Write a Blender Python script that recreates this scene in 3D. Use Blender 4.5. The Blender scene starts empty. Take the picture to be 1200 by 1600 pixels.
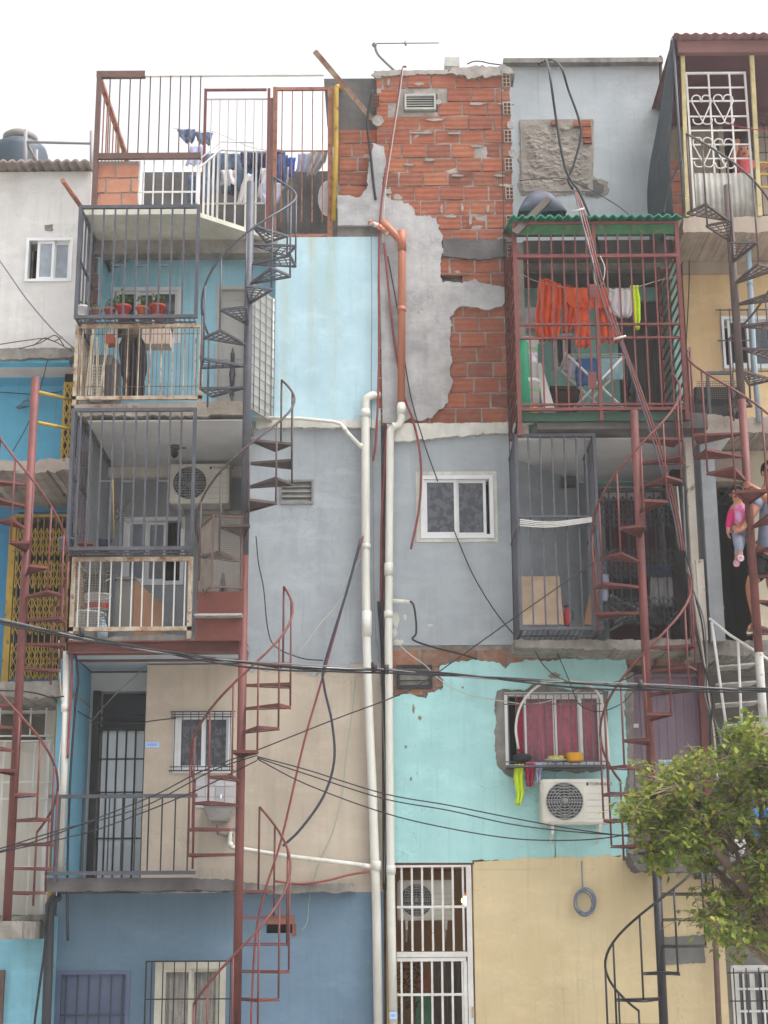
import bpy, bmesh, math, random
from mathutils import Vector, Matrix, noise
random.seed(11)
SC=bpy.context.scene; COL=SC.collection
V=Vector; rad=math.radians; PI=math.pi
# ---------------------------------------------------------------- camera
FPX=2470.0; CAMZ=2.0; PITCH=rad(14.8)
ROT=(Matrix.Rotation(PI/2+PITCH,3,'X') @ Matrix.Rotation(-0.0063,3,'Z'))
cd=bpy.data.cameras.new('camera'); cam=bpy.data.objects.new('camera',cd); COL.objects.link(cam)
cam.location=(0,0,CAMZ); cam.rotation_euler=ROT.to_euler()
cd.sensor_fit='VERTICAL'; cd.sensor_height=24; cd.lens=FPX/1600*24; cd.clip_start=.1; cd.clip_end=2000
SC.camera=cam
def P(x,y,Y):
    d=ROT @ V(((x-600)/FPX,(800-y)/FPX,-1)); t=Y/d.y
    return V((d.x*t,Y,CAMZ+d.z*t))
def ZZ(x,y,Y): return P(x,y,Y).z
def XX(x,y,Y): return P(x,y,Y).x
def RC(x0,y0,x1,y1,Y):
    xm=(x0+x1)/2; ym=(y0+y1)/2
    return XX(x0,ym,Y),XX(x1,ym,Y),ZZ(xm,y1,Y),ZZ(xm,y0,Y)
# ---------------------------------------------------------------- materials
def S(r,g,b,k=1.0):
    f=lambda c:(c/12.92 if c<=.04045 else ((c+.055)/1.055)**2.4)
    return tuple(f(v/255)*k for v in (r,g,b))+(1,)
MATS={}
def mat(name,c1=None,c2=None,sc=2.0,rough=.85,bump=.15,bsc=22,streak=None,spot=None,metal=0,spec=.3,isl=None,wave=None,emit=None,lo=.35,hi=.65,crack=0,trans=0,grime=0,drips=None,dust=None,foot=None):
    if name in MATS: return MATS[name]
    m=bpy.data.materials.new(name); m.use_nodes=True; nt=m.node_tree; N=nt.nodes; L=nt.links
    b=N['Principled BSDF']; g=N.new('ShaderNodeNewGeometry'); pos=g.outputs['Position']
    def noi(scale,detail=6,vec=pos,r=.6):
        n=N.new('ShaderNodeTexNoise'); n.inputs['Scale'].default_value=scale; n.inputs['Detail'].default_value=detail; n.inputs['Roughness'].default_value=r
        L.new(vec,n.inputs['Vector']); return n.outputs['Fac']
    def mp(f,a,c,o0=0,o1=1):
        n=N.new('ShaderNodeMapRange'); n.inputs[1].default_value=a; n.inputs[2].default_value=c; n.inputs[3].default_value=o0; n.inputs[4].default_value=o1
        L.new(f,n.inputs[0]); return n.outputs[0]
    def mix(a,c,f):
        n=N.new('ShaderNodeMix'); n.data_type='RGBA'
        for s,v in ((0,f),(6,a),(7,c)):
            if hasattr(v,'is_output'): L.new(v,n.inputs[s])
            else: n.inputs[s].default_value=v
        return n.outputs[2]
    def scl(v):
        n=N.new('ShaderNodeMapping'); n.inputs['Scale'].default_value=v; L.new(pos,n.inputs['Vector']); return n.outputs[0]
    def mul(a,c):
        n=N.new('ShaderNodeMath'); n.operation='MULTIPLY'
        for i,v in enumerate((a,c)):
            if hasattr(v,'is_output'): L.new(v,n.inputs[i])
            else: n.inputs[i].default_value=v
        return n.outputs[0]
    col=c1
    if isl:   # list of colours picked per loose piece
        r=N.new('ShaderNodeValToRGB'); e=r.color_ramp; L.new(g.outputs['Random Per Island'],r.inputs[0])
        while len(e.elements)<len(isl): e.elements.new(.5)
        for i,c in enumerate(isl): e.elements[i].position=i/(len(isl)-1); e.elements[i].color=c
        col=r.outputs[0]
    if c2: col=mix(col,c2,mp(noi(sc),lo,hi))
    if dust: col=mix(col,dust[0],mul(mp(noi(dust[1],8),.45,.8),dust[2]))
    if streak:
        f=mp(noi(streak[2] if len(streak)>2 else 5,5,scl((1,1,.09))),.5,.72)
        col=mix(col,streak[0],mul(f,streak[1]))
    if foot:  # splash stain, a soft band of dirt around one height: (colour, z of full stain, z where it has gone, amount)
        sp=N.new('ShaderNodeSeparateXYZ'); L.new(pos,sp.inputs[0])
        f=mul(mp(sp.outputs[2],foot[2],foot[1]),mp(noi(1.7,6),.3,.6)); col=mix(col,foot[0],mul(f,foot[3]))
    if name.endswith('_wall') or grime:   # weathering: broad dull blotches, trowel bands, small dark specks
        k=grime or 1.25; base=c1
        dk=tuple(v*.62 for v in base[:3])+(1,); lt=tuple(min(1,v*1.18+.01) for v in base[:3])+(1,)
        col=mix(col,dk,mul(mp(noi(.75,10,r=.72),.48,.78),.55*k)); col=mix(col,lt,mul(mp(noi(1.9,9,scl((1.0,1,2.2)),.7),.5,.75),.5*k))
        col=mix(col,dk,mul(mp(noi(38,3),.66,.72),.5*k)); col=mix(col,dk,mul(mp(noi(9,7,scl((2.4,1,.12)),.65),.56,.8),.5*k))
    if spot: col=mix(col,spot[0],mp(noi(spot[1],8),spot[2],spot[3]))
    if drips:  # old run-off stains: (colour, [(x, width, z_top, z_end, amount)])
        sp=N.new('ShaderNodeSeparateXYZ'); wv=N.new('ShaderNodeVectorMath'); wv.operation='ADD'; L.new(pos,wv.inputs[0])
        nz=N.new('ShaderNodeTexNoise'); nz.inputs['Scale'].default_value=1.6; L.new(pos,nz.inputs['Vector'])
        ws=N.new('ShaderNodeVectorMath'); ws.operation='MULTIPLY_ADD'; ws.inputs[1].default_value=(.14,0,0); ws.inputs[2].default_value=(-.07,0,0); L.new(nz.outputs['Color'],ws.inputs[0]); L.new(ws.outputs[0],wv.inputs[1]); L.new(wv.outputs[0],sp.inputs[0])
        br=mp(noi(3.5,6,scl((6,6,.5))),.3,.65)
        for X_,w_,za,zb,am in drips[1]:
            d=N.new('ShaderNodeMath'); d.operation='SUBTRACT'; L.new(sp.outputs[0],d.inputs[0]); d.inputs[1].default_value=X_
            a_=N.new('ShaderNodeMath'); a_.operation='ABSOLUTE'; L.new(d.outputs[0],a_.inputs[0])
            f=mul(mul(mp(a_.outputs[0],0,w_,1,0),mp(sp.outputs[2],zb,za)),mul(br,am)); col=mix(col,drips[0],f)
    if crack:
        v=N.new('ShaderNodeTexVoronoi'); v.feature='DISTANCE_TO_EDGE'; v.inputs['Scale'].default_value=.9
        w=N.new('ShaderNodeVectorMath'); w.operation='ADD'; L.new(pos,w.inputs[0])
        nz=N.new('ShaderNodeTexNoise'); nz.inputs['Scale'].default_value=4; nz.inputs['Detail'].default_value=6; L.new(pos,nz.inputs['Vector']); L.new(nz.outputs['Color'],w.inputs[1])
        L.new(w.outputs[0],v.inputs['Vector'])
        f=mul(mp(v.outputs['Distance'],0,.006,1,0),mp(noi(.8,3),.5,.62)); col=mix(col,(.12,.11,.1,1),mul(f,crack))
    if hasattr(col,'is_output'): L.new(col,b.inputs['Base Color'])
    else: b.inputs['Base Color'].default_value=col
    b.inputs['Roughness'].default_value=rough; b.inputs['Metallic'].default_value=metal; b.inputs['Specular IOR Level'].default_value=spec
    if trans: b.inputs['Transmission Weight'].default_value=trans
    if emit: b.inputs['Emission Color'].default_value=emit[0]; b.inputs['Emission Strength'].default_value=emit[1]
    h=None
    if bump: h=noi(bsc,8); 
    if bump and wave:
        w=N.new('ShaderNodeTexWave'); w.bands_direction=wave[0]; w.inputs['Scale'].default_value=wave[1]; w.inputs['Distortion'].default_value=wave[2] if len(wave)>2 else .5
        L.new(pos,w.inputs['Vector']); n=N.new('ShaderNodeMath'); n.operation='ADD'; L.new(h,n.inputs[0]); L.new(w.outputs['Fac'],n.inputs[1]); h=n.outputs[0]
    if bump:
        if bsc<40:
            n=N.new('ShaderNodeMath'); n.operation='MULTIPLY_ADD'; n.inputs[1].default_value=.35; L.new(noi(140,4),n.inputs[0]); L.new(h,n.inputs[2]); h=n.outputs[0]
        bn=N.new('ShaderNodeBump'); bn.inputs['Strength'].default_value=bump; bn.inputs['Distance'].default_value=.02; L.new(h,bn.inputs['Height']); L.new(bn.outputs[0],b.inputs['Normal'])
    MATS[name]=m; return m
# ---------------------------------------------------------------- mesh builder
ORG={}
def org(o): return ORG.get(o.name,V((0,0,0)))
class B:
    def __init__(s): s.bm=bmesh.new()
    def box(s,x0,x1,y0,y1,z0,z1):
        if x0>x1: x0,x1=x1,x0
        if y0>y1: y0,y1=y1,y0
        if z0>z1: z0,z1=z1,z0
        v=[s.bm.verts.new(p) for p in ((x0,y0,z0),(x1,y0,z0),(x1,y1,z0),(x0,y1,z0),(x0,y0,z1),(x1,y0,z1),(x1,y1,z1),(x0,y1,z1))]
        for f in ((0,1,5,4),(1,2,6,5),(2,3,7,6),(3,0,4,7),(4,5,6,7),(3,2,1,0)): s.bm.faces.new([v[i] for i in f])
        return s
    def hull8(s,v8):
        v=[s.bm.verts.new(p) for p in v8]
        for f in ((0,1,5,4),(1,2,6,5),(2,3,7,6),(3,0,4,7),(4,5,6,7),(3,2,1,0)): s.bm.faces.new([v[i] for i in f])
        return s
    def pbox(s,x0,y0,x1,y1,Y0,Y1):
        a=RC(x0,y0,x1,y1,Y0); return s.box(a[0],a[1],Y0,Y1,a[2],a[3])
    def bar(s,p,q,w,h=None):
        p=V(p);q=V(q);d=(q-p)
        if d.length<1e-6: return s
        d.normalize(); up=V((0,1,0)) if abs(d.y)<.9 else V((0,0,1))
        a=d.cross(up).normalized(); c=a.cross(d).normalized(); a=a*(w/2); c=c*((h or w)/2)
        return s.hull8([p-a-c,p+a-c,p+a+c,p-a+c,q-a-c,q+a-c,q+a+c,q-a+c])
    def tube(s,pts,r,n=8):
        pts=[V(p) for p in pts]; rs=r if isinstance(r,(list,tuple)) else [r]*len(pts); rings=[]; prev=None
        for i,p in enumerate(pts):
            d=(pts[min(i+1,len(pts)-1)]-pts[max(i-1,0)])
            if d.length<1e-9: d=V((0,0,1))
            d.normalize()
            if prev is None: a=d.cross(V((0,1,0)) if abs(d.y)<.9 else V((1,0,0))).normalized()
            else:
                a=prev-d*prev.dot(d)
                a=a.normalized() if a.length>1e-6 else d.orthogonal().normalized()
            prev=a; c=d.cross(a)
            rings.append([s.bm.verts.new(p+(a*math.cos(2*PI*k/n)+c*math.sin(2*PI*k/n))*rs[i]) for k in range(n)])
        for A,Bq in zip(rings,rings[1:]):
            for k in range(n):
                f=s.bm.faces.new((A[k],A[(k+1)%n],Bq[(k+1)%n],Bq[k])); f.smooth=True
        s.bm.faces.new(rings[0][::-1]); s.bm.faces.new(rings[-1]); return s
    def pt(s,pts,Y,r,n=6,sm=0):
        w=[P(p[0],p[1],p[2] if len(p)>2 else Y) for p in pts]
        return s.tube(spl(w,sm) if sm else w,r,n)
    def vb(s,x,y0,y1,Y,w=.014,h=None):
        X=XX(x,(y0+y1)/2,Y); z0=ZZ(x,y1,Y); z1=ZZ(x,y0,Y); h=h or w
        return s.box(X-w/2,X+w/2,Y-h/2,Y+h/2,z0,z1)
    def hb(s,x0,x1,y,Y,w=.02,h=None):
        z=ZZ((x0+x1)/2,y,Y); h=h or w
        return s.box(XX(x0,y,Y),XX(x1,y,Y),Y-h/2,Y+h/2,z-w/2,z+w/2)
    def lathe(s,c,prof,n=16,ax='z',cap=True):
        c=V(c); rings=[]
        for r,h in prof:
            ring=[]
            for k in range(n):
                a=2*PI*k/n; u,w=r*math.cos(a),r*math.sin(a)
                ring.append(s.bm.verts.new(c+(V((u,w,h)) if ax=='z' else V((u,-h,w)) if ax=='y' else V((h,u,w)))))
            rings.append(ring)
        for A,Bq in zip(rings,rings[1:]):
            for k in range(n):
                f=s.bm.faces.new((A[k],A[(k+1)%n],Bq[(k+1)%n],Bq[k])); f.smooth=True
        if cap: s.bm.faces.new(rings[0][::-1]); s.bm.faces.new(rings[-1])
        return s
    def plate(s,pts,Y,th):   # pts: (x,z) outline, front at Y, back at Y+th
        a=sum(p[0]*q[1]-q[0]*p[1] for p,q in zip(pts,pts[1:]+pts[:1]))
        if a<0: pts=pts[::-1]
        f=[s.bm.verts.new((x,Y,z)) for x,z in pts]; k=[s.bm.verts.new((x,Y+th,z)) for x,z in pts]
        s.bm.faces.new(f); s.bm.faces.new(k[::-1]); n=len(f)
        for i in range(n): s.bm.faces.new((f[(i+1)%n],f[i],k[i],k[(i+1)%n]))
        return s
    def sheet(s,fn,nu,nv,sm=True):   # fn(u,v)->point
        g=[[s.bm.verts.new(fn(i/nu,j/nv)) for i in range(nu+1)] for j in range(nv+1)]
        for j in range(nv):
            for i in range(nu):
                f=s.bm.faces.new((g[j][i],g[j][i+1],g[j+1][i+1],g[j+1][i])); f.smooth=sm
        return s
    def ball(s,c,r,nu=10,nv=7,sq=(1,1,1)):
        c=V(c); prof=[(math.sin(PI*j/nv)*r+1e-4,-math.cos(PI*j/nv)*r) for j in range(nv+1)]
        n0=len(s.bm.verts); s.lathe((0,0,0),prof,nu); s.bm.verts.ensure_lookup_table()
        for v in s.bm.verts[n0:]: v.co=c+V((v.co.x*sq[0],v.co.y*sq[1],v.co.z*sq[2]))
        return s
    def build(s,name,m,par=None,solid=0,norm=True):
        if norm: bmesh.ops.recalc_face_normals(s.bm,faces=s.bm.faces[:])
        o0=org(par) if par else V((0,0,0))
        if o0.length: bmesh.ops.translate(s.bm,verts=s.bm.verts[:],vec=-o0)
        me=bpy.data.meshes.new(name); s.bm.to_mesh(me); s.bm.free()
        o=bpy.data.objects.new(name,me); COL.objects.link(o)
        for q in (m if isinstance(m,(list,tuple)) else [m]): me.materials.append(q) if q else None
        if par: o.parent=par
        ORG[o.name]=o0.copy()
        if solid:
            md=o.modifiers.new('thickness','SOLIDIFY'); md.thickness=solid; md.offset=0
        return o
def spl(p,n=6):
    if len(p)<3: return p
    q=[p[0]*2-p[1]]+list(p)+[p[-1]*2-p[-2]]; out=[]
    for i in range(1,len(q)-2):
        for k in range(n):
            t=k/n; a,b,c,d=q[i-1],q[i],q[i+1],q[i+2]
            out.append(.5*((2*b)+(c-a)*t+(2*a-5*b+4*c-d)*t*t+(3*b-a-3*c+d)*t**3))
    out.append(p[-1]); return out
def tag(o,label,cat=None,group=None,kind=None):
    if label: o['label']=label
    if cat: o['category']=cat
    if group: o['group']=group
    if kind: o['kind']=kind
    return o
def thing(name,label,cat,loc,group=None):
    o=bpy.data.objects.new(name,None); COL.objects.link(o); o.location=loc; o.empty_display_size=.1
    ORG[o.name]=V(loc); return tag(o,label,cat,group)
def solo(m,name,mt,label,cat,group=None,solid=0):
    """one-mesh thing: origin moved to its base"""
    vs=m.bm.verts; lo=V([min(v.co[i] for v in vs) for i in range(3)]); hi=V([max(v.co[i] for v in vs) for i in range(3)])
    c=V(((lo.x+hi.x)/2,(lo.y+hi.y)/2,lo.z)); bmesh.ops.translate(m.bm,verts=vs[:],vec=-c)
    o=m.build(name,mt,None,solid); o.location=c; ORG[o.name]=c; return tag(o,label,cat,group)
def dup(root,delta,label=None):
    r=root.copy(); COL.objects.link(r); r.location=root.location+V(delta); ORG[r.name]=V(r.location)
    if label: r['label']=label
    def kids(a,b):
        for ch in list(a.children):
            c=ch.copy(); COL.objects.link(c); c.parent=b; ORG[c.name]=V(r.location); kids(ch,c)
    kids(root,r); return r
def rag(pts,Y,amp=.02,step=.022,sd=0):
    step=min(step,.022)
    """ragged outline (x,z) on plane Y from pixel points; a third value is that edge's own raggedness"""
    out=[]; n=len(pts)
    for i in range(n):
        p=pts[i]; q=pts[(i+1)%n]; A=P(p[0],p[1],Y); Bq=P(q[0],q[1],Y); a=p[2] if len(p)>2 else amp
        L=(Bq-A).length; k=max(1,int(L/step)) if a>0 else 1
        for j in range(k):
            w=A.lerp(Bq,j/k)
            if a>0: w=w+V((noise.noise(w*9+V((sd,3,1))),0,noise.noise(w*9+V((7,sd,2)))))*a*1.3+V((noise.noise(w*31+V((sd,1,5))),0,noise.noise(w*31+V((4,sd,8)))))*a*1.0+V((random.uniform(-1,1),0,random.uniform(-1,1)))*a*.35
            out.append((w.x,w.z))
    return out
def wall(par,name,m,rect,Y,th=.22,holes=(),world=False,label=None):
    """wall slab with rectangular openings; px rects unless world"""
    x0,x1,z0,z1=rect if world else RC(*rect,Y)
    hs=[h if world else RC(*h,Y) for h in holes]
    xs=sorted({x0,x1}|{min(max(v,x0),x1) for h in hs for v in h[:2]}); zs=sorted({z0,z1}|{min(max(v,z0),z1) for h in hs for v in h[2:]})
    b=B(); bm=b.bm; vt={}
    def v(x,y,z):
        k=(round(x,5),round(y,5),round(z,5))
        if k not in vt: vt[k]=bm.verts.new((x,y,z))
        return vt[k]
    def solid(i,j):
        if i<0 or j<0 or i>=len(xs)-1 or j>=len(zs)-1: return False
        cx=(xs[i]+xs[i+1])/2; cz=(zs[j]+zs[j+1])/2
        return not any(h[0]<cx<h[1] and h[2]<cz<h[3] for h in hs)
    for i in range(len(xs)-1):
        for j in range(len(zs)-1):
            if not solid(i,j): continue
            a,c,d,e=xs[i],xs[i+1],zs[j],zs[j+1]
            bm.faces.new((v(a,Y,d),v(c,Y,d),v(c,Y,e),v(a,Y,e))); bm.faces.new((v(a,Y+th,d),v(a,Y+th,e),v(c,Y+th,e),v(c,Y+th,d)))
            if not solid(i-1,j): bm.faces.new((v(a,Y,d),v(a,Y,e),v(a,Y+th,e),v(a,Y+th,d)))
            if not solid(i+1,j): bm.faces.new((v(c,Y,d),v(c,Y+th,d),v(c,Y+th,e),v(c,Y,e)))
            if not solid(i,j-1): bm.faces.new((v(a,Y,d),v(a,Y+th,d),v(c,Y+th,d),v(c,Y,d)))
            if not solid(i,j+1): bm.faces.new((v(a,Y,e),v(c,Y,e),v(c,Y+th,e),v(a,Y+th,e)))
    o=b.build(name,m,par)
    if label: o['label']=label
    return o
def frame4(b,x0,x1,z0,z1,Y0,Y1,w,wb=None):
    wb=wb or w
    b.box(x0,x1,Y0,Y1,z1-w,z1); b.box(x0,x1,Y0,Y1,z0,z0+wb); b.box(x0,x0+w,Y0,Y1,z0+wb,z1-w); b.box(x1-w,x1,Y0,Y1,z0+wb,z1-w)
def window(par,rect,Y,fm,pm,cols=((0,.5),(.5,1)),w=.045,sw=.03,label=None,pms=None,dark=None):
    """aluminium window set in an opening: frame > sashes > panes; cols = (from,to) fractions of each leaf"""
    x0,x1,z0,z1=RC(*rect,Y); b=B(); frame4(b,x0,x1,z0,z1,Y-.012,Y+.09,w)
    o=b.build('window',fm,par)
    if label: o['label']=label
    X0,X1,Z0,Z1=x0+w,x1-w,z0+w,z1-w
    bk=B(); bk.box(X0-.02,X1+.02,Y+.3,Y+.32,Z0-.02,Z1+.02); bk.build('unlit_room_panel',dark or M_dark,o)  # near-black panel paints the darkness of the room behind the panes
    for i,(a,c) in enumerate(cols):
        xa,xb=X0+(X1-X0)*a,X0+(X1-X0)*c; yy=Y+.012+.03*(i%2)
        f=B(); frame4(f,xa,xb,Z0+.001,Z1-.001,yy,yy+.026,sw); so=f.build('sash',fm,o)
        p=B(); p.box(xa+sw,xb-sw,yy+.009,yy+.015,Z0+sw,Z1-sw); p.build('pane',(pms[i] if pms else pm),so)
    return o
def grille(b,rect,Y,n,w=.012,rails=(),fw=.02,edges='tblr',skip=()):
    """flat welded grille in one plane: n vertical bars, rails at given px heights, outer frame"""
    x0,y0,x1,y1=rect; X0,X1,z0,z1=RC(*rect,Y)
    for i in range(n):
        if i in skip: continue
        X=X0+(X1-X0)*(i+.5)/n; b.box(X-w/2,X+w/2,Y-w/2,Y+w/2,z0,z1)
    for r in rails:
        z=ZZ((x0+x1)/2,r,Y); b.box(X0,X1,Y-w*.6,Y+w*.6,z-w*.6,z+w*.6)
    h=fw/2
    if 't' in edges: b.box(X0-h,X1+h,Y-h,Y+h,z1-h,z1+h)
    if 'b' in edges: b.box(X0-h,X1+h,Y-h,Y+h,z0-h,z0+h)
    if 'l' in edges: b.box(X0-h,X0+h,Y-h,Y+h,z0+h,z1-h)
    if 'r' in edges: b.box(X1-h,X1+h,Y-h,Y+h,z0+h,z1-h)
def cloth(b,rows,Y,folds=4,amp=.02,nu=16,nv=12,seed=0,lean=0):
    """hanging cloth from px rows (x_left,x_right,y)"""
    rs=[(P(a,y,Y),P(c,y,Y)) for a,c,y in rows]; n=len(rs)-1
    def fn(u,v):
        t=v*n; i=min(int(t),n-1); f=t-i
        A=rs[i][0].lerp(rs[i+1][0],f); C=rs[i][1].lerp(rs[i+1][1],f); p=A.lerp(C,u)
        a=amp*(.25+.75*v)
        p.y+=a*math.sin(2*PI*folds*u+seed+1.3*math.sin(v*3+seed))+a*.7*noise.noise(V((u*5+seed,v*3,seed)))+lean*v
        p.z+=.012*noise.noise(V((u*6,seed,v*5))); p.x+=.012*noise.noise(V((seed,u*4,v*6)))
        return p
    return b.sheet(fn,nu,nv)
def text_mesh(txt,size,m,par,name,loc,rz=0):
    cu=bpy.data.curves.new('t','FONT'); cu.body=txt; cu.size=size; cu.extrude=.001; cu.align_x='LEFT'
    t=bpy.data.objects.new('t',cu); COL.objects.link(t); bpy.context.view_layer.update()
    me=bpy.data.meshes.new_from_object(t.evaluated_get(bpy.context.evaluated_depsgraph_get())); bpy.data.objects.remove(t); bpy.data.curves.remove(cu)
    me.transform(Matrix.Rotation(PI/2,4,'X')); me.transform(Matrix.Translation(V(loc)-org(par)))
    me.materials.clear(); me.materials.append(m); me.name=name
    o=bpy.data.objects.new(name,me); COL.objects.link(o); o.parent=par; ORG[o.name]=org(par).copy(); return o
# ---------------------------------------------------------------- light and sky
w=bpy.data.worlds.new('World'); SC.world=w; w.use_nodes=True; nt=w.node_tree
sky=nt.nodes.new('ShaderNodeTexSky'); sky.sky_type='NISHITA'; sky.sun_disc=False
SUN_EL,SUN_AZ=rad(62),rad(105)
sky.sun_elevation=SUN_EL; sky.sun_rotation=SUN_AZ; sky.dust_density=6; sky.air_density=1.0; sky.ozone_density=1
hs=nt.nodes.new('ShaderNodeHueSaturation'); hs.inputs['Saturation'].default_value=.14
bg=nt.nodes['Background']; bg.inputs['Strength'].default_value=.15
nt.links.new(sky.outputs[0],hs.inputs['Color']); nt.links.new(hs.outputs[0],bg.inputs['Color'])
sl=bpy.data.lights.new('sun','SUN'); sl.energy=.8; sl.angle=rad(40); sl.color=(1,.97,.92); so=bpy.data.objects.new('sun',sl); COL.objects.link(so)
sd=V((math.sin(SUN_AZ)*math.cos(SUN_EL),math.cos(SUN_AZ)*math.cos(SUN_EL),math.sin(SUN_EL)))
so.rotation_euler=sd.to_track_quat('Z','Y').to_euler()
SC.view_settings.view_transform='Standard'; SC.view_settings.look='None'; SC.view_settings.gamma=1; SC.view_settings.exposure=1.32
SC.cycles.max_bounces=6; SC.cycles.diffuse_bounces=4
# ---------------------------------------------------------------- shared materials
M_dark=mat('dark_interior',(.012,.012,.013,1),bump=0,rough=.9)  # near-black colour standing in for the darkness of unlit rooms and hollows
M_black=mat('black_paint',S(42,42,46),S(30,30,33),rough=.5,bump=.05,spot=(S(90,70,60),30,.68,.72))
M_grey=mat('grey_paint',S(82,84,92),S(70,72,80),rough=.5,bump=.05,spot=(S(110,85,75),22,.66,.72),sc=6)
M_red=mat('red_oxide',S(112,62,59),S(94,54,52),rough=.6,bump=.06,spot=(S(84,52,46),18,.6,.7),sc=5)
M_redp=mat('red_paint',S(116,62,60),S(98,54,52),rough=.55,bump=.06,spot=(S(88,56,50),22,.62,.7),sc=5)
M_rust=mat('rusty_white',S(190,182,165),S(150,120,95),rough=.75,bump=.15,sc=9,spot=(S(120,76,56),14,.58,.66))
M_orust=mat('rusty_orange',S(158,108,86),S(134,90,74),rough=.75,bump=.15,sc=7,spot=(S(120,80,66),14,.52,.62))
M_brown=mat('rust_brown',S(106,80,74),S(88,70,66),rough=.75,bump=.15,sc=8)
M_x=None; M_wpaint=mat('white_metal',S(212,212,210),S(196,194,190),rough=.5,bump=.05,spot=(S(150,110,90),20,.68,.72),sc=5)
M_alu=mat('white_aluminium',S(222,224,226),S(206,208,210),rough=.4,bump=.03,sc=3)
M_yell=mat('yellow_paint',S(180,150,62),S(156,128,50),rough=.55,bump=.08,spot=(S(110,80,40),16,.6,.68),sc=5)
M_pyell=mat('pale_yellow_paint',S(186,172,126),S(160,146,108),rough=.6,bump=.08,sc=6,spot=(S(120,90,60),14,.62,.7))
M_glass=mat('dark_glass',S(70,76,84),S(54,58,66),rough=.08,bump=0,spec=.6,sc=4)
M_glassp=mat('patterned_glass',S(82,86,94),S(56,58,66),rough=.2,bump=.5,bsc=24,spec=.5,sc=16,lo=.45,hi=.55)
M_conc=mat('rough_concrete',S(138,134,128),S(108,104,98),sc=3,rough=.95,bump=.5,bsc=16,streak=(S(72,68,62),.6),dust=(S(170,166,160),9,.6))
M_concd=mat('dark_concrete',S(102,100,100),S(80,78,78),sc=3,rough=.95,bump=.4,bsc=16,streak=(S(60,58,56),.5))
M_mort=mat('mortar',S(168,162,156),S(136,130,125),sc=7,rough=.95,bump=.6,bsc=35)
BRK=[S(126,73,58),S(146,86,64),S(138,78,60),S(158,98,72),S(114,69,57),S(151,86,62),S(132,76,59),S(146,96,78)]
M_brick=mat('hollow_brick',isl=BRK,rough=.9,bump=.22,bsc=40,wave=('Z',5,1.5),dust=(S(176,128,108),15,.35),streak=(S(112,66,54),.4))
M_ceil=mat('painted_ceiling',S(205,207,208),S(186,188,190),sc=1.5,streak=None,bump=.08)
M_pvc=mat('white_pvc',S(214,214,208),S(196,195,186),sc=1.2,rough=.4,bump=.02,streak=(S(150,138,118),.35,9))
M_opvc=mat('orange_pvc',S(170,108,84),S(160,98,76),sc=2,rough=.45,bump=.02)
M_cable=mat('black_cable',S(40,40,44),rough=.6,bump=0)
M_cableg=mat('grey_cable',S(120,120,122),rough=.6,bump=0)
M_cablew=mat('pale_cable',S(185,180,172),rough=.6,bump=0)
M_cabler=mat('red_hose',S(142,72,70),S(120,60,60),sc=6,rough=.6,bump=.05)
M_cableb=mat('blue_black_hose',S(58,62,74),rough=.45,bump=0)
M_plast=lambda n,c,r=.45:mat(n,c,rough=r,bump=.02,spec=.4)
M_acw=mat('appliance_white',S(208,206,196),S(196,194,184),sc=3,rough=.45,bump=.02,streak=(S(160,150,130),.25,8))
M_acg=mat('appliance_grey',S(120,122,124),rough=.5,bump=.02)
# ground
g=B(); g.box(-300,300,-300,300,-.3,0); o=g.build('ground',mat('street_concrete',S(168,164,158),S(148,144,138),sc=.7,bump=.3)); o['kind']='structure'
# ================================================================ house in the middle left (CL)
YF,YS,YC=16.0,15.3,15.08
m_cy=mat('pale_blue_wall',S(178,206,216),S(168,197,208),sc=1.1,bump=.1,drips=(S(168,168,138),[(XX(446,480,16),.06,ZZ(446,600,16),ZZ(446,352,16)-.0,.0),(XX(446,480,16),.07,9.6,6.9,.75),(XX(487,480,16),.08,9.4,7.3,.7),(XX(520,480,16),.07,9.5,7.0,.65),(XX(560,480,16),.05,9.4,8.2,.35)]),streak=(S(150,172,165),.45,3),crack=.25,dust=(S(150,190,208),3,.35))
m_cyr=mat('sky_blue_wall',S(158,206,223),S(146,197,215),sc=1.3,bump=.1,dust=(S(118,168,188),4,.4),crack=.2)
m_gr=mat('grey_wall',S(160,167,173),S(148,155,161),sc=.8,bump=.14,bsc=12,streak=(S(132,136,138),.45,4),dust=(S(172,178,182),4,.5),crack=.35)
m_grr=mat('grey_recess_wall',S(150,154,158),S(138,142,146),sc=1.2,bump=.12,streak=(S(120,124,126),.4),crack=.2)
m_be=mat('beige_wall',S(188,176,160),S(174,162,147),sc=1.0,bump=.16,bsc=12,streak=(S(142,132,120),.6,4),dust=(S(202,190,172),3,.5),crack=.4)
m_bl=mat('deep_blue_wall',S(106,130,150),S(96,120,140),sc=.9,bump=.12,bsc=12,streak=(S(86,116,140),.4,4),crack=.2)
m_blr=mat('light_blue_wall',S(112,170,196),S(100,156,182),sc=1.3,bump=.12,spot=(S(140,128,116),3.5,.68,.7))
m_fas=mat('pale_fascia',S(196,195,182),S(178,176,164),sc=3,bump=.05,streak=(S(160,140,110),.4,8))
X_in=XX(172,725,17.1); XR=XX(597,1000,YF); XL=XX(112,1000,YS)
hc=thing('house','narrow house of pale blue, grey, beige and deep blue storeys left of the white pipes','house',((XL+XR)/2,16.6,0))
YB4,YB3,YB2=16.5,17.1,16.5
def rx(x0,x1,y0,y1,Yx,Yy):  # world rect: x from px at depth Yx, z from px y at depth Yy
    ym=(y0+y1)/2; xm=(x0+x1)/2
    return (XX(x0,ym,Yx),XX(x1,ym,Yx),ZZ(xm,y1,Yy),ZZ(xm,y0,Yy))
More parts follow.
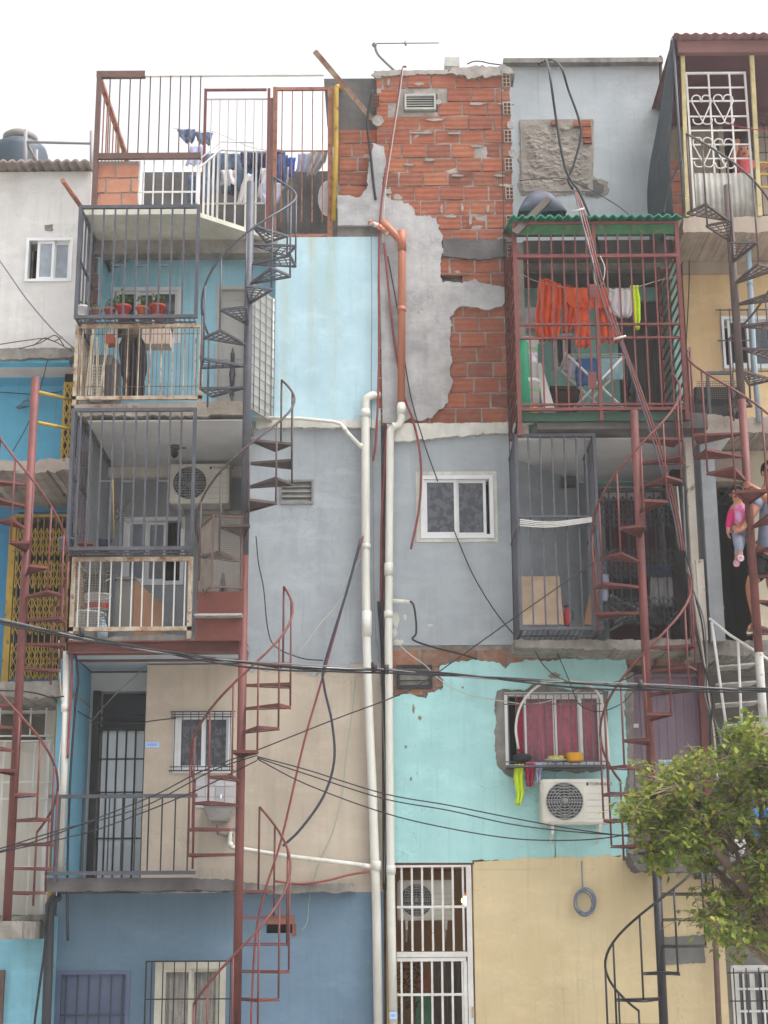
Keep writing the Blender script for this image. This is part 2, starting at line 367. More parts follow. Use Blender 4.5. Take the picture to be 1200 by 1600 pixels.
z5t,z5b=ZZ(220,320,YS),ZZ(220,335,YS); z4t,z4b=ZZ(250,629,YS),ZZ(250,648,YS); z3t,z3b=ZZ(250,994,YS),ZZ(250,1019,YS); z2t,z2b=ZZ(250,1372,YS),ZZ(250,1393,YS)
X385=XX(388,800,YF); X430=XX(430,500,YF)
zc=ZZ(500,658,YF); zg=ZZ(490,1037,YF); zb=ZZ(490,1394,YF)
wall(hc,'wall',m_cy,(X430,XR,zc,z5t-.06),YF,.3,world=True)
vent3=RC(437,750,490,788,YF)
wall(hc,'wall',m_gr,(X385,XR,zg,zc),YF,.3,[vent3],world=True)
X225=XX(225,1200,YF)
win2=RC(271,1112,364,1208,YF)
wall(hc,'wall',m_be,(X225,XR,zb,min(zg,z3b-.01)),YF,.3,[win2],world=True)
b=B(); b.box(X225,X385,YF,YF+.3,z3b-.2,z3b-.0101) if False else None
wing=RC(241,1502,352,1660,YF); ventg=RC(416,1431,460,1458,YF); doorg=RC(86,1516,201,1690,YF)
X85=XX(85,1500,YF)
wall(hc,'wall',m_bl,(X85,XR,0,zb),YF,.3,[wing,ventg,doorg],world=True)
# paint edge where the grey coat ends over the beige storey
b=B(); b.plate(rag([(387,1020,0),(592,1020,0),(592,1028,.03),(560,1024,.03),(545,1046,.035),(480,1052,.03),(430,1046,.03),(387,1050,0)],YF-.004,.02),YF-.006,.006); b.build('paint_edge',m_gr,hc)
# recess walls
w4=RC(172,449,283,537,YB4); d4=(XX(337,520,YB4),XX(388,520,YB4),z4t,ZZ(360,447,YB4))
wall(hc,'wall',m_cyr,(X_in,X430+.25,z4t,z5b),YB4,.2,[w4,d4],world=True)
w3=RC(192,808,288,914,YB3); d3=(XX(310,860,YB3),XX(384,860,YB3),z3t,ZZ(345,798,YB3))
wall(hc,'wall',m_grr,(X_in,X385+.3,z3t,z4b),YB3,.2,[w3,d3],world=True)
d2=(XX(150,1250,YB2),XX(226,1250,YB2),z2t,ZZ(185,1080,YB2))
wall(hc,'wall',M_ceil,(X_in,X225+.2,z2t,z3b-.01),YB2,.2,[d2],world=True)
b=B(); b.box(X385,X385+.14,YF+.3,YB3,z3t,z4b); b.build('return_wall',m_gr,hc)
b=B(); b.box(X430,X430+.12,YF+.3,YB4,z4t,z5b); b.build('return_wall',m_cyr,hc)
for a,c,m_ in ((z4t,z5b,m_cyr),(z3t,z4b,m_grr),(z2t,z3b-.01,m_blr)):
    b=B(); b.box(X_in-.16,X_in,15.62 if m_ is m_blr else YF+.02,17.3,a,c); b.build('side_wall',m_,hc)
m_brs=mat('raw_brick_edge',isl=[S(122,84,72),S(140,96,80),S(108,78,70)],rough=.95,bump=.5,bsc=30)
b=B(); z=z4t+.45
while z<z5b-.1:
    b.box(X_in-.15+random.uniform(0,.02),X_in-.01-random.uniform(0,.03),YF-.01-random.uniform(0,.02),YF+.02,z,z+.16); z+=.185
b.build('brick_toothing',m_brs,hc); b=B(); z=z3t+.1
while z<z4b-.2:
    b.box(X_in-.15+random.uniform(0,.02),X_in-.01-random.uniform(0,.03),YF-.01-random.uniform(0,.02),YF+.02,z,z+.16); z+=.185
b.build('brick_toothing',m_brs,hc)
# slabs
Xs5l,Xs5r=XX(127,328,YS),XX(308,328,YS)
b=B(); b.box(Xs5l,Xs5r,YS,20,z5b,z5t); b.hull8([(Xs5r,YS+.05,z5b),(XX(385,340,15.75),15.75,z5b),(X430,YF,z5b),(Xs5r,YF,z5b),(Xs5r,YS+.05,z5t-.06),(XX(385,340,15.75),15.75,z5t-.06),(X430,YF,z5t-.06),(Xs5r,YF,z5t-.06)])
b.box(Xs5r+.001,XR,YF+.31,20,z5b,z5t-.061); b.build('balcony_slab',m_fas,hc)
b=B(); b.box(XX(130,380,YF-.2),X430+.02,YF-.06,YF+.12,z5b-.16,z5b-.002); b.build('beam',M_conc,hc)
b=B(); b.plate(rag([(115,632,0),(384,628,.01),(388,648,0),(330,650,.015),(120,650,.01)],YS,.01),YS,4.7); b.build('balcony_slab',mat('stained_slab',S(150,142,132),S(120,110,100),sc=5,bump=.5,spot=(S(116,88,74),5,.58,.66),streak=(S(200,190,175),.5)),hc)
b=B(); b.box(XL+.05,X385-.01,YS+.06,YB3,z4b-.05,z4b-.035); b.build('ceiling',M_ceil,hc)
b=B(); b.box(X_in,X385,YB3-.1,YB3-.001,z4b-.17,z4b-.051); b.build('cornice',mat('cream_trim',S(196,192,182)),hc)
b=B(); b.plate(rag([(112,996,.012),(300,990,.02),(378,988,.02),(380,1003,0),(112,1003,0)],YS,.012),YS+.03,4.6); b.build('balcony_slab',M_conc,hc)
b=B(); za,zb_=ZZ(240,1002,YS),ZZ(240,1021,YS); xa,xb=XX(106,1010,YS),XX(380,1010,YS)
b.box(xa,xb,YS-.05,YS+.02,za-.012,za); b.box(xa,xb,YS,YS+.015,zb_+.012,za-.012); b.box(xa,xb,YS-.05,YS+.09,zb_,zb_+.012); b.box(xa,xb,YS+.45,YS+.5,zb_,za-.02); b.build('steel_beam',mat('dull_red_beam',S(110,64,60),S(92,56,52),sc=5,rough=.7,bump=.1,spot=(S(84,66,60),9,.58,.66)),hc)
b=B(); b.box(X_in,X385,YS+.1,YB2,zb_+.02,zb_+.03); b.build('ceiling',mat('blue_white_ceiling',S(190,204,212),S(170,188,198),bump=.1),hc)
b=B(); b.plate(rag([(70,1372,0),(300,1371,.01),(375,1376,.012),(378,1392,.012),(300,1391,.008),(70,1393,.01)],YS,.008),YS,4.6); b.build('balcony_slab',M_concd,hc)
b=B(); b.plate(rag([(372,1378,.012),(430,1384,.015),(470,1380,.012),(552,1381,.012),(556,1393,.012),(430,1396,.012),(372,1394,.01)],15.86,.015,sd=4),15.86,.2); b.build('ledge',M_conc,hc)
# white rib between pale blue and grey storeys
b=B(); b.plate(rag([(400,655,.0),(592,656,.006),(592,668,.008),(400,668,.006)],YF-.05,.006),YF-.05,.049); b.build('ledge',mat('chalky_white',S(206,206,200),S(180,178,170),sc=5,bump=.25,streak=(S(150,140,128),.5,7)),hc)
# rear structure closing the rooms
b=B(); b.box(XL,XR,19.9,20.1,0,z5b-.01); b.build('rear_wall',M_concd,hc)
b=B(); b.box(XR-.16,XR-.001,YF+.31,19.9,0,z5b-.01); b.build('side_wall',M_concd,hc)
b=B(); b.box(X_in-.16,X_in-.02,17.31,19.9,0,z5b-.01); b.build('side_wall',M_concd,hc)
# windows and doors
m_cur=mat('net_curtain',S(196,190,176),S(160,154,142),sc=7,bump=.3,wave=('X',7,2))
window(hc,(172,449,283,537),YB4,M_alu,M_glass,((.02,.02+.36),(.36,.66),(.6,1)),pms=[M_dark,M_glass,M_glass])
window(hc,(192,808,288,914),YB3,M_alu,M_glass,((.0,.38),(.36,.72)),pms=[mat('blue_grey_glass',S(120,128,138),S(96,104,114),rough=.1,bump=0,sc=5),M_glass])
w2=window(hc,(271,1112,364,1208),YF,M_alu,M_glassp,((0,.52),(.5,1)))
b=B(); grille(b,(266,1112,366,1204),YF-.05,8,.008,(1116,1120,1198),.012,'tb'); b.build('security_grille',M_black,w2)
m_clr=mat('clear_glass',S(200,205,210),rough=.05,bump=0,spec=.6); m_clr.node_tree.nodes['Principled BSDF'].inputs['Alpha'].default_value=.07
wg=window(hc,(241,1502,352,1660),YF,mat('cream_window_frame',S(206,203,188),S(186,182,168),bump=.1,sc=5),m_clr,((0,.52),(.5,1)),w=.07)
b=B(); q=RC(250,1510,344,1660,YF+.16); b.sheet(lambda u,v:V((q[0]+(q[1]-q[0])*u,YF+.15+.022*math.sin(u*62+.8*math.sin(u*9))+.012*noise.noise(V((u*11,v*2,3))),q[3]+(q[2]-q[3])*v)),90,4); b.build('curtain',m_cur,wg,solid=.004)
b=B(); grille(b,(226,1502,368,1680),YF-.07,8,.01,(1561,1640),.014,'tlr'); b.build('security_grille',M_black,wg)
def door(par,rect,Y,m_,handle=True,panels=()):
    x0,x1,z0,z1=rect; b=B(); b.box(x0+.03,x1-.03,Y+.06,Y+.1,z0+.01,z1-.04)
    o=b.build('door',m_,par); f=B()
    f.box(x0+.002,x0+.03,Y-.008,Y+.12,z0,z1-.002); f.box(x1-.03,x1-.002,Y-.008,Y+.12,z0,z1-.002); f.box(x0+.03,x1-.03,Y-.008,Y+.12,z1-.04,z1-.002); f.build('frame',m_,o)
    return o
m_dw=mat('white_door',S(192,190,186),S(180,178,174),sc=2,rough=.5,bump=.03)
for rct,Y,pan in ((d4,YB4,(.0,.5)),(d3,YB3,(0,.5))):
    o=door(hc,rct,Y,m_dw); x0,x1,z0,z1=rct; W=x1-x0; H=z1-z0
    b=B()
    for a,c in ((.1,.42),(.52,.92)):
        frame4(b,x0+W*.2,x1-W*.2,z0+H*a,z0+H*c,Y+.052,Y+.06,.012)
    b.build('moulding',m_dw,o)
    b=B(); cx=x0+W*.52; cz=z0+H*.42
    pts=[(cx+.075*W*2*.5*math.cos(t*2*PI/24),cz+.32*math.sin(t*2*PI/24)) for t in range(24)]
    b.plate(pts,Y+.046,.005); b.build('oval_window',M_glass,o)
    b=B(); 
    for s in (-1,1): b.tube([V((cx+s*.02,Y+.04,cz-.25)),V((cx-s*.03,Y+.04,cz)),V((cx+s*.02,Y+.04,cz+.25))],.006,5)
    b.build('scrollwork',M_black,o)
o=B(); x0,x1,z0,z1=d2; zt=ZZ(185,1141,YB2); o.box(x0+.03,x1-.01,YB2+.06,YB2+.09,z0+.02,zt); dd=o.build('door',mat('frosted_door',S(222,230,236),S(210,218,224),sc=2,rough=.35,bump=.02),hc)
b=B(); 
for i in range(6): b.vb(150+i*14.6,1142,1376,YB2+.04,.016)
for y in (1141,1186,1238,1310): b.hb(149,224,y,YB2+.05,.014)
b.build('door_bars',M_black,dd)
b=B(); b.vb(146,1080,1384,YB2-.01,.07,.08); b.hb(146,226,1139,YB2-.01,.03); b.build('door_frame',M_black,hc)
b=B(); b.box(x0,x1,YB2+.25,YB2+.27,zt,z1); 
b.build('transom',mat('dark_navy',S(34,44,62),bump=0,rough=.4),hc)  # plain dark navy panel above the door
b=B(); b.pt([(150,1128),(224,1128)],YB2+.05,.008); b.pt([(150,1118),(224,1118)],YB2+.05,.008); b.build('transom_bar',M_black,hc)
m_slate=mat('slate_blue_metal',S(92,104,130),S(82,94,120),sc=2,rough=.5,bump=.05)
b=B(); x0,x1,z0,z1=doorg; b.box(x0+.02,x1-.02,YF+.05,YF+.08,z0,z1-.03); dd=b.build('door',m_slate,hc)
b=B(); grille(b,(92,1520,198,1680),YF+.02,6,.012,(1586,),.02,'tlr'); b.build('door_bars',mat('dark_slate_metal',S(58,64,80),rough=.5,bump=.03),dd)
b=B(); frame4(b,x0,x1,z0,z1,YF-.012,YF+.12,.04); b.build('door_frame',m_slate,hc)
# vents
def louvre(par,rect,Y,m_,n=5,name='vent'):
    x0,x1,z0,z1=rect; b=B(); frame4(b,x0,x1,z0,z1,Y-.015,Y+.06,.022); o=b.build(name,m_,par); s=B()
    for i in range(n):
        z=z0+.022+(z1-z0-.044)*(i+.5)/n; h=(z1-z0-.044)/n*.55
        s.hull8([(x0+.022,Y+.0,z-h),(x1-.022,Y+.0,z-h),(x1-.022,Y+.03,z+h-.006),(x0+.022,Y+.03,z+h-.006),(x0+.022,Y+.0,z-h+.006),(x1-.022,Y+.0,z-h+.006),(x1-.022,Y+.03,z+h),(x0+.022,Y+.03,z+h)])
    s.build('louvre',m_,o); d=B(); d.box(x0+.01,x1-.01,Y+.07,Y+.09,z0+.01,z1-.01); d.build('backing',M_dark,o); return o
louvre(hc,vent3,YF,mat('vent_grey',S(128,128,126),S(110,110,108),sc=8,bump=.1),4)
x0,x1,z0,z1=ventg; b=B(); b.box(x0,x1,YF+.12,YF+.14,z0,z1); b.build('vent_hole_dark',M_dark,hc)  # near-black panel paints the darkness inside the vent
b=B(); b.box(x0,x1,YF-.02,YF+.08,z1-.08,z1+.004); b.box(x1-.02,x1+.02,YF-.012,YF+.1,z0-.03,z1-.08); b.build('vent_lintel',m_brs,hc)
# ---------------------------------------------------------------- rooftop of the middle left house
b=B(); 
def bricks(b,X0,X1,Z0,Z1,Y,bw,bh,gap,off=0,keep=None,jit=.006,yj=.006,depth=.1):
    r=0; z=Z0
    while z<Z1-.03:
        x=X0-(bw*.5 if (r+off)%2 else 0)-bw*.13*(r%3)
        while x<X1:
            a,c=max(x+gap/2,X0),min(x+bw-gap/2,X1); d,e=z+gap/2,min(z+bh-gap/2,Z1)
            if c-a>.03 and e-d>.03 and (keep is None or keep((a+c)/2,(d+e)/2)):
                j=lambda:random.uniform(-jit,jit); y=Y+random.uniform(-yj,yj)
                b.hull8([(a+j(),y,d+j()),(c+j(),y+j()*.5,d+j()),(c,Y+depth,d),(a,Y+depth,d),(a+j(),y+j()*.5,e+j()),(c+j(),y,e+j()),(c,Y+depth,e),(a,Y+depth,e)])
            x+=bw
        z+=bh; r+=1
    return b
def mortar(b,X0,X1,Z0,Z1,Y,amp=.02,sd=0,res=.025,th=.08):
    nx,nz=max(2,int((X1-X0)/res)),max(2,int((Z1-Z0)/res))
    def fn(u,v):
        x=X0+(X1-X0)*u; z=Z0+(Z1-Z0)*v; q=V((x*3.1+sd,z*6.5,sd)); n=noise.noise(q)+.5*noise.noise(q*3)
        return V((x,Y-amp*max(-.5,n*1.5),z))
    b.sheet(fn,nx,nz)
    b.bm.faces.new([b.bm.verts.new(p) for p in ((X0,Y+th,Z0),(X0,Y+th,Z1),(X1,Y+th,Z1),(X1,Y+th,Z0))]); return b
x0,x1,z0,z1=RC(152,251,216,321,YS+.06); b=B(); bricks(b,x0,x1,z5t,z1,YS+.06,.26,.17,.02,depth=.08); pw=b.build('parapet',mat('parapet_brick',isl=[S(166,110,88),S(178,124,100),S(158,102,82)],rough=.9,bump=.2,bsc=40,dust=(S(196,160,140),11,.5)),hc)
b=B(); b.box(x0-.001,x1+.001,YS+.075,YS+.13,z5t,z1+.001); b.build('mortar',M_mort,pw)
b=B(); zt=ZZ(400,268,17.5); b.box(XX(222,300,17.5),XX(535,300,17.5),17.5,17.65,z5t-.06,zt); b.build('parapet',M_concd,hc)
# rooftop cage (top level thing)
rc=thing('rooftop_cage','tall rusty bar cage with part white top beam round the left roof terrace','cage',(XX(330,200,YS+.03),YS+.5,z5t))
Yr=YS+.03; zt=ZZ(150,117,Yr); xl=XX(152,200,Yr)
b=B(); xm=XX(227,118,Yr); b.box(xl-.03,xm,Yr-.025,Yr+.025,zt-.04,zt+.035); b.box(xl-.025,xl+.025,Yr-.025,Yr+.025,z5t,zt-.04); b.build('frame',M_brown,rc)
b=B(); b.box(xm,XX(506,118,Yr),Yr-.02,Yr+.02,zt-.025,zt+.03); b.build('top_beam',mat('white_beam',S(226,226,224),S(206,206,204),bump=.05),rc)
zm=ZZ(230,244,Yr); b=B(); b.box(xl+.025,XX(314,244,Yr),Yr-.022,Yr+.022,zm-.035,zm+.03); b.build('mid_rail',M_brown,rc)
b=B()
for i in range(10): b.box(XX(170+i*15.8,180,Yr)-.006,XX(170+i*15.8,180,Yr)+.006,Yr-.006,Yr+.006,zm+.03,zt-.025)
b.build('bars',M_brown,rc)
b=B(); b.bar((xl,Yr+.026,zt-.03),(xl,17.2,zt-.03),.05); b.build('side_beam',M_orust,rc)
b=B()
for i in range(9): b.box(xl-.007,xl+.007,Yr+.12+i*.2-.007,Yr+.12+i*.2+.007,zm-.05,zt-.055)
b.box(xl-.015,xl+.015,Yr+.03,17.2,zm-.08,zm-.05); b.box(xl-.02,xl+.02,17.2,17.24,z5t,zt); b.build('side_bars',M_orust,rc)
b=B(); grille(b,(217,251,308,319),Yr+.05,6,.014,(300,),.02,'lr'); b.build('white_lattice',M_wpaint,rc)
# two gate frames
Yg=15.8; g1=B(); z0=z5t-.05
def post(b,x,y,Y,z0,w,zt): X=XX(x,y,Y); b.box(X-w/2,X+w/2,Y-w/2,Y+w/2,z0,zt)
gt=thing('rooftop_gate','pinkish red framed bar gate on the roof terrace behind white slanted balusters','gate',(XX(370,330,Yg),Yg,z5t))
zt1=ZZ(370,139,Yg)
b=B(); post(b,319,240,Yg,z0,.03,zt1); post(b,419,240,Yg,z0,.03,zt1); b.box(XX(319,140,Yg)+.016,XX(419,140,Yg)-.016,Yg-.012,Yg+.012,zt1-.024,zt1); b.build('frame',M_redp,gt)
b=B(); grille(b,(322,155,416,318),Yg,7,.009,(),.014,'tb'); b.build('bars',mat('thin_grey_bars',S(170,160,155),rough=.6,bump=0),gt)
g2=thing('rooftop_gate','orange rusty bar gate standing at the roof edge beside the yellow pipe','gate',(XX(475,340,YF),YF,z5t))
Yg=YF+.05; zt2=ZZ(475,137,Yg); b=B(); post(b,429,240,Yg,z0,.05,zt2); post(b,516,240,Yg,z0,.055,zt2); b.box(XX(429,140,Yg)+.026,XX(516,140,Yg)-.028,Yg-.016,Yg+.016,zt2-.035,zt2); b.box(XX(429,345,Yg)+.026,XX(516,345,Yg)-.028,Yg-.016,Yg+.016,z0+.01,z0+.045); b.build('frame',M_orust,g2)
b=B(); grille(b,(432,141,512,347),Yg,5,.011,(236,),.01,''); b.build('bars',M_orust,g2)
p=B(); post(p,423,240,15.9,z5t-.06,.05,zt+.02); solo(p,'post',M_brown,'tall thin brown steel post between the two rooftop gates','post')
wr=thing('stair_railing','white slanted baluster railing around the stair head on the roof terrace','railing',(XX(365,320,15.7),15.7,z5t))
A=V((XX(312,255,15.4),15.4,0)); Cc=V((XX(345,230,15.95),15.95,0)); D=V((XX(425,230,15.98),15.98,0)); zr=[ZZ(312,262,15.4),ZZ(345,234,15.95),ZZ(425,238,15.98)]
b=B(); b.tube([(A.x,A.y,zr[0]),(Cc.x,Cc.y,zr[1]),(D.x,D.y,zr[2])],.013,6); b.tube([(A.x,A.y,zr[0]+.1),(Cc.x,Cc.y,zr[1]+.1),(D.x-.2,D.y,zr[1]+.1)],.008,6); b.build('handrail',M_wpaint,wr)
b=B()
for i in range(5):
    t=i/4.5; q=A.lerp(Cc,t); zz=zr[0]+(zr[1]-zr[0])*t; b.box(q.x-.011,q.x+.011,q.y-.011,q.y+.011,z5t-.055,zz)
for i in range(5):
    t=(i+.5)/5; q=Cc.lerp(D,t); b.box(q.x-.009,q.x+.009,q.y-.009,q.y+.009,z5t-.055,zr[1])
b.build('balusters',M_wpaint,wr)
# ---------------------------------------------------------------- balcony cages and railings, middle left house
def side_grille(b,X,Y0,Y1,z0,z1,n,w=.014,rails=(),fw=.024):
    for i in range(n):
        y=Y0+(Y1-Y0)*(i+.7)/n; b.box(X-w/2,X+w/2,y-w/2,y+w/2,z0,z1)
    for z in list(rails)+[z0,z1]: b.box(X-fw/2,X+fw/2,Y0,Y1,z-fw/2,z+fw/2)
def cage(label,rect,Y,Yw,Ysh,m_,xs,links=(),cat='cage',fw=.035,w=.018,left=True,right=False,ztop=None,shelf=True,nl=5):
    x0,y0,x1,y1=rect; X0,X1,z0,z1=RC(x0,y0,x1,y1,Y); z1=ztop or z1
    t=thing('balcony_cage',label,cat,((X0+X1)/2,(Y+Yw)/2,z0))
    b=B(); h=fw/2; frame4(b,X0-h,X1+h,z0-h,z1+h*0,Y-h,Y+h,fw); b.build('frame',m_,t)
    b=B()
    for x in xs:
        X=XX(x,(y0+y1)/2,Y); b.box(X-w/2,X+w/2,Y-w/2,Y+w/2,z0+h,z1-fw)
    for a,c,y in links:
        z=ZZ(a,y,Y); b.box(XX(a,(y0+y1)/2,Y)+w/2,XX(c,(y0+y1)/2,Y)-w/2,Y-w*.4,Y+w*.4,z-w/2,z+w/2)
    b.build('front_bars',m_,t)
    for s,X in ((left,X0),(right,X1)):
        if s:
            b=B(); side_grille(b,X,Y+h+.001,Yw,z0,z1-fw/2,nl,w,(z0+(z1-z0)*.53,)); b.build('side_bars',m_,t)
    if shelf:
        b=B(); 
        for i in range(3): b.box(X0+h,X1-h,Y+.03+(Ysh-Y-.03)*i/2-.008,Y+.03+(Ysh-Y-.03)*i/2+.008,z0-.01,z0+.006)
        k=int((X1-X0)/.05)
        for i in range(k): xx=X0+(X1-X0)*(i+.5)/k; b.box(xx-.004,xx+.004,Y+h,Ysh,z0+.006,z0+.012)
        b.build('shelf',m_,t)
    return t,(X0,X1,z0,z1)
c4,c4r=cage('dark grey balcony cage with flower pots on its shelf, before the sky blue wall',(122,338,308,495),YC,YF-.07,YS+.05,M_grey,[141,159,177,195,213,231,249,267,286],[(177,195,415),(213,231,415),(249,267,415)],ztop=z5b-.003)
c3,c3r=cage('dark grey balcony cage before the grey recess that holds an air conditioner',(110,652,302,857),YC,YF+.0,YS+.08,M_grey,[122,138,156,174,191,209,227,246,263,281],[(156,174,752),(191,209,752),(246,263,752)],ztop=z4b-.004,nl=6)
def railing(label,rect,Y,frame_m,bar_m,n,w,fw,rails=(),legs=0,Yw=None,cat='railing',edges='tblr',z0=None,extra=None):
    X0,X1,za,zb=RC(*rect,Y); t=thing('railing',label,cat,((X0+X1)/2,Y,za))
    b=B(); h=fw/2
    for e in edges:
        if e=='t': b.box(X0-h,X1+h,Y-h,Y+h,zb-h,zb+h)
        if e=='b': b.box(X0-h,X1+h,Y-h,Y+h,za-h,za+h)
        if e in 'lr': X=X0 if e=='l' else X1; b.box(X-h,X+h,Y-h,Y+h,z0 if z0 else za-h,zb-h if 't' in edges else zb)
    b.build('frame',frame_m,t)
    b=B(); grille(b,rect,Y-.002,n,w,rails,.01,''); b.build('bars',bar_m,t)
    if Yw:
        b=B(); side_grille(b,X0,Y+h+.001,Yw,za,zb-h*.2,7,w,(),fw*.8); b.build('side_bars',frame_m,t)
    return t
r4=railing('rusty white balcony railing under the flower pot cage',(119,510,314,622),YS+.03,M_rust,M_rust,11,.012,.038,(),Yw=YF,z0=z4t-.02)
b=B(); grille(b,(124,512,310,620),YS+.055,30,.005,(522,604),.01,''); b.build('fine_bars',mat('brown_thin_bars',S(110,88,80),rough=.7,bump=0),r4)
r3=railing('cream painted balcony railing flecked with rust, above the red steel beam',(114,874,297,983),YS+.03,M_rust,M_wpaint,11,.013,.042,(),Yw=YF,z0=z3t-.03)
b=B(); 
x0,x1,z0,z1=RC(118,876,165,980,YS+.06)
for i in range(12): b.box(x0+(x1-x0)*i/11-.002,x0+(x1-x0)*i/11+.002,YS+.06,YS+.064,z0,z1)
for i in range(26): b.box(x0,x1,YS+.064,YS+.068,z0+(z1-z0)*i/25-.002,z0+(z1-z0)*i/25+.002)
b.build('wire_mesh',mat('thin_wire',S(120,116,110),rough=.6,bump=0),r3)
r2=railing('black bar balcony railing in front of the frosted door and the beige wall',(76,1244,304,1364),YS-.03,M_grey,M_black,11,.013,.035,(),edges='tb',Yw=None)
b=B()
for x in (90,): post(b,x,1300,YS-.03,z2t-.03,.03,ZZ(90,1244,YS))
b.build('end_post',M_grey,r2)
b=B(); X=XX(78,1300,YS); side_grille(b,X,YS,YF-.1,ZZ(90,1364,YS),ZZ(90,1244,YS),4,.013); b.build('side_bars',M_grey,r2)
# white open gate leaf beside spiral stair, wire mesh stair guard
gl=thing('open_gate','white sheet gate leaf with thin grid, swung open behind the spiral stair pole','gate',(X430-.1,15.85,z4t))
A=V((XX(426,560,YF-.03),YF-.03,0)); D=V((XX(390,560,15.5),15.5,0)); zt=ZZ(426,470,YF); 
b=B(); n=V((D.y-A.y,-(D.x-A.x),0)).normalized()*.015
b.hull8([D-n+V((0,0,z4t)),D+n+V((0,0,z4t)),A+n+V((0,0,z4t)),A-n+V((0,0,z4t)),D-n+V((0,0,zt)),D+n+V((0,0,zt)),A+n+V((0,0,zt)),A-n+V((0,0,zt))]); b.build('panel',mat('dull_white_sheet',S(158,158,156),S(146,146,144),sc=2,rough=.6,bump=.03),gl)
b=B()
for i in range(13): z=z4t+.05+(zt-z4t-.1)*i/12; b.tube([A+V((.02,-.02,z)),D+V((.02,-.02,z))],.004,4)
for i in range(4): q=A.lerp(D,(i+.5)/4)+V((.02,-.025,0)); b.tube([q+V((0,0,z4t)),q+V((0,0,zt))],.005,4)
b.build('grid',mat('grid_wire_grey',S(110,108,106),bump=0),gl)
b=B(); b.tube([A+V((0,-.02,z4t)),A+V((0,-.02,zt))],.014,6); b.build('edge_tube',M_wpaint,gl)
# ceiling lamp and wall fan of the balconies
lp=thing('ceiling_light','small dark three armed ceiling light fitting under the white balcony ceiling','light',P(273,705,16.2))
c=P(273,700,16.2); c.z=z4b-.05; ORG[lp.name]=c; lp.location=c
b=B(); b.lathe(c+V((0,0,-.04)),[(.02,0),(.05,.0),(.05,.04)],12); b.build('base',M_brown,lp)
b=B()
for k in range(3): a=k*2.1; b.tube([c+V((0,0,-.02)),c+V((.12*math.cos(a),.12*math.sin(a),-.03))],.008,5); 
b.build('arm',M_brown,lp); b=B(); b.ball(c+V((0,0,-.09)),.04,8,6,(1,1,1.3)); b.build('lamp_holder',M_dark,lp)
fn=thing('wall_fan','small dark wall fan high on the sky blue wall at the cage top','fan',P(165,405,16.2))
c=P(166,404,16.15); b=B(); b.ball(c,.07,10,7,(1,.8,.8)); b.build('motor',mat('brown_fabric_motor',S(120,108,100)),fn)
b=B(); q=c+V((.12,-.03,-.03))
for rr in (.05,.09,.12): b.tube([q+V((rr*math.cos(t*PI/8),.4*rr*math.sin(t*PI/8),rr*math.sin(t*PI/8)*.9)) for t in range(17)],.005,4)
b.build('fan_guard',M_black,fn); b=B(); b.bar(c,(c.x-.02,YB4,c.z),.03); b.build('bracket',M_black,fn)
# ================================================================ house in the middle right (CR)
m_tq=mat('turquoise_wall',S(162,206,206),S(150,195,196),sc=1.2,bump=.12,bsc=14,dust=(S(172,222,222),3,.5),streak=(S(138,186,188),.4,4),spot=(S(150,140,128),4.5,.7,.72),crack=.35)
m_cr=mat('cream_wall',S(200,183,147),S(188,171,134),sc=.9,bump=.13,bsc=12,streak=(S(170,150,118),.5,3),dust=(S(214,200,166),3,.5),crack=.3)
m_gw=mat('grey_plaster_wall',S(172,178,183),S(160,166,171),sc=.9,bump=.14,bsc=10,streak=(S(156,160,164),.4,3),dust=(S(188,194,198),3,.5),crack=.3)
m_pl=mat('rough_plaster',S(180,180,181),S(142,141,142),sc=2.6,grime=1,rough=.95,bump=.5,bsc=12,dust=(S(196,195,194),6,.6),streak=(S(126,122,118),.4),crack=.6)
XL2=XX(613,1000,YF); XB0,XB1=XX(590,390,YF),XX(803,390,YF); XR2=XX(1068,650,YF)
hr=thing('house','house with bare brick top and grey, turquoise and cream storeys right of the white pipes','house',((XL2+XR2)/2,16.6,0))
zB0,zB1=ZZ(700,662,YF),ZZ(700,112,YF)
wall(hr,'wall',M_mort,(XB0,XB1,zB0,zB1),YF+.05,.25,[RC(632,149,681,173,YF),RC(690,431,722,450,YF)],world=True,label='bare red hollow brick wall with grey mortar patches')
hv=[RC(632,149,681,173,YF),RC(690,431,722,450,YF)]
inh=lambda x,z,hs,e=0: any(h[0]-e<x<h[1]+e and h[2]-e<z<h[3]+e for h in hs)
b=B(); mortar(b,XB0,XB1,zB0,zB1,YF+.012,.0095,3)
bmesh.ops.delete(b.bm,geom=[f for f in b.bm.faces if inh(f.calc_center_median().x,f.calc_center_median().z,hv,.015)],context='FACES'); b.build('mortar',M_mort,hr)
b=B(); bricks(b,XB0,XB1,zB0,zB1,YF,.274,.1725,.018,keep=lambda x,z:not inh(x,z,hv,.05),jit=.005,yj=.008,depth=.06); b.build('brickwork',M_brick,hr)
# smeared mortar lumps
b=B()
for (x,y,w_,h_) in [(590,190,22,22),(685,160,12,10),(600,300,26,12),(690,327,5,18),(722,325,5,16),(762,327,6,16),(735,345,7,20),(745,163,30,5),(790,163,26,4),(680,188,30,5),(660,208,40,4),(710,209,26,4),(745,229,24,5),(670,251,18,4),(800,240,14,16),(790,290,26,5),(640,258,22,4),(780,275,22,4),(715,275,20,4),(790,375,30,12),(705,338,22,7),(655,132,18,6),(590,118,18,12),(770,115,50,7),(638,116,30,8),(607,130,5,14),(797,196,12,16)]:
    b=B(); k=14; b.plate([(lambda q:(q.x,q.z))(P(x+w_/2*math.cos(t*2*PI/k)*random.uniform(.6,1.15),y+h_*.42*math.sin(t*2*PI/k)*random.uniform(.7,1.15),YF)) for t in range(k)],YF-.011-random.uniform(0,.004),.02); b.build('mortar_smear',M_mort,hr)
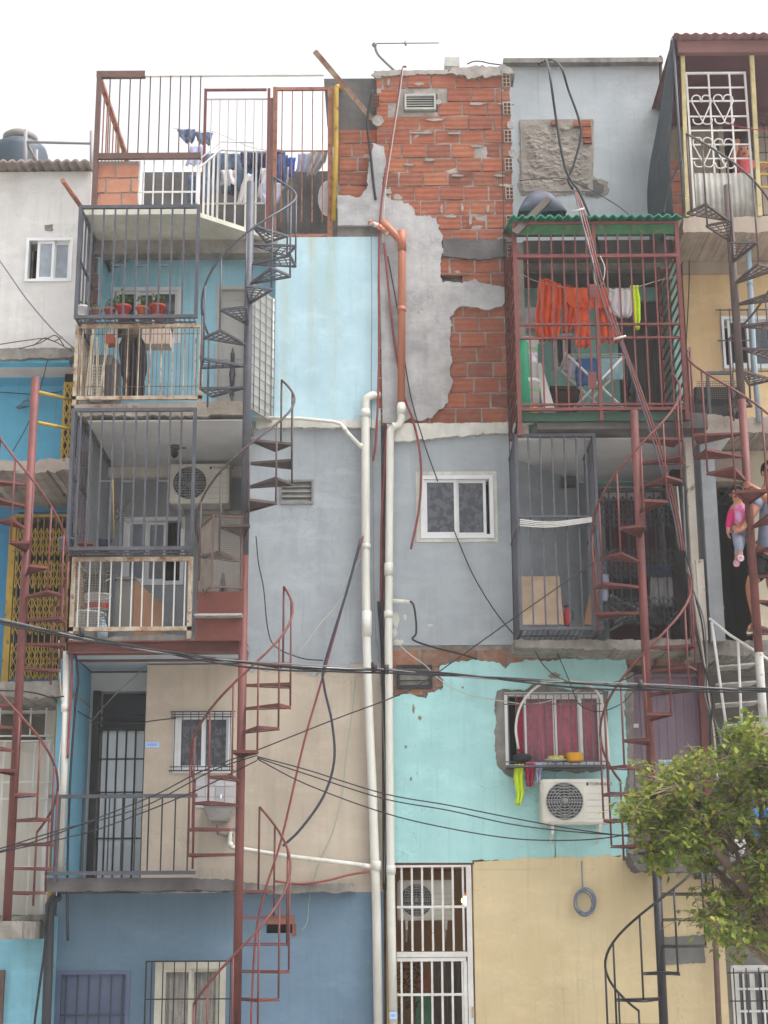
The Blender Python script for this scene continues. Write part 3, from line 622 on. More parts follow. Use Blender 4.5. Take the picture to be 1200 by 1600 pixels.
# left brick patch over the neighbour's corner, dark concrete block
x0,x1,z0,z1=RC(530,202,590,312,YF+.06)
b=B(); bricks(b,x0,XB0,z0,z1,YF+.06,.281,.1725,.02,depth=.08,yj=.004); b.build('brickwork',M_brick,hr)
b=B(); mortar(b,x0-.02,XB0,z5t-.06,z1,YF+.075,.012,8,th=.2); b.build('mortar',M_mort,hr)
b=B(); z0c=ZZ(550,200,YF+.06); b.hull8([(XX(528,200,YF+.1),YF+.1,z0c),(XB0-.001,YF+.1,z0c),(XB0-.001,YF+1.2,z0c),(XX(528,200,YF+.1),YF+1.2,z0c),(XX(506,118,YF+.1),YF+.1,zB1-.02),(XB0-.001,YF+.1,zB1-.02),(XB0-.001,YF+1.2,zB1-.02),(XX(506,118,YF+.1),YF+1.2,zB1-.02)]); b.build('concrete_block',M_concd,hr)
# plaster patches on the brick
b=B()
b.plate(rag([(528,306),(560,308),(574,296),(578,240),(583,224),(600,228),(604,250),(597,296),(608,312),(640,318),(650,335),(680,342),(692,372),(690,400),(690,441),(722,441),(744,436),(758,442),(790,449),(796,464),(784,479),(764,482),(742,480),(716,478),(704,494),(702,530),(705,560),(704,600),(700,630),(684,640),(676,652),(660,657),(640,654),(630,661,0),(598,661,0),(592,352,0),(528,352,.0)],YF-.03,.018,.05,5),YF-.03,.05); b.build('plaster_patch',m_pl,hr)
b=B(); b.plate(rag([(692,372),(790,374),(791,402),(740,404),(692,400)],YF-.035,.014,.04,9),YF-.026,.05); b.build('lintel',M_concd,hr)
b=B(); b.plate(rag([(702,106,.02),(742,101,.02),(800,104,.02),(804,113,.02),(760,118,.03),(700,114,.02)],YF-.05,.02,.05,2),YF-.04,.3)
b.box(XB0,XB1,YF+.06,YF+.3,zB1,zB1+.03); b.plate(rag([(584,110,.01),(700,107,.01),(700,114,.015),(584,117,.015)],YF-.03,.01),YF-.015,.3); b.build('coping',M_mort,hr)
louvre(hr,hv[0],YF-.02,mat('pale_vent',S(178,178,172),S(160,160,155),sc=8,bump=.1),5)
x0,x1,z0,z1=hv[1]; b=B(); b.box(x0-.02,x1+.02,YF+.2,YF+.22,z0-.02,z1+.02); b.build('wall_hole_dark',M_dark,hr)  # near-black panel set back to paint the darkness in the hole
b=B(); b.box(x0-.02,x1+.07,YF-.028,YF+.06,z1,z1+.02); b.box(x1+.001,x1+.06,YF-.015,YF+.06,z0,z1-.001); b.build('hole_lintel',m_brs,hr)
# hollow brick ends at the right edge
z=zB0+1.2
while z<zB1-.2:
    b=B(); d=B()
    b.box(XB1-.075,XB1+.012,YF-.022,YF+.1,z+.012,z+.16)
    for r in range(3):
        for c in range(2): d.box(XB1-.066+c*.04,XB1-.036+c*.04,YF-.0245,YF-.018,z+.02+r*.047,z+.02+r*.047+.036)  # dark plates stand in for the shade inside the brick cells
    z+=.345
    o=b.build('brick_end',mat('brick_end_pale',S(190,170,158),S(170,140,122),sc=7,bump=.3),hr); d.build('holes',mat('brick_hole_shade',S(48,34,30),bump=0),o)
b=B(); d=B(); q=RC(583,149,592,165,YF-.02); b.box(q[0],q[1],YF-.022,YF,q[2],q[3])
for r in range(3):
    for c in range(3): d.box(q[0]+.004+c*.022,q[0]+.02+c*.022,YF-.0245,YF-.02,q[2]+.006+r*.042,q[2]+.038+r*.042)  # dark plates again, painted shade of the hollow cells
o=b.build('brick_end',m_brs,hr); d.build('holes',mat('brick_hole_shade'),o)
# set back grey plaster wall
Yg=16.75; zgt=ZZ(920,104,Yg); Xg0,Xg1=XB1-.02,XX(1037,220,Yg); zg0=ZZ(930,420,Yg)
hatch=RC(812,187,926,302,Yg)
wall(hr,'wall',m_gw,(Xg0,Xg1,zg0,zgt),Yg,.25,world=True)
b=B(); b.plate(rag([(812,187,0),(926,186,.0),(927,190,.01),(927,275,.02),(950,283,.02),(952,300,.025),(930,309,.02),(900,300,.025),(870,306,.02),(812,304,.02)],Yg-.006,.012,.05,3),Yg-.008,.012); b.build('rough_patch',mat('torn_render',S(158,150,142),S(124,116,108),sc=6,rough=1,bump=1.0,bsc=14,dust=(S(180,172,164),12,.7)),hr)
def torn(u,v):
    q=RC(814,190,924,300,Yg); x=q[0]+(q[1]-q[0])*u; z=q[2]+(q[3]-q[2])*v; w=V((x*7,z*11,4)); n=noise.noise(w)+.6*noise.noise(w*2.7)+.35*noise.noise(w*6)
    return V((x,Yg-.014-.02*max(-.35,n)*min(1,8*u,8*v,8*(1-u),8*(1-v)),z))
b=B(); b.sheet(torn,70,64,sm=False); b.build('torn_render',mat('torn_render'),hr,solid=.006)
b=B()
for (a,c,e,f) in [(897,188,923,197),(910,199,924,214),(912,217,925,223),(862,188,872,195)]: b.pbox(a,c,e,f,Yg-.05,Yg-.004)
b.plate(rag([(915,285),(948,282),(953,296),(935,308),(912,304)],Yg-.02,.02,.04),Yg-.02,.012) if False else None
b.build('exposed_bricks',M_brick,hr)
b=B(); b.plate(rag([(905,288),(930,280),(945,290),(940,303),(915,306)],Yg-.012,.02,.03,4),Yg-.016,.008); b.build('cement_blob',M_concd,hr)
b=B(); b.box(Xg0+.02,Xg1+.03,Yg-.1,Yg+.3,zgt,zgt+.06); b.build('coping',M_conc,hr)
b=B(); b.box(Xg1-.2,Xg1,Yg+.25,20,0,zgt-.02); b.build('side_wall',m_gw,hr)
b=B(); b.box(XB0,Xg1,19.9,20.1,0,zg0+1); b.build('rear_wall',M_concd,hr)
b=B(); mortar(b,XR-.001,XL2-.031,0,zB0+.3,YF+.06,.03,5,th=.24); b.build('seam_wall',M_concd,hr)
# ledge and grey storey
zl=ZZ(710,688,YF); zt0=ZZ(700,1008,YF)
wm=RC(650,738,776,847,YF); XC=XX(806,850,YF)
b=B(); b.plate(rag([(606,662,.01),(805,660,.012),(805,676,.018),(720,680,.012),(640,688,.012),(606,690,.012)],YF-.05,.012,.05,6),YF-.05,.3); b.build('ledge',mat('chalky_white'),hr)
wall(hr,'wall',m_gr,(XX(606,900,YF),XC,zt0,zl+.06),YF,.3,[wm],world=True)
wq=window(hr,(657,743,771,841),YF-.01,M_alu,M_glassp,((0,.5),(.49,.95)),w=.04)
b=B(); q=RC(650,737,777,847,YF); q2=RC(657,743,771,841,YF)
b.plate(rag([(649,737,.008),(777,737,.006),(777,743,0),(657,743,0),(657,841,0),(771,841,0),(771,743,0),(777,743,0),(777,848,.008),(649,848,.008)],YF-.006,.008,.04),YF-.008,.3) if False else frame4(b,q[0],q[1],q[2],q[3],YF-.008,YF+.2,q2[0]-q[0]-.001)
b.build('plaster_surround',mat('chalky_white'),wq)
# turquoise storey: base, brick band, plaster coat
zt1=ZZ(700,1345,YF); wt=RC(789,1082,944,1199,YF); XT1=XX(985,1200,YF); ventb=RC(620,1040,675,1076,YF+.02)
wall(hr,'wall',M_conc,(XL2-.03,XT1,zt1-.02,zt0),YF+.012,.28,[wt],world=True)
x0,x1,z0,z1=RC(615,1012,985,1090,YF)
b=B(); bricks(b,XL2-.02,XX(1078,1030,YF),ZZ(800,1042,YF),zt0-.01,YF,.30,.19,.025,depth=.04,jit=.01,yj=.01); bricks(b,XL2,XX(692,1060,YF),ZZ(650,1088,YF),ZZ(650,1042,YF),YF,.16,.08,.02,depth=.03,jit=.01,keep=lambda x,z:not inh(x,z,[ventb],.01)); b.build('brick_band',mat('dusty_brick',isl=[S(132,88,72),S(150,104,84),S(118,84,70),S(142,112,94)],rough=.95,bump=.5,bsc=25,dust=(S(160,140,124),8,.8)),hr)
Yt=YF-.016
b=B(); b.plate(rag([(613,1090,.02),(640,1084,.015),(664,1090,.02),(668,1082,.02),(690,1078),(694,1062),(684,1052),(690,1040),(710,1034),(740,1031),(780,1036),(790,1046),(798,1036),(820,1031),(867,1032,0),(867,1072),(842,1066),(820,1078),(790,1076),(776,1080),(772,1100),(776,1130),(772,1150),(774,1180),(778,1200),(800,1216),(820,1207),(867,1205,0),(867,1344),(840,1347),(738,1344,0),(738,1348,0),(613,1348,0)],Yt,.014,.045,1),Yt,.026)
b.plate(rag([(867,1032,.012),(900,1028),(975,1030),(981,1042),(976,1100),(980,1180),(976,1260),(983,1300),(978,1335),(940,1343),(867,1344,0),(867,1205),(905,1208),(935,1205),(948,1200),(950,1080,.012),(920,1072),(890,1078),(867,1072,0)],Yt,.014,.045,2),Yt,.026)
b.build('plaster_coat',m_tq,hr)
fb=B(); frame4(fb,ventb[0],ventb[1],ventb[2],ventb[3],YF-.03,YF+.01,.03); 
for i in range(2): z=ventb[2]+(ventb[3]-ventb[2])*(i+1)/3; fb.box(ventb[0]+.03,ventb[1]-.03,YF-.01,YF,z-.006,z+.006)
fb.build('empty_meter_frame',M_black,hr)
m_pink=mat('pink_curtain',S(196,54,96),S(164,36,76),sc=5,rough=.8,bump=.1,dust=(S(206,110,136),22,.6))
m_clear=mat('clear_glass',S(200,205,210),rough=.05,bump=0,spec=.6); m_clear.node_tree.nodes['Principled BSDF'].inputs['Alpha'].default_value=.07
wp=window(hr,(789,1082,944,1199),YF-.0,M_alu,m_clear,((.17,.52),(.5,.79),(.77,1)),w=.03)
b=B(); q=RC(808,1086,940,1196,YF+.16)
for a,c,s in ((q[0],q[0]+(q[1]-q[0])*.25,1),(q[0]+(q[1]-q[0])*.22,q[1],2)):
    b.sheet(lambda u,v:V((a+(c-a)*u,YF+.17-.03*s+.025*math.sin(u*(c-a)*48+s)+.012*noise.noise(V((u*9,v*2,s))),q[3]+(q[2]-q[3])*v)),60,4)
b.build('curtain',m_pink,wp,solid=.004)
b=B(); grille(b,(789,1084,944,1197),YF-.07,13,.009,(1100,1190),.014,'tb'); b.build('security_grille',mat('grey_bar',S(96,92,90),rough=.5,bump=0),wp)
# ground storey: cream wall and white gate passage
Xc0=XX(741,1480,YF); ga=RC(620,1352,738,1690,YF)
b=B(); 
wall(hr,'wall',m_cr,(Xc0,XX(1133,1500,YF),0,ZZ(900,1350,YF)),YF-.025,.3,world=True)
b=B(); b.plate(rag([(741,1347,0),(800,1342,.015),(860,1339,.02),(975,1337,.015),(990,1346,.03),(996,1358,.0),(741,1358,0)],YF-.027,.01),YF-.029,.06); b.build('paint_edge',m_cr,hr)
b=B(); q=RC(1028,1462,1101,1506,YF-.03); b.plate(rag([(1028,1464),(1100,1461),(1102,1505),(1030,1507)],YF-.03,.006,.04),YF-.034,.01); b.build('cement_patch',mat('cement_patch',S(112,112,110),S(98,98,96),sc=4,bump=.4),hr)
m_och=mat('ochre_room',S(172,142,92),S(158,128,80),bump=.1); m_win=mat('wine_ceiling',S(126,84,72),S(110,72,62),bump=.1)
b=B(); b.box(ga[0]-.05,ga[1]+.3,17.7,17.8,0,ga[3]+.1); b.build('passage_wall',m_och,hr)
b=B(); b.box(ga[0]-.1,ga[0]-.02,YF+.02,17.69,0,ga[3]); b.box(ga[1]+.03,ga[1]+.1,YF+.3,17.69,0,ga[3]); b.build('passage_wall',m_och,hr)
b=B(); b.box(ga[0]-.1,ga[1]+.3,YF+.0,17.69,ga[3]+.001,ga[3]+.05); b.build('passage_ceiling',m_win,hr)
b=B(); q=RC(680,1502,728,1690,17.6)
for i in range(7): b.box(q[0]+(q[1]-q[0])*i/7,q[0]+(q[1]-q[0])*(i+.8)/7,17.6,17.66,0,q[3])
b.build('slatted_door',mat('grey_slats',S(120,116,112),S(98,95,92),rough=.6,bump=.05),hr)
gt=thing('passage_gate','white bar gate with upper panel of the ground passage, between white pipe and cream wall','gate',((ga[0]+ga[1])/2,YF,0))
zmid=ZZ(680,1487,YF)
b=B(); b.box(ga[1]-.045,ga[1]+.005,YF-.05,YF+.02,0,ga[3]); b.box(ga[0],ga[1]-.045,YF-.045,YF+.015,zmid-.05,zmid); b.box(ga[0],ga[1]-.045,YF-.045,YF+.015,ga[3]-.02,ga[3]); b.box(ga[0],ga[1]-.06,YF-.04,YF+.01,zmid-.09,zmid-.055); b.box(ga[1]-.085,ga[1]-.05,YF-.04,YF+.01,0,zmid-.091); b.build('frame',M_wpaint,gt)
b=B(); grille(b,(620,1354,732,1486),YF-.02,7,.02,(1417,),.01,''); b.build('upper_bars',M_wpaint,gt)
b=B(); grille(b,(620,1498,732,1690),YF-.02,7,.02,(1554,1640),.01,''); b.build('lower_bars',M_wpaint,gt)
b=B(); q=P(739,1580,YF-.055); b.box(q.x-.012,q.x+.012,YF-.065,YF-.051,q.z-.06,q.z+.04); b.build('lock',M_rust,gt)
# ---------------------------------------------------------------- upper right recesses: green cage storey
m_teal=mat('teal_wall',S(150,204,194),S(136,190,180),sc=1.4,bump=.12,streak=(S(100,120,112),.4,4),dust=(S(104,150,142),4,.4))
YGc=15.0; zGt=ZZ(937,400,YGc); zGb=ZZ(937,640,YGc); Xa,Xb=XX(806,520,YGc),XX(1068,520,YGc); YGb=16.9
zfl=zGb-.02
b=B(); b.box(XB1+.002,XR2+.02,YGb,YGb+.15,zfl,zGt+.9) if False else None
dr=rx(966,1036,470,640,YGb,YGb); wn=rx(866,898,522,578,YGb,YGb)
zcl=ZZ(937,378,16.0)
wall(hr,'wall',m_teal,(XB1-.02,XR2+.1,zfl-.2,zcl),YGb,.15,[(dr[0],dr[1],zfl,dr[3]),wn],world=True)
b=B(); b.box(XX(XB1 and 900,600,YGb),XX(958,600,YGb),YGb-.04,YGb-.002,zfl-.05,ZZ(930,480,YGb)); b.build('teal_panel',m_teal,hr)
b=B(); b.box(dr[0],dr[1],YGb+.05,YGb+.08,zfl,dr[3])
for i in range(8): b.box(dr[0]+(dr[1]-dr[0])*(i+.45)/8,dr[0]+(dr[1]-dr[0])*(i+.55)/8,YGb+.035,YGb+.051,zfl,dr[3])
b.build('door',mat('dark_grey_door',S(86,86,86),S(72,72,72),rough=.6,bump=.05),hr)
window(hr,(864,521,900,579),YGb,M_alu,M_glass,((0,.52),(.5,1)),w=.03,sw=.02)
b=B(); b.box(XB1-.02,XB1+.1,YF+.001,YGb,zfl,zcl-.001); b.build('side_wall',mat('pale_brick_edge',S(188,180,172),S(150,130,118),sc=6,bump=.4),hr)
b=B(); b.box(XR2-.02,XR2+.1,YF+.21,YGb-.001,zfl,zcl); b.build('side_wall',m_teal,hr)
b=B(); b.box(XB1+.1,XR2-.02,YF-.05,YGb-.001,zcl-.16,zcl-.001); b.build('ceiling_slab',M_concd,hr)
b=B(); b.box(XB1+.1,XR2-.021,YF+.2,YF+.3,zcl-.24,zcl-.161); b.build('beam',M_conc,hr)
b=B(); b.box(XB1+.1,XR2+.05,YGc+.06,20,zfl-.16,zfl); b.build('balcony_slab',M_concd,hr)
b=B(); b.box(XX(808,650,YGc),XX(1070,650,YGc),YGc+.01,YGc+.058,ZZ(940,657,YGc),zfl-.002); b.build('green_fascia',mat('dark_green_paint',S(44,78,62),S(38,64,52),sc=3,rough=.6,bump=.1,spot=(S(74,70,56),6,.6,.68)),hr)
# corrugated green roof (part of the house)
m_grn=mat('green_sheet',S(40,140,112),S(30,116,94),sc=3,rough=.55,bump=.05)
zr=ZZ(937,347,YGc); b=B()
def corr(u,v): x=Xa-.02+(Xb-Xa+.06)*u; return V((x,YGc-.08+1.15*v,zr+.03+.34*v+.016*math.sin(u*(Xb-Xa)*70)))
b.sheet(corr,180,2); b.build('corrugated_roof',m_grn,hr,solid=.012)
b=B(); b.box(Xa+.02,Xb-.02,YGc-.01,YGc+.05,zr-.14,zr-.01); b.build('roof_batten',mat('green_batten',S(52,98,62),S(40,78,52),sc=6,bump=.2,spot=(S(90,86,76),9,.55,.62)),hr)
gc=thing('balcony_cage','big red barred cage under the green corrugated roof with orange laundry inside','cage',((Xa+Xb)/2,15.4,zfl))
b=B()
for x,w_ in ((808,.042),(934,.036),(1066,.042)):
    X=XX(x,520,YGc); b.box(X-w_/2,X+w_/2,YGc-.025,YGc+.025,zfl-.25 if x==808 else zfl-.1,zr)
for y,w_ in ((401,.035),(640,.03)): z=ZZ(937,y,YGc); b.box(Xa+.03,Xb-.03,YGc-.03,YGc+.02,z-w_/2,z+w_/2)
b.box(Xa+.03,Xb-.03,YGc-.02,YGc+.03,zr-.03,zr-.001); b.build('frame',M_redp,gc)
b=B()
for x in (828,847,866,885,904,922,953,972,991,1010,1029,1047):
    X=XX(x,520,YGc); b.box(X-.008,X+.008,YGc-.008,YGc+.008,ZZ(937,640,YGc),zr-.03)
for y in (507,528,632): z=ZZ(937,y,YGc); b.box(Xa,Xb,YGc-.014,YGc+.014,z-.011,z+.011)
b.build('front_bars',M_redp,gc)
for (a,c,e,f) in ((921,444,933,465),(919,581,932,607)):
    b=B(); b.pbox(a,c,e,f,YGc-.03,YGc-.015); b.build('lock_plate',M_redp,gc)
b=B()
for X in (Xa,Xb):
    b=B()
    for i in range(15): z=zfl+.1+(zr-zfl-.3)*i/14; b.box(X-.009,X+.009,YGc+.03,YF+.2 if X==Xb else YF-.02,z-.009,z+.009)
    b.box(X-.015,X+.015,YF+.15 if X==Xb else YF-.06,YF+.2 if X==Xb else YF-.02,zfl,zr)
    b.build('side_bars',M_redp,gc)
# ---------------------------------------------------------------- third storey right: oblique grey recess
Y3=17.2; z3r=ZZ(930,1000,YS); zs=zfl-.16; Xo0,Xo1=XC,XX(938,800,Y3); X3r=XX(1072,800,YF+.3)
b=B(); b.hull8([(Xo0,YF+.302,z3r),(Xo0+.0,YF+.0,z3r),(Xo1,Y3,z3r),(Xo1,Y3+.3,z3r),(Xo0,YF+.302,zs),(Xo0,YF,zs),(Xo1,Y3,zs),(Xo1,Y3+.3,zs)]); b.build('wall',m_gr,hr)
wd=(XX(946,840,Y3),XX(1046,840,Y3),z3r,ZZ(1000,768,Y3))
wall(hr,'wall',m_grr,(Xo1,X3r+.3,z3r,zs-.02),Y3,.2,[wd],world=True)
b=B(); b.box(wd[0],wd[1],Y3+.1,Y3+.14,z3r,wd[3]); b.build('door',mat('wine_door',S(104,40,56),S(84,32,46),sc=3,bump=.1,wave=('X',8,.4)),hr)
b=B(); b.box(Xo0,X3r+.3,YS+.06,Y3+.3,zs-.022,zs-.002); b.build('ceiling',M_ceil,hr)
b=B(); b.box(Xo1+.02,X3r,Y3-.09,Y3-.001,zs-.17,zs-.023); b.build('cornice',M_ceil,hr)
b=B(); b.box(X3r,X3r+.14,YS+.1,Y3-.001,z3r,zs-.023); b.build('side_wall',m_grr,hr)
b=B(); b.plate(rag([(805,1000,.01),(900,1000,.015),(1085,998,.015),(1088,1014,.02),(1000,1016,.015),(900,1014,.01),(805,1012,.01)],YS+.1,.01,.05,7),YS+.1,4.6); b.build('balcony_slab',M_conc,hr)
lat=thing('folding_gate','dark diamond folding gate before a wine coloured door behind the red spiral stair','gate',(XX(1000,970,16.5),16.5,z3r))
def lattice(b,rect,Y,nx,nz,w,m2=None):
    x0,x1,z0,z1=rect; dx=(x1-x0)/nx; dz=(z1-z0)/nz
    for i in range(nx+1): b.box(x0+dx*i-w,x0+dx*i+w,Y-.004,Y+.014,z0,z1)
    for i in range(nx):
        for j in range(nz):
            a=x0+dx*i; c=z0+dz*j
            b.bar((a,Y-.01,c),(a+dx,Y-.01,c+dz),w*1.7,.006); b.bar((a,Y-.018,c+dz),(a+dx,Y-.018,c),w*1.7,.006)
q=RC(934,766,1062,976,16.5); b=B()
for a,c in ((.0,.2),(.34,.56),(.72,.95)):
    b=B(); lattice(b,(q[0],q[1],q[2]+(q[3]-q[2])*a,q[2]+(q[3]-q[2])*c),16.5,9,3,.006); b.build('lattice',M_grey,lat)
b=B(); grille(b,(934,766,1062,976),16.525,9,.012,(),.04,'tlr'); b.build('frame',M_grey,lat)
cR,_=cage('grey balcony cage holding a plywood sheet, left of the red spiral stair',(810,668,934,982),YC+.05,YF-.02,YF-.1,M_grey,[829,848,867,886,905,920],(),fw=.03,w=.016,left=True,right=True,nl=6,ztop=zs-.03)
b=B(); z=ZZ(870,820,YC+.05); b.box(XX(812,820,YC),XX(932,820,YC),YC+.025,YC+.045,z-.01,z+.01)
b.box(XX(812,820,YC),XX(932,820,YC),YC+.025,YC+.045,z+.07,z+.09); b.build('mid_rail',M_grey,cR)
b=B()
for i in range(4): b.tube(spl([P(812,812+i*3,YC),P(860,816+i*2.5,YC+.0),P(925,809+i*2,YC)],5),.006,5)
b.build('white_rods',M_wpaint,cR)
# purple door of the turquoise storey, and its slab
pd=RC(986,1058,1096,1332,YF+.1); b=B(); b.box(pd[0],pd[1],YF+.1,YF+.13,pd[2],pd[3])
for i in range(8): b.box(pd[0]+(pd[1]-pd[0])*(i+.5)/8-.012,pd[0]+(pd[1]-pd[0])*(i+.5)/8+.012,YF+.088,YF+.1005,pd[2],pd[3]-.06)
o=b.build('door',mat('purple_metal',S(134,116,130),S(122,104,118),sc=1.5,rough=.6,bump=.06,spot=(S(110,92,96),9,.64,.72)),hr); 
b=B(); frame4(b,pd[0]-.01,pd[1]+.03,pd[2],pd[3]+.02,YF+.02,YF+.09,.035); b.build('frame',mat('purple_frame',S(112,94,106),rough=.6,bump=.05),o)
b=B(); q=P(990,1134,YF+.06); b.box(q.x-.03,q.x+.05,YF+.05,YF+.085,q.z-.02,q.z+.02); q=P(992,1206,YF+.06); b.box(q.x-.03,q.x+.03,YF+.05,YF+.085,q.z-.03,q.z+.03); b.build('lock',M_wpaint,o)
b=B(); b.box(pd[0]-.1,XX(1110,1050,YF),YF+.14,YF+.3,pd[2]-.1,zt0); b.build('wall',M_concd,hr)
b=B(); b.box(XX(1098,1200,YF),XX(1108,1200,YF),YF-.04,YF+.04,pd[2],ZZ(1100,1010,YF)); b.build('red_post',M_red,hr)
b=B(); b.plate(rag([(984,1336,.015),(1110,1334,.015),(1110,1362,.015),(998,1362,.02),(988,1350,.02)],YS+.25,.015,.05,3),YS+.25,.72); b.build('balcony_slab',M_concd,hr)
b=B(); b.plate(rag([(976,1060,.02),(990,1050,.0),(990,1336,0),(978,1336,.02),(984,1260,.02),(978,1160,.02)],YF-.004,.02,.04,3),YF-.006,.014); b.build('rubble_edge',M_conc,hr)
# ================================================================ house on the far right (R)
m_yc=mat('warm_cream_wall',S(214,188,146),S(200,172,130),sc=1.1,bump=.12,streak=(S(180,150,112),.45,3),crack=.25)
m_bgr=mat('beige_side_wall',S(190,180,160),S(172,162,142),sc=1.4,bump=.15,streak=(S(150,140,122),.4))
m_tan=mat('tan_plaster',S(170,156,142),S(150,138,126),sc=2,bump=.25,streak=(S(120,108,98),.4))
YR=16.2; XR0=XR2+.12; XR1=XX(1330,800,YR)
h4=thing('house','far right house with wine coloured tin roof over a caged terrace and cream wall','house',((XR0+XR1)/2,17,0))
zf5=ZZ(1130,338,15.4); zf4=ZZ(1130,652,15.5); zf3=ZZ(1130,1002,15.5)
wy=rx(1127,1215,494,576,YR,YR)
wall(h4,'wall',m_yc,(XR0,XR1,zf4,zf5-.18),YR,.25,[wy],world=True)
window(h4,(1127,494,1215,576),YR,M_alu,M_glass,((.08,.5),(.48,1)),w=.04,pms=[M_dark,M_glass])
b=B(); grille(b,(1121,482,1222,582),YR-.06,7,.01,(484,532,580),.012,''); b.build('security_grille',M_grey,h4)
b=B(); b.plate(rag([(1068,340,.01),(1340,336,.01),(1340,362,.012),(1068,362,.012)],15.4,.01),15.4,4.5); b.build('balcony_slab',m_tan,h4)
b=B(); b.box(XR0,XR1,YR-.01,YR+.2,zf5-.3,zf5-.181) if False else b.box(XR0,XR1,YR-.03,YR+.2,zf5-.32,zf5-.181); b.build('beam',m_tan,h4)
b=B(); b.plate(rag([(1076,655,.012),(1100,648,.02),(1160,652,.01),(1340,648,.01),(1340,672,.012),(1200,676,.015),(1076,676,.012)],15.6,.012),15.6,4.3); b.build('balcony_slab',mat('pale_worn_concrete',S(160,150,142),S(134,124,116),sc=4,rough=.95,bump=.5,bsc=14,spot=(S(96,84,78),6,.6,.68),streak=(S(110,98,90),.5)),h4)
op=rx(1084,1177,752,1002,YR,YR)
wall(h4,'wall',mat('stained_tan_wall',S(166,152,142),S(142,128,118),sc=2.2,bump=.3,streak=(S(112,98,90),.6),crack=.5),(XR0,op[1],zf3,zf4-.15),YR,.25,[(op[0],op[1]+.01,zf3,op[3])],world=True)
wall(h4,'wall',m_bgr,(op[1],XR1,zf3,zf4-.15),YR-.004,.25,world=True)
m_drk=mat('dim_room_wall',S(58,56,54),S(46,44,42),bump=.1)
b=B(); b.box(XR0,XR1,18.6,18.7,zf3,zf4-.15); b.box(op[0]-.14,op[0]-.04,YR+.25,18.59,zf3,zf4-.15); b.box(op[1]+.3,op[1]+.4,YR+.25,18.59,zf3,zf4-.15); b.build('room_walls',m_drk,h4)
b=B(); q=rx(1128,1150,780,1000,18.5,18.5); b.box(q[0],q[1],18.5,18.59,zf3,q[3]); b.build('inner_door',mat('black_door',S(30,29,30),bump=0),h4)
b=B(); b.plate(rag([(1080,1002,.012),(1340,998,.012),(1340,1022,.015),(1080,1024,.015)],15.5,.012),15.5,4.4); b.build('balcony_slab',M_conc,h4)
zl_=ZZ(1150,1345,YR)
wall(h4,'wall',mat('dark_grey_wall',S(112,108,104),S(92,88,84),sc=1.5,bump=.2,streak=(S(70,66,62),.5)),(XX(1112,1200,YR+.6),XR1,zl_,zf3-.1),YR+.6,.2,world=True)
b=B(); b.plate([(p.x,p.z) for p in (P(1096,1346,YS+.3),P(1340,1342,YS+.3),P(1340,1372,YS+.3),P(1096,1372,YS+.3))],YS+.3,1.6); b.build('balcony_slab',M_concd,h4)
wall(h4,'wall',mat('grey_ground_wall',S(128,126,122),S(112,110,106),sc=1.2,bump=.2,streak=(S(96,92,88),.5)),(XX(1134,1500,YF),XR1,0,zl_),YF+.15,.25,[rx(1146,1215,1508,1680,YF+.15,YF+.15)],world=True)
wz=window(h4,(1146,1508,1215,1680),YF+.15,M_wpaint,M_glass,((0,.5),(.49,1)),w=.05)
b=B(); grille(b,(1150,1512,1211,1676),YF+.145,2,.018,(1545,1580,1615,1650),.01,''); b.build('glazing_bars',M_wpaint,wz)
b=B(); grille(b,(1141,1512,1220,1680),YF+.06,4,.01,(1520,1564,1610),.012,''); b.build('security_grille',M_black,wz)
b=B(); b.box(XX(1112,1500,YF),XX(1112,1500,YF)+.02,YF+.3,YF+.31,0,.1); b.build('kerb',M_conc,h4) if False else b.bm.free()
# tin roof terrace on top
m_roof=mat('wine_tin',S(92,56,66),S(76,46,56),sc=2,rough=.6,bump=.06)
m_rb=mat('wine_beam',S(124,88,86),S(108,76,74),sc=2,rough=.65,bump=.08)
Yt_=15.35; zrf=ZZ(1130,68,Yt_); xr0=XX(1058,70,Yt_)
b=B(); b.sheet(lambda u,v:V((xr0-.05+(XR1-xr0)*u,Yt_-.12+2.6*v,zrf+.05-.1*v+.011*math.sin(u*(XR1-xr0)*60))),180,2); b.build('tin_roof',mat('brown_tin_sheet',S(128,92,92),S(108,76,76),sc=2,rough=.55,bump=.05),h4,solid=.01)
zb0=ZZ(1130,80,Yt_); b=B(); b.box(xr0,XR1,Yt_-.03,Yt_+.04,zb0-.03,zrf+.02); b.build('roof_beam',m_rb,h4)
b=B(); b.box(xr0+.05,XR1,17.0,17.05,ZZ(1130,150,17),zrf-.02); b.box(xr0+.05,XR1,Yt_+.041,17.0,zrf-.1,zrf-.06); b.build('roof_lining',m_roof,h4)
wall(h4,'wall',m_tan,(xr0,XR1,zf5,ZZ(1130,150,17.1)),17.1,.2,[rx(1122,1180,184,300,17.1,17.1)],world=True)
b=B(); b.box(XX(1110,200,17.6),XX(1250,200,17.6),17.6,17.65,zf5,zf5+2); b.build('unlit_room_panel',M_dark,h4)  # near-black panel in place of an unlit room behind the doorway
b=B(); b.box(XX(1122,200,17.1)-.01,XX(1122,200,17.1)+.05,17.06,17.099,zf5,ZZ(1130,184,17.1)); b.build('door_frame',mat('pale_board',S(170,160,148)),h4)
for x,lab in ((1069,''),(1179,'')):
    b=B(); a=P(x-3 if x<1100 else x-5,82,Yt_+.06); c=P(x+5 if x<1100 else x+8,334,Yt_+.06); b.bar((c.x,Yt_+.06,zf5),(a.x,Yt_+.06,zb0),.045); b.build('yellow_post',M_pyell,h4)
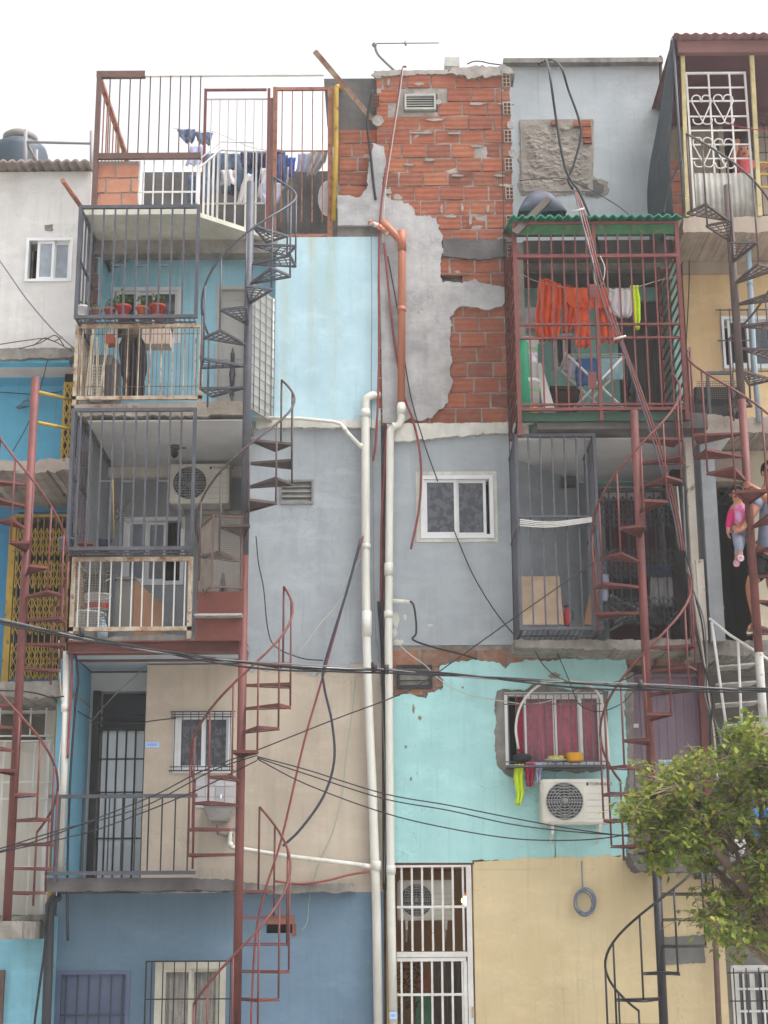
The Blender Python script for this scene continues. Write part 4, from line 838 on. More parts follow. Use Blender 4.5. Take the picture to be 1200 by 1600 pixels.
# dark screen net on the left side of terrace
b=B(); A=P(1053,58,Yt_); D=P(1040,330,Yt_); ze=zf5-.05
b.sheet(lambda u,v:V((xr0-.06-.10*v+.02*math.sin(v*7+u*3)-.05*u,Yt_+1.6*u,A.z+(ze-A.z)*v-.85*u*(1-v))),14,16); 
tag(b.build('shade_net',mat('dark_grey_net',S(74,80,86),S(60,66,72),sc=6,rough=.9,bump=.3,bsc=90),h4,solid=.006),None)
b=B(); b.tube([V((xr0-.04,Yt_-.02,A.z)),V((xr0-.04,Yt_-.02,zf5))],.015,6); b.build('net_pole',M_grey,h4)
b=B(); x0,x1,z0,z1=RC(1044,252,1066,336,Yt_+.2)
bricks(b,x0,x1,z0,z1,Yt_+.2,.3,.13,.015,depth=.12); b.build('brick_pier',mat('side_brick',isl=[S(142,78,60),S(160,92,70),S(128,68,54)],rough=.9,bump=.3,bsc=30,dust=(S(180,150,130),9,.5)),h4)
b=B(); b.box(x0+.01,x1-.01,Yt_+.21,Yt_+.33,z0,z1); b.box(x1-.001,x1+.05,Yt_+.2,Yt_+.3,z0,z1+.05); b.build('mortar',M_mort,h4)
# white gate with heart scrolls
hg=thing('heart_gate','white grille gate with four scrolled hearts and grey sheet bottom at the top right terrace','gate',(XX(1125,334,Yt_+.1),Yt_+.1,zf5))
Yh=Yt_+.12; x0,x1,z0,z1=RC(1077,113,1173,336,Yh); z0=zf5
b=B(); frame4(b,x0,x1,z0,z1,Yh-.012,Yh+.012,.022)
for x in (1112,1145): X=XX(x,200,Yh); b.box(X-.009,X+.009,Yh-.009,Yh+.009,z0+.02,z1-.02)
for y in (137,158,182,204,226,248): z=ZZ(1125,y,Yh); b.box(x0+.02,x1-.02,Yh-.0075,Yh+.0075,z-.0075,z+.0075)
b.build('frame',M_wpaint,hg)
for cx,yt in ((1095,152),(1129,151),(1097,218),(1130,220)):
    b=B(); c=P(cx,yt,Yh); s=.105; hh=.30
    for sg in (-1,1):
        pts=[V((c.x,Yh-.016,c.z-.07))]+[V((c.x+sg*(s*.5-s*.5*math.cos(t*PI/8)) ,Yh-.016,c.z-.04+.055*math.sin(t*PI/8))) for t in range(2,9)]+[V((c.x+sg*s*.95,Yh-.016,c.z-.08)),V((c.x,Yh-.016,c.z-hh))]+[V((c.x-sg*(.05-.05*math.cos(t*PI/6)),Yh-.016,c.z-hh-.035*math.sin(t*PI/6))) for t in range(1,7)]+[V((c.x-sg*.105,Yh-.016,c.z-hh+.03))]
        b.tube(pts,.008,5)
    b.build('heart_scroll',M_wpaint,hg)
b=B(); zp=ZZ(1125,272,Yh); nx=36; b.sheet(lambda u,v:V((x0+.03+(x1-x0-.06)*u,Yh-.02+.008*math.sin(u*60),zp+(z0-zp)*v)),nx*3,2); b.build('sheet_panel',mat('weathered_grey_sheet',S(168,166,160),S(140,138,132),sc=5,rough=.6,bump=.1,streak=(S(120,112,104),.5,8)),hg,solid=.004)
# right cage of the terrace
tc=thing('terrace_cage','dark grille with yellow rails at the right edge of the top right terrace','cage',(XX(1215,334,Yh),Yh,zf5))
b=B(); grille(b,(1182,178,1330,336),Yh+.3,14,.008,(190,214,238,262),.012,'tb'); b.build('bars',M_black,tc)
b=B(); 
for y in (254,272,292): b.hb(1182,1330,y,Yh+.1,.022)
b.build('rails',M_yell,tc)
# dark awning and mesh frame on the cream storey
aw=thing('awning','black sagging awning with small mesh frame, on the slab under the barred cream wall window','awning',(XX(1125,650,15.9),15.9,zf4))
b=B(); b.sheet(lambda u,v:V((XX(1078+84*u,620,15.7),15.65+.45*v,ZZ(1120,650,15.7)+(.36-.1*abs(u-.5))*v+.02*math.sin(u*9))),20,8)
b.box(XX(1086,620,15.9),XX(1160,620,15.9),15.88,15.94,zf4,ZZ(1120,606,15.9)); b.build('canopy',mat('black_canvas',S(44,43,42),S(34,33,32),bump=.1),aw,solid=.012)
b=B(); x0,x1,z0,z1=RC(1107,581,1145,648,15.62); b.box(x0-.015,x0+.015,15.6,15.63,z0,z1); b.box(x1-.015,x1+.015,15.6,15.63,z0,z1-.02); b.box(x0+.015,x1+.015,15.6,15.63,z1-.03,z1); b.build('pole_frame',M_grey,aw)
b=B(); x0,x1,z0,z1=RC(1090,595,1156,622,15.63)
for i in range(20): b.box(x0+(x1-x0)*i/19-.002,x0+(x1-x0)*i/19+.002,15.64,15.644,z0,z1)
for i in range(9): b.box(x0,x1,15.644,15.648,z0+(z1-z0)*i/8-.002,z0+(z1-z0)*i/8+.002)
b.build('mesh_screen',mat('mesh_wire',S(90,84,76),bump=0),aw)
# lower white stair rail on the right
st=thing('stair_railing','white metal landing with sloped handrail and steps below the dark doorway, above the leafy tree','stairs',(XX(1150,1160,15.2),15.2,ZZ(1150,1160,15.2)))
b=B(); b.pt([(1108,966),(1140,992),(1200,1030),(1230,1050)],15.1,.014); b.build('handrail',M_wpaint,st)
b=B()
for x,y0,y1,dx in ((1112,972,1130,22),(1153,1000,1145,6),(1190,1024,1160,0)): b.pt([(x,y0),(x+dx,y1)],15.1,.014)
b.build('posts',M_wpaint,st)
M_gw2=mat('greyed_white_metal',S(176,176,172),S(150,148,144),sc=6,rough=.6,bump=.1,spot=(S(120,100,88),12,.58,.66))
for i,(xa,xb,y) in enumerate(((1124,1182,1038),(1118,1186,1066),(1118,1190,1097),(1130,1200,1130))):
    b=B(); a=P(xa,y+3,15.1); c=P(xb,y-2,15.1); b.hull8([a+V((0,0,-.007)),c+V((0,0,-.007)),c+V((-.02,.3,-.007)),a+V((.05,.28,-.007)),a+V((0,0,.007)),c+V((0,0,.007)),c+V((-.02,.3,.007)),a+V((.05,.28,.007))]); b.build('tread',M_gw2,st)
# white peeling post by the dark doorway
p=B(); a=P(1072,690,15.5); c=P(1092,1000,15.5); p.bar((c.x,15.5,zf3),(P(1075,690,15.5).x,15.5,zf4-.15),.075); 
solo(p,'post',mat('peeling_white_post',S(204,198,188),S(186,178,166),sc=3,bump=.3,bsc=14,spot=(S(132,116,104),8,.6,.66)),'tall peeling white post left of the dark doorway with the man','post')
p=B(); p.pbox(1091,874,1103,1000,15.42,15.5); p.pbox(1086,882,1091,1000,15.44,15.52); solo(p,'post',mat('peeling_white_post'),'short thick white stub post beside the tall peeling post','post')
# ================================================================ house on the far left (L)
m_wl=mat('off_white_wall',S(206,205,204),S(190,188,186),sc=.9,bump=.2,bsc=9,streak=(S(168,158,148),.5,3),dust=(S(214,213,212),3,.5),crack=.5)
m_b1=mat('bright_blue_wall',S(104,184,216),S(94,172,206),sc=1.1,bump=.1,streak=(S(86,150,180),.4,4))
m_b2=mat('strong_blue_wall',S(66,140,184),S(58,126,170),sc=1.3,bump=.12,streak=(S(50,104,140),.4))
m_b3=mat('worn_light_blue_wall',S(128,184,202),S(116,168,186),sc=1.3,bump=.3,bsc=10,streak=(S(110,140,146),.5,4),spot=(S(120,120,116),4,.66,.7))
YL=16.1; XLr=XX(112,700,YL); XLl=XX(-130,800,YL)
h1=thing('house','far left house with off white plaster top, bright blue middle storeys and yellow gates','house',((XLl+XLr)/2,17,0))
zt=ZZ(50,288,YL); zs5=ZZ(50,545,YL-.45); zs5b=ZZ(50,560,YL-.45); zs4=ZZ(50,714,15.4); zs4b=ZZ(50,734,15.4); zs3=ZZ(50,1064,15.4); zs3b=ZZ(50,1090,15.4); zs2=ZZ(40,1432,YL)
wl=rx(40,113,372,440,YL-.3,YL-.3)
XLt=XX(146,400,YL)
wall(h1,'wall',m_wl,(XLl,XLt,zs5b-.05,zt),YL-.3,.3,[(wl[0],wl[1],wl[2],wl[3])],world=True)
window(h1,(40,372,113,440),YL-.3,M_alu,M_glass,((.2,.62),(.58,1)),w=.03,pms=[mat('pale_glass',S(150,158,166),S(128,136,146),rough=.1,bump=0,sc=5)]*2)
b=B(); b.sheet(lambda u,v:V((XLl+(XLt-XLl)*u,YL-.48+4*v,zt+.03+.35*v+.015*math.sin(u*(XLt-XLl)*64))),240,2); b.build('corrugated_roof',mat('old_fibre_cement',S(150,140,134),S(110,102,98),sc=5,rough=.95,bump=.4,streak=(S(80,74,70),.5)),h1,solid=.03)
b=B(); b.plate(rag([(-130,546,.01),(118,543,.02),(118,560,.015),(-130,562,.015)],YL-.5,.015),YL-.5,4); b.build('balcony_slab',M_conc,h1)
b=B(); x0,x1,z0,z1=RC(70,350,82,358,YL-.31); b.plate(rag([(69,351),(82,350),(83,358),(70,359)],YL-.31,.01,.03),YL-.308,.01); b.build('cement_blob',M_conc,h1)
XLi=XX(100,640,16.4)
wall(h1,'wall',m_b1,(XLl,XLr+.02,zs4,zs5b-.02),16.4,.2,world=True)
b=B(); b.box(XLl,XLr+.02,YL-.44,16.4,zs5b-.045,zs5b-.015); b.build('ceiling',m_b1,h1)
b=B(); b.plate(rag([(-130,716,.01),(60,720,.02),(116,712,.02),(116,734,.02),(60,738,.02),(-130,736,.01)],15.4,.015),15.4,4.5); b.build('balcony_slab',mat('pale_worn_concrete'),h1)
wall(h1,'wall',m_b2,(XLl,XLr+.02,zs3,zs4b),16.8,.2,[rx(22,112,800,1060,16.8,16.8)],world=True)
b=B(); b.plate(rag([(-130,1066,.01),(108,1064,.02),(108,1088,.02),(-130,1092,.02)],15.4,.015),15.4,4.5); b.build('balcony_slab',M_conc,h1)
b=B(); q=rx(15,115,800,1060,17.3,17.3); b.box(q[0]-.1,q[1]+.1,17.4,17.45,zs3,zs4b); b.build('unlit_room_panel',M_dark,h1)  # near-black panel paints the dark behind the folding gate
m_offp=mat('cream_panel',S(206,202,192),S(188,184,174),sc=1.5,bump=.08,streak=(S(168,160,148),.4,5))
wall(h1,'wall',m_offp,(XLl,XLr,zs2,zs3b),16.3,.2,[rx(-60,72,1112,1160,16.3,16.3)],world=True)
b=B(); q=rx(-60,74,1112,1160,16.3,16.3); b.box(q[0],q[1],16.7,16.72,q[2],q[3]); b.build('transom_glass',mat('dim_transom',S(128,124,114),S(110,106,98),bump=0),h1)
wall(h1,'wall',m_b3,(XLl,XX(80,1500,15.75),0,zs2),15.75,.3,[rx(-60,5,1516,1660,15.75,15.75)],world=True)
b=B(); b.box(XLl,XX(80,1500,15.75),15.75,16.3,zs2+.001,zs2+.06) if False else b.plate(rag([(-130,1430,.01),(78,1430,.02),(76,1438,.02),(-130,1440,.01)],15.7,.01),15.7,.6); b.build('ledge',M_conc,h1)
b=B(); q=rx(-60,5,1516,1660,15.75,15.75); b.box(q[0],q[1],15.85,15.87,q[2],q[3]); b.box(q[1]-.05,q[1],15.7,15.84,q[2],q[3]); b.build('window',M_brown,h1)
b=B(); b.box(XLl,XLr,19.9,20,0,zt); b.box(XLr,XLr+.02,17,19.9,0,z5b-.3) ; b.build('rear_wall',M_concd,h1)
# yellow gates
yg=thing('folding_gate','tall yellow diamond folding gate across the dark opening of the far left house','gate',(XX(60,1060,16.6),16.6,zs3))
q=rx(22,106,806,1062,16.6,16.6); b=B()
for a,c in ((.0,.22),(.27,.5),(.55,.72),(.75,.92)):
    b=B(); lattice(b,(q[0],q[1],q[2]+(q[3]-q[2])*a,q[2]+(q[3]-q[2])*c),16.6,9,3 if c-a>.2 else 2,.006); b.build('lattice',M_yell,yg)
b=B(); grille(b,(20,806,106,1062),16.63,9,.01,(),.03,'t'); b.box(q[0]-.09,q[0]-.02,16.6,16.68,zs3,q[3]); b.build('frame',M_yell,yg)
y2=thing('folding_gate','small yellow folding gate end showing beside the dark grey cages, on the bright blue storey','gate',(XX(108,712,15.9),15.9,zs4))
q=rx(99,117,600,712,15.9,15.9); b=B(); lattice(b,(q[0],q[1],zs4,q[3]),15.9,2,7,.008); b.build('lattice',M_yell,y2); b=B(); frame4(b,q[0]-.02,q[1]+.01,zs4,q[3]+.03,15.92,15.95,.03); b.build('frame',M_yell,y2)
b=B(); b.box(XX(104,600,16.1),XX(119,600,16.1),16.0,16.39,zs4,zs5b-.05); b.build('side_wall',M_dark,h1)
# white bar gate on the lower left storey
wgq=thing('bar_gate','white bar gate with small top lattice over cream panels, left of the yellow post','gate',(XX(40,1430,16.1),16.1,zs2))
b=B(); grille(b,(-60,1095,84,1150),16.1,6,.014,(1150,1158),.016,'t'); grille(b,(-60,1160,84,1430),16.1,6,.014,(1222,1248,1355),.016,'r'); b.build('bars',M_wpaint,wgq)
b=B(); b.box(XX(66,1300,16.1),XX(82,1300,16.1),16.13,16.16,zs2,ZZ(70,1160,16.1)); b.build('frame',M_wpaint,wgq)
p=B(); p.pbox(80,1100,87,1425,15.75,15.82); solo(p,'post',M_yell,'slim yellow post between white bar gate and white drain pipe','post')
# water tank and roof frame behind the far left house
tk=thing('water_tank','dark ribbed round water tank with domed lid on the roof of the far left house','tank',P(28,282,18.5))
c=P(28,285,18.5); r=XX(72,250,18.5)-XX(28,250,18.5); h=ZZ(28,234,18.5)-c.z
m_tk=mat('dark_plastic_tank',S(62,74,86),S(54,66,78),rough=.45,bump=.02)
b=B(); b.lathe(c-V((0,0,.5)),[(r,0),(r,.5),(r*.985,.52),(r,.55),(r,h+.42),(r*.93,h+.5),(r*.55,h+.6)],32); b.build('body',m_tk,tk)
b=B(); z=h+.11; b.lathe(c+V((0,0,0)),[(r*.6,z-.02),(r*.62,z+.06),(r*.5,z+.10),(r*.2,z+.13),(.01,z+.135)],24); b.build('lid',mat('grey_lid',S(120,116,112),rough=.5,bump=.02),tk)
fr=thing('scaffold','thin grey pipe frame standing on the roof beside the dark water tank','frame',P(90,282,17.2))
b=B(); Yq=17.0
for x,y0 in ((40,203),(143,205)): b.pt([(x,290),(x,y0)],Yq,.022)
b.pt([(42,222),(141,224)],Yq,.018); b.pt([(57,254),(140,256)],Yq,.018); b.pt([(57,288),(57,234)],Yq+.2,.02); b.tube([P(42,224,Yq),P(57,254,Yq+.2)],.02); b.build('tubes',mat('grey_pipe',S(134,130,132),rough=.5,bump=.02),fr)
# ================================================================ spiral stairs
def spiral(label,pole,px,Y,R,flights,sgn,pr=.041):
    """pole: [(y_top,y_bottom,material)], px: (x,y) reference on the pole; flights: dict(y0,y1,n,a0,st,mat,style)"""
    X=XX(px[0],px[1],Y); zz=lambda y:ZZ(px[0],y,Y)
    t=thing('spiral_staircase',label,'staircase',(X,Y,max(0,min(zz(p[1]) for p in pole))))
    for ya,yb,m_ in pole:
        b=B(); b.lathe((X,Y,0),[(pr,max(0,zz(yb))),(pr,zz(ya))],14); b.build('pole',m_,t)
    for f in flights:
        n=f['n']; m_=f['mat']; st=rad(f.get('st',28))*sgn; a0=rad(f['a0']); hw=abs(st)*.52
        za,zb=zz(f['y0']),zz(f['y1']); rail=[]; R_=f.get('R',R); rh=f.get('rh',.86)
        pt=lambda r,a,z:V((X+r*math.cos(a),Y+r*math.sin(a),z))
        bal=B()
        for k in range(n):
            a=a0+st*k; z=za+(zb-za)*k/max(1,n-1)
            if k in f.get('skip',()): continue
            b=B(); ri=pr*.9
            if f['style']=='plate':
                p=[pt(ri,a-hw*.5,z),pt(R_,a-hw,z),pt(R_,a+hw,z),pt(ri,a+hw*.5,z)]; th=V((0,0,.012)); dp=V((0,0,-.03))
                b.hull8([q-th for q in p]+[q for q in p])
                for q0,q1 in ((p[0],p[1]),(p[1],p[2]),(p[2],p[3])): b.bar(q0-V((0,0,.021)),q1-V((0,0,.021)),.010,.02)
            else:
                p=[pt(ri,a-hw*.5,z),pt(R_,a-hw,z),pt(R_,a+hw,z),pt(ri,a+hw*.5,z)]
                for q0,q1 in ((p[0],p[1]),(p[1],p[2]),(p[2],p[3])): b.bar(q0,q1,.022)
                for i in range(1,6):
                    q0,q1=p[0].lerp(p[1],i/6),p[3].lerp(p[2],i/6); b.bar(q0,q1,.009)
                for i in (1,2,): b.bar(p[0].lerp(p[3],i/3),p[1].lerp(p[2],i/3),.009)
            b.build('tread',m_,t)
            q=pt(R_,a-sgn*hw,z); dz=(zb-za)/max(1,n-1); zr=z+rh-dz*.5
            if k>0: bal.tube([V((q.x,q.y,z-dz)),V((q.x,q.y,zr))],.010,5)
        for k in range(f.get('k0',1),n*4):
            kk=k/4; a=a0+st*(kk-.5); rail.append(pt(R_,a,za+(zb-za)*(kk-.5)/max(1,n-1)+rh))
        dz=(zb-za)/max(1,n-1)
        for q,zf_ in ((rail[0],za-dz*.6),(rail[-1],zb)): bal.tube([V((q.x,q.y,zf_)),q],.011,5)
        bal.build('balusters',m_,t)
        b=B(); b.tube(rail,.012,7); b.build('handrail',m_,t)
    return t
M_dbs=mat('dark_brown_steel',S(88,76,74),S(70,62,62),sc=6,rough=.65,bump=.1,spot=(S(108,78,66),16,.6,.68))
# a0 = angle of the lowest tread seen (180 = left, 270 = towards the street, 0 = right); sgn + = counter-clockwise from above
sp1=spiral('tall spiral staircase, dark grey at top and red oxide below, before the left balconies',[(285,868,M_grey),(868,1700,M_red)],(383,800),14.85,.47,[
 dict(y0=1688,y1=1390,n=8,a0=-131,st=28,mat=M_red,style='plate',rh=.72),
 dict(y0=1333,y1=1032,n=9,a0=168,mat=M_red,style='plate',rh=.72),
 dict(y0=955,y1=684,n=8,a0=161,mat=M_dbs,style='plate',st=34,skip=(0,1),rh=.66),
 dict(y0=605,y1=350,n=9,a0=160,mat=M_grey,style='grate',st=32,rh=.68)],1)
# closed red risers and wire guard of the stair (parts of it)
b=B(); x0,x1,z0,z1=RC(305,922,379,1000,14.7); b.box(x0,x1,14.72,14.735,z0,z0+(z1-z0)*.44); b.box(x0+.01,x1,14.76,14.775,z0+(z1-z0)*.5,z1); b.build('riser',mat('dull_red_riser',S(118,66,58),S(98,56,50),sc=4,rough=.7,bump=.1,streak=(S(84,50,46),.5,8)),sp1)
b=B(); b.box(x0,x1,14.6,14.76,z0+(z1-z0)*.45,z0+(z1-z0)*.49); b.build('tread',mat('greyed_white_metal'),sp1)
mg=B(); p0=P(311,855,14.75); A,Bq,Cc=P(311,860,14.95),P(332,860,14.45),P(378,860,14.5)
zt,zb=ZZ(345,808,14.5),ZZ(345,918,14.5); m_me=mat('mesh_guard_wire',S(150,140,128),S(120,108,98),sc=9,bump=0)
def meshpan(b,A,C,z0,z1,s=.02,r=.0022):
    n=int((C-A).length/s)
    for i in range(n+1):
        q=A.lerp(C,i/n); b.bar((q.x,q.y,z0),(q.x,q.y,z1),r)
    for j in range(int((z1-z0)/s)+1):
        z=z0+s*j; b.bar((A.x,A.y,z),(C.x,C.y,z),r)
meshpan(mg,A,Bq,zb+.05,zt); meshpan(mg,Bq,Cc,zb,zt); mg.build('wire_guard',m_me,sp1)
b=B()
for q in (A,Bq,Cc): b.bar((q.x,q.y,zb-.02),(q.x,q.y,zt+.02),.018)
for z in (zb,zt): b.bar((A.x,A.y,z),(Bq.x,Bq.y,z),.016); b.bar((Bq.x,Bq.y,z),(Cc.x,Cc.y,z),.016)
b.build('guard_frame',M_brown,sp1)
sp2=spiral('red oxide spiral staircase with black lower pole, before the purple door and grey recess',[(642,1358,M_red),(1358,1720,M_black)],(1008,1000),14.85,.46,[
 dict(y0=1684,y1=1395,n=8,a0=116,st=36,mat=M_black,style='plate',R=.5,rh=.6),
 dict(y0=1318,y1=1010,n=9,a0=128,mat=M_red,style='plate',st=29,rh=.66),
 dict(y0=955,y1=685,n=8,a0=162,mat=M_red,style='plate',st=30,rh=.66)],1)
sp3=spiral('far right spiral staircase, brown on top and red below, with the man on it',[(290,625,M_dbs),(625,1020,M_red),(1020,1170,mat('greyed_white_metal'))],(1164,700),14.85,.50,[
 dict(y0=975,y1=675,n=9,a0=70,st=34,mat=M_red,style='plate',rh=.92),
 dict(y0=612,y1=345,n=9,a0=80,st=28,mat=M_dbs,style='grate',rh=.8)],-1)
sp4=spiral('red oxide spiral staircase at the far left in front of the yellow folding gate',[(590,1455,M_red)],(34,1000),14.85,.40,[
 dict(y0=1392,y1=1100,n=9,a0=60,st=30,mat=M_red,style='plate',rh=.6),
 dict(y0=1040,y1=755,n=9,a0=49,st=27,mat=M_red,style='plate',rh=.7)],-1)
b=B(); 
for y in (1450,): q=P(13,y,14.85); b.box(q.x-.12,q.x+.14,14.7,15.74,q.z-.1,q.z+.06)
b.build('footing',M_conc,sp4)
b=B()
for ya,yb,xb in ((612,625,112),(660,672,118)): b.tube([P(58,ya,14.85),P(xb,yb,15.5)],.018,8)
b.build('yellow_rail',M_yell,sp4)
# ================================================================ pipes
def pipe(name,label,cat,pts,Y,r,m_,n=12,sm=0,collars=(),cm=None,group=None):
    w=[P(p[0],p[1],p[2] if len(p)>2 else Y) for p in pts]; base=min(w,key=lambda v:v.z)
    if not collars:
        b=B(); b.tube(spl(w,sm) if sm else w,r,n); return solo(b,name,m_,label,cat,group)
    t=thing(name,label,cat,base,group); b=B(); b.tube(spl(w,sm) if sm else w,r,n); b.build('tube',m_,t)
    for c in collars:
        x,y0,y1=c[:3]; Yc=c[3] if len(c)>3 else Y
        b=B(); b.tube([P(x,y0,Yc),P(c[4] if len(c)>4 else x,y1,Yc)],r*1.16,n); b.build('collar',cm or m_,t)
    return t
pipe('drain_pipe','long thick white drain pipe down the joint, left of its twin','pipe',[(592,618,16.02),(580,618),(573,622),(571,632),(571.5,900),(573,1010),(577,1130),(581,1210),(588,1410),(592,1660)],15.9,.044,M_pvc,14,collars=((571,640,652),(571.5,850,858),(573,955,995),(587.5,1345,1360)))
pipe('drain_pipe','white drain pipe with swan neck under the orange pipe, right of its twin','pipe',[(627,630),(627,655),(624,664),(616,667),(610,673),(609.5,690),(607,1000),(609,1200),(611,1400),(616,1660)],15.88,.040,M_pvc,14,collars=((627,634,648),(618,667,667,15.88,612),(607.5,880,900),(607,955,966),(611,1352,1366)))
pipe('drain_pipe','orange plastic drain pipe on the plaster patch of the brick wall','pipe',[(597,347,15.96),(607,356),(622,372),(628,378),(628,400),(627,632)],15.89,.040,M_opvc,14,collars=((628,361,392),(627.5,480,487)))
pipe('pipe','short orange pipe stub flecked with mortar, sloping into the top of the orange pipe','pipe',[(577,347,15.93),(592,354),(608,366)],15.9,.03,mat('mortar_flecked_orange',S(178,106,80),S(196,190,184),sc=20,lo=.48,hi=.54),10)
pipe('pipe','thin white waste pipe along the ledge, ending slanted at the thick white pipe','pipe',[(395,652),(470,654),(520,659),(532,662),(545,678),(566,700)],15.88,.02,M_pvc,10,collars=((537,668,674,15.88,542),(562,694,699,15.88,566)))
pipe('pipe','white sink waste pipe crossing the beige wall to the thick drain pipe','pipe',[(363,1295,15.9),(360,1300),(358,1318),(362,1324),(450,1338),(568,1352),(582,1354)],15.9,.022,M_pvc,10,collars=((565,1352,1354,15.9,578),(359,1316,1324,15.9,362)))
pipe('pipe','thin straight white pipe along the top of the beige wall','pipe',[(384,1041),(480,1044),(566,1046)],15.9,.016,M_pvc,8)
pipe('drain_pipe','white drain pipe beside the blue pilaster at the left balcony edge','pipe',[(104,1018),(101,1200),(94,1368)],15.38,.035,M_pvc,12,collars=((102,1100,1112),))
pipe('pipe','yellow gas pipe with bend standing against the dark concrete by the orange rooftop gate','pipe',[(533,140,16.1),(530,134),(526,136),(525,150),(525,230),(521,345)],16.0,.03,M_yell,10)
pipe('pipe','short ribbed white pipe stub leaving the right drain pipe','pipe',[(612,939),(640,941)],15.9,.024,M_pvc,10)
pipe('downspout','rusty brown downspout at the right end of the cream wall','pipe',[(1117,1448),(1119,1500),(1126,1660)],15.85,.028,M_brown,10,collars=((1117,1462,1468),))
pipe('downspout','thick dark grey pipe at the left edge of the deep blue wall','pipe',[(90,1402,15.7),(82,1405),(78,1414),(76,1500),(70,1660)],15.6,.045,mat('charcoal_pipe',S(62,64,72),S(52,54,60),rough=.5,bump=.03),12)
pipe('conduit','white plastic conduit arched over the pink curtained window','conduit',[(810,1170),(806,1135),(815,1100),(840,1072),(870,1063),(905,1066),(928,1076),(940,1095),(947,1130),(952,1190)],15.9,.013,M_pvc,8,5)
pipe('pipe','blue grey pipe behind the far right spiral stair','pipe',[(1168,362),(1172,440),(1178,560),(1186,660)],15.6,.03,mat('blue_grey_pipe',S(140,156,168),rough=.45,bump=.02),10,collars=((1168,370,378),(1172,440,446)))
pipe('pipe','rusty slanted pipe stub at the left corner of the roof slab','pipe',[(98,282,14.75),(128,325,15.28)],15,.026,M_orust,8)
# ================================================================ cables and hoses
def cab(label,pts,Y,r,m_=None,name='cable',sm=6,n=6,cat='cable',group=None):
    b=B(); b.pt(pts,Y,r,n,sm); return solo(b,name,m_ or M_cable,label,cat,group)
cb=thing('cable_bundle','thick black bundle of power cables sagging across the whole front','cable',P(600,1060,14.0))
for i,(dy,dz,m_) in enumerate(((0,0,M_cable),(3,.5,M_cable),(-3,1.1,M_cableg),(5,2.2,M_cable))):
    b=B(); pts=[]
    for k in range(41):
        x=-60+1330*k/40; t=x/1200; y=958+ (1047-958)*math.sin(min(1,max(0,(x+60)/660))*PI/2) if x<600 else 1047+ (1079-1047)*math.sin((x-600)/670*PI/2)
        pts.append(P(x,y+dy*math.sin(x*.012+i)+dy*.4,14.0+.012*math.cos(x*.05+i*2)))
    b.tube(pts,.0085 if i!=2 else .006,6); b.build('strand',m_,cb)
for x,y in ((127,988),(584,1042),(603,1046),(1000,1070)):
    b=B(); b.tube([P(x,y-7,14.0),P(x+1,y+7,14.0)],.026,8); b.build('clamp',M_cable,cb)
cab('red hose running slanted over the beige wall down to the stair foot',[(567,838),(540,930),(505,1055),(475,1160),(440,1310),(412,1400),(398,1480),(390,1660)],15.86,.011,M_cabler,'hose')
cab('blue black hose bulging over the beige wall beside the red hose',[(564,842),(543,920),(508,1035),(506,1070),(519,1130),(522,1190),(505,1245),(470,1295),(442,1322)],15.84,.013,M_cableb,'hose')
cab('red hose hanging from the brick coping down the house joint',[(635,104,15.9),(628,112),(617,190),(604,260),(594,340),(592,420),(592,560),(588,680),(583,720)],15.93,.012,M_cabler,'hose')
cab('dark red hose behind the orange pipe over the plaster patch',[(600,380),(606,440),(612,500),(620,560),(632,620),(645,655),(655,700),(658,745),(654,800),(642,858)],15.93,.012,M_cabler,'hose')
cab('dark red hose in the joint between the two white drain pipes',[(604,350),(605,480),(604,600),(602,700),(596,830),(595,960)],16.0,.013,M_cabler,'hose')
cab('thin white wire beside the red hose on the brick wall',[(630,106,15.9),(624,150),(612,230),(602,300),(598,380)],15.92,.005,M_cablew)
cab('thin black cable slanting over the plaster patch to the white window',[(606,400),(622,490),(640,610),(662,690),(684,752)],15.95,.006)
cab('black hose hanging along the light plaster beside the dark concrete block',[(582,140),(574,190),(579,240),(584,290),(587,312)],15.96,.014,M_cable,'hose')
cab('black cable running down the joint beside the left drain pipe',[(592,940),(597,1010),(599,1100),(600,1240),(601,1390)],15.97,.018,n=8)
cab('thin grey cable in the lower joint between the drain pipes',[(590,1000),(598,1120),(603,1260),(600,1380)],15.95,.006,M_cableg)
cab('pale wire drooping from the left drain pipe over the grey wall',[(578,840),(568,866),(548,895),(538,915),(524,948),(500,975),(462,1028)],15.9,.005,M_cablew)
cab('faint green wire down the beige wall',[(556,1055),(552,1100),(541,1180),(535,1240),(520,1300),(500,1345),(484,1400),(480,1440),(470,1455)],15.96,.004,mat('green_wire',S(140,160,150),bump=0))
cab('grey wire across the off white wall of the far left house',[(-40,360),(0,408),(40,465),(80,512),(116,545)],15.4,.008,M_cableg)
low=[[(-60,1345),(0,1330),(60,1313),(130,1287),(240,1243),(300,1212),(348,1192),(402,1172),(520,1125),(640,1078),(720,1025),(800,968),(880,912),(960,858)],[(-60,1350),(0,1332),(100,1310),(170,1290),(300,1238),(402,1188)],[(-60,1342),(0,1326),(90,1298),(220,1262),(330,1205),(402,1180)]]
for p,l in zip(low,('thin black cable rising from the lower left across the turquoise top to the grey cage','lowest of the thin black cables from the lower left to the spiral stair pole','thin black cable just above the lowest one from the lower left to the stair pole')): cab(l,p,14.6,.0058)
for p,l in zip([[(402,1182),(480,1203),(600,1240),(700,1258),(800,1278),(900,1296),(1005,1310)],[(402,1184),(480,1210),(600,1248),(700,1266),(800,1288),(900,1300),(1005,1307)],[(402,1186),(480,1226),(600,1270),(700,1294),(800,1310),(880,1313),(940,1310),(1005,1300)]],('upper thin black cable between the two spiral stairs, passing under the air conditioner','middle thin black cable between the two spiral stairs, passing under the air conditioner','lowest thin black cable between the two spiral stairs, sagging below the air conditioner')): cab(l,p,14.75,.0058)
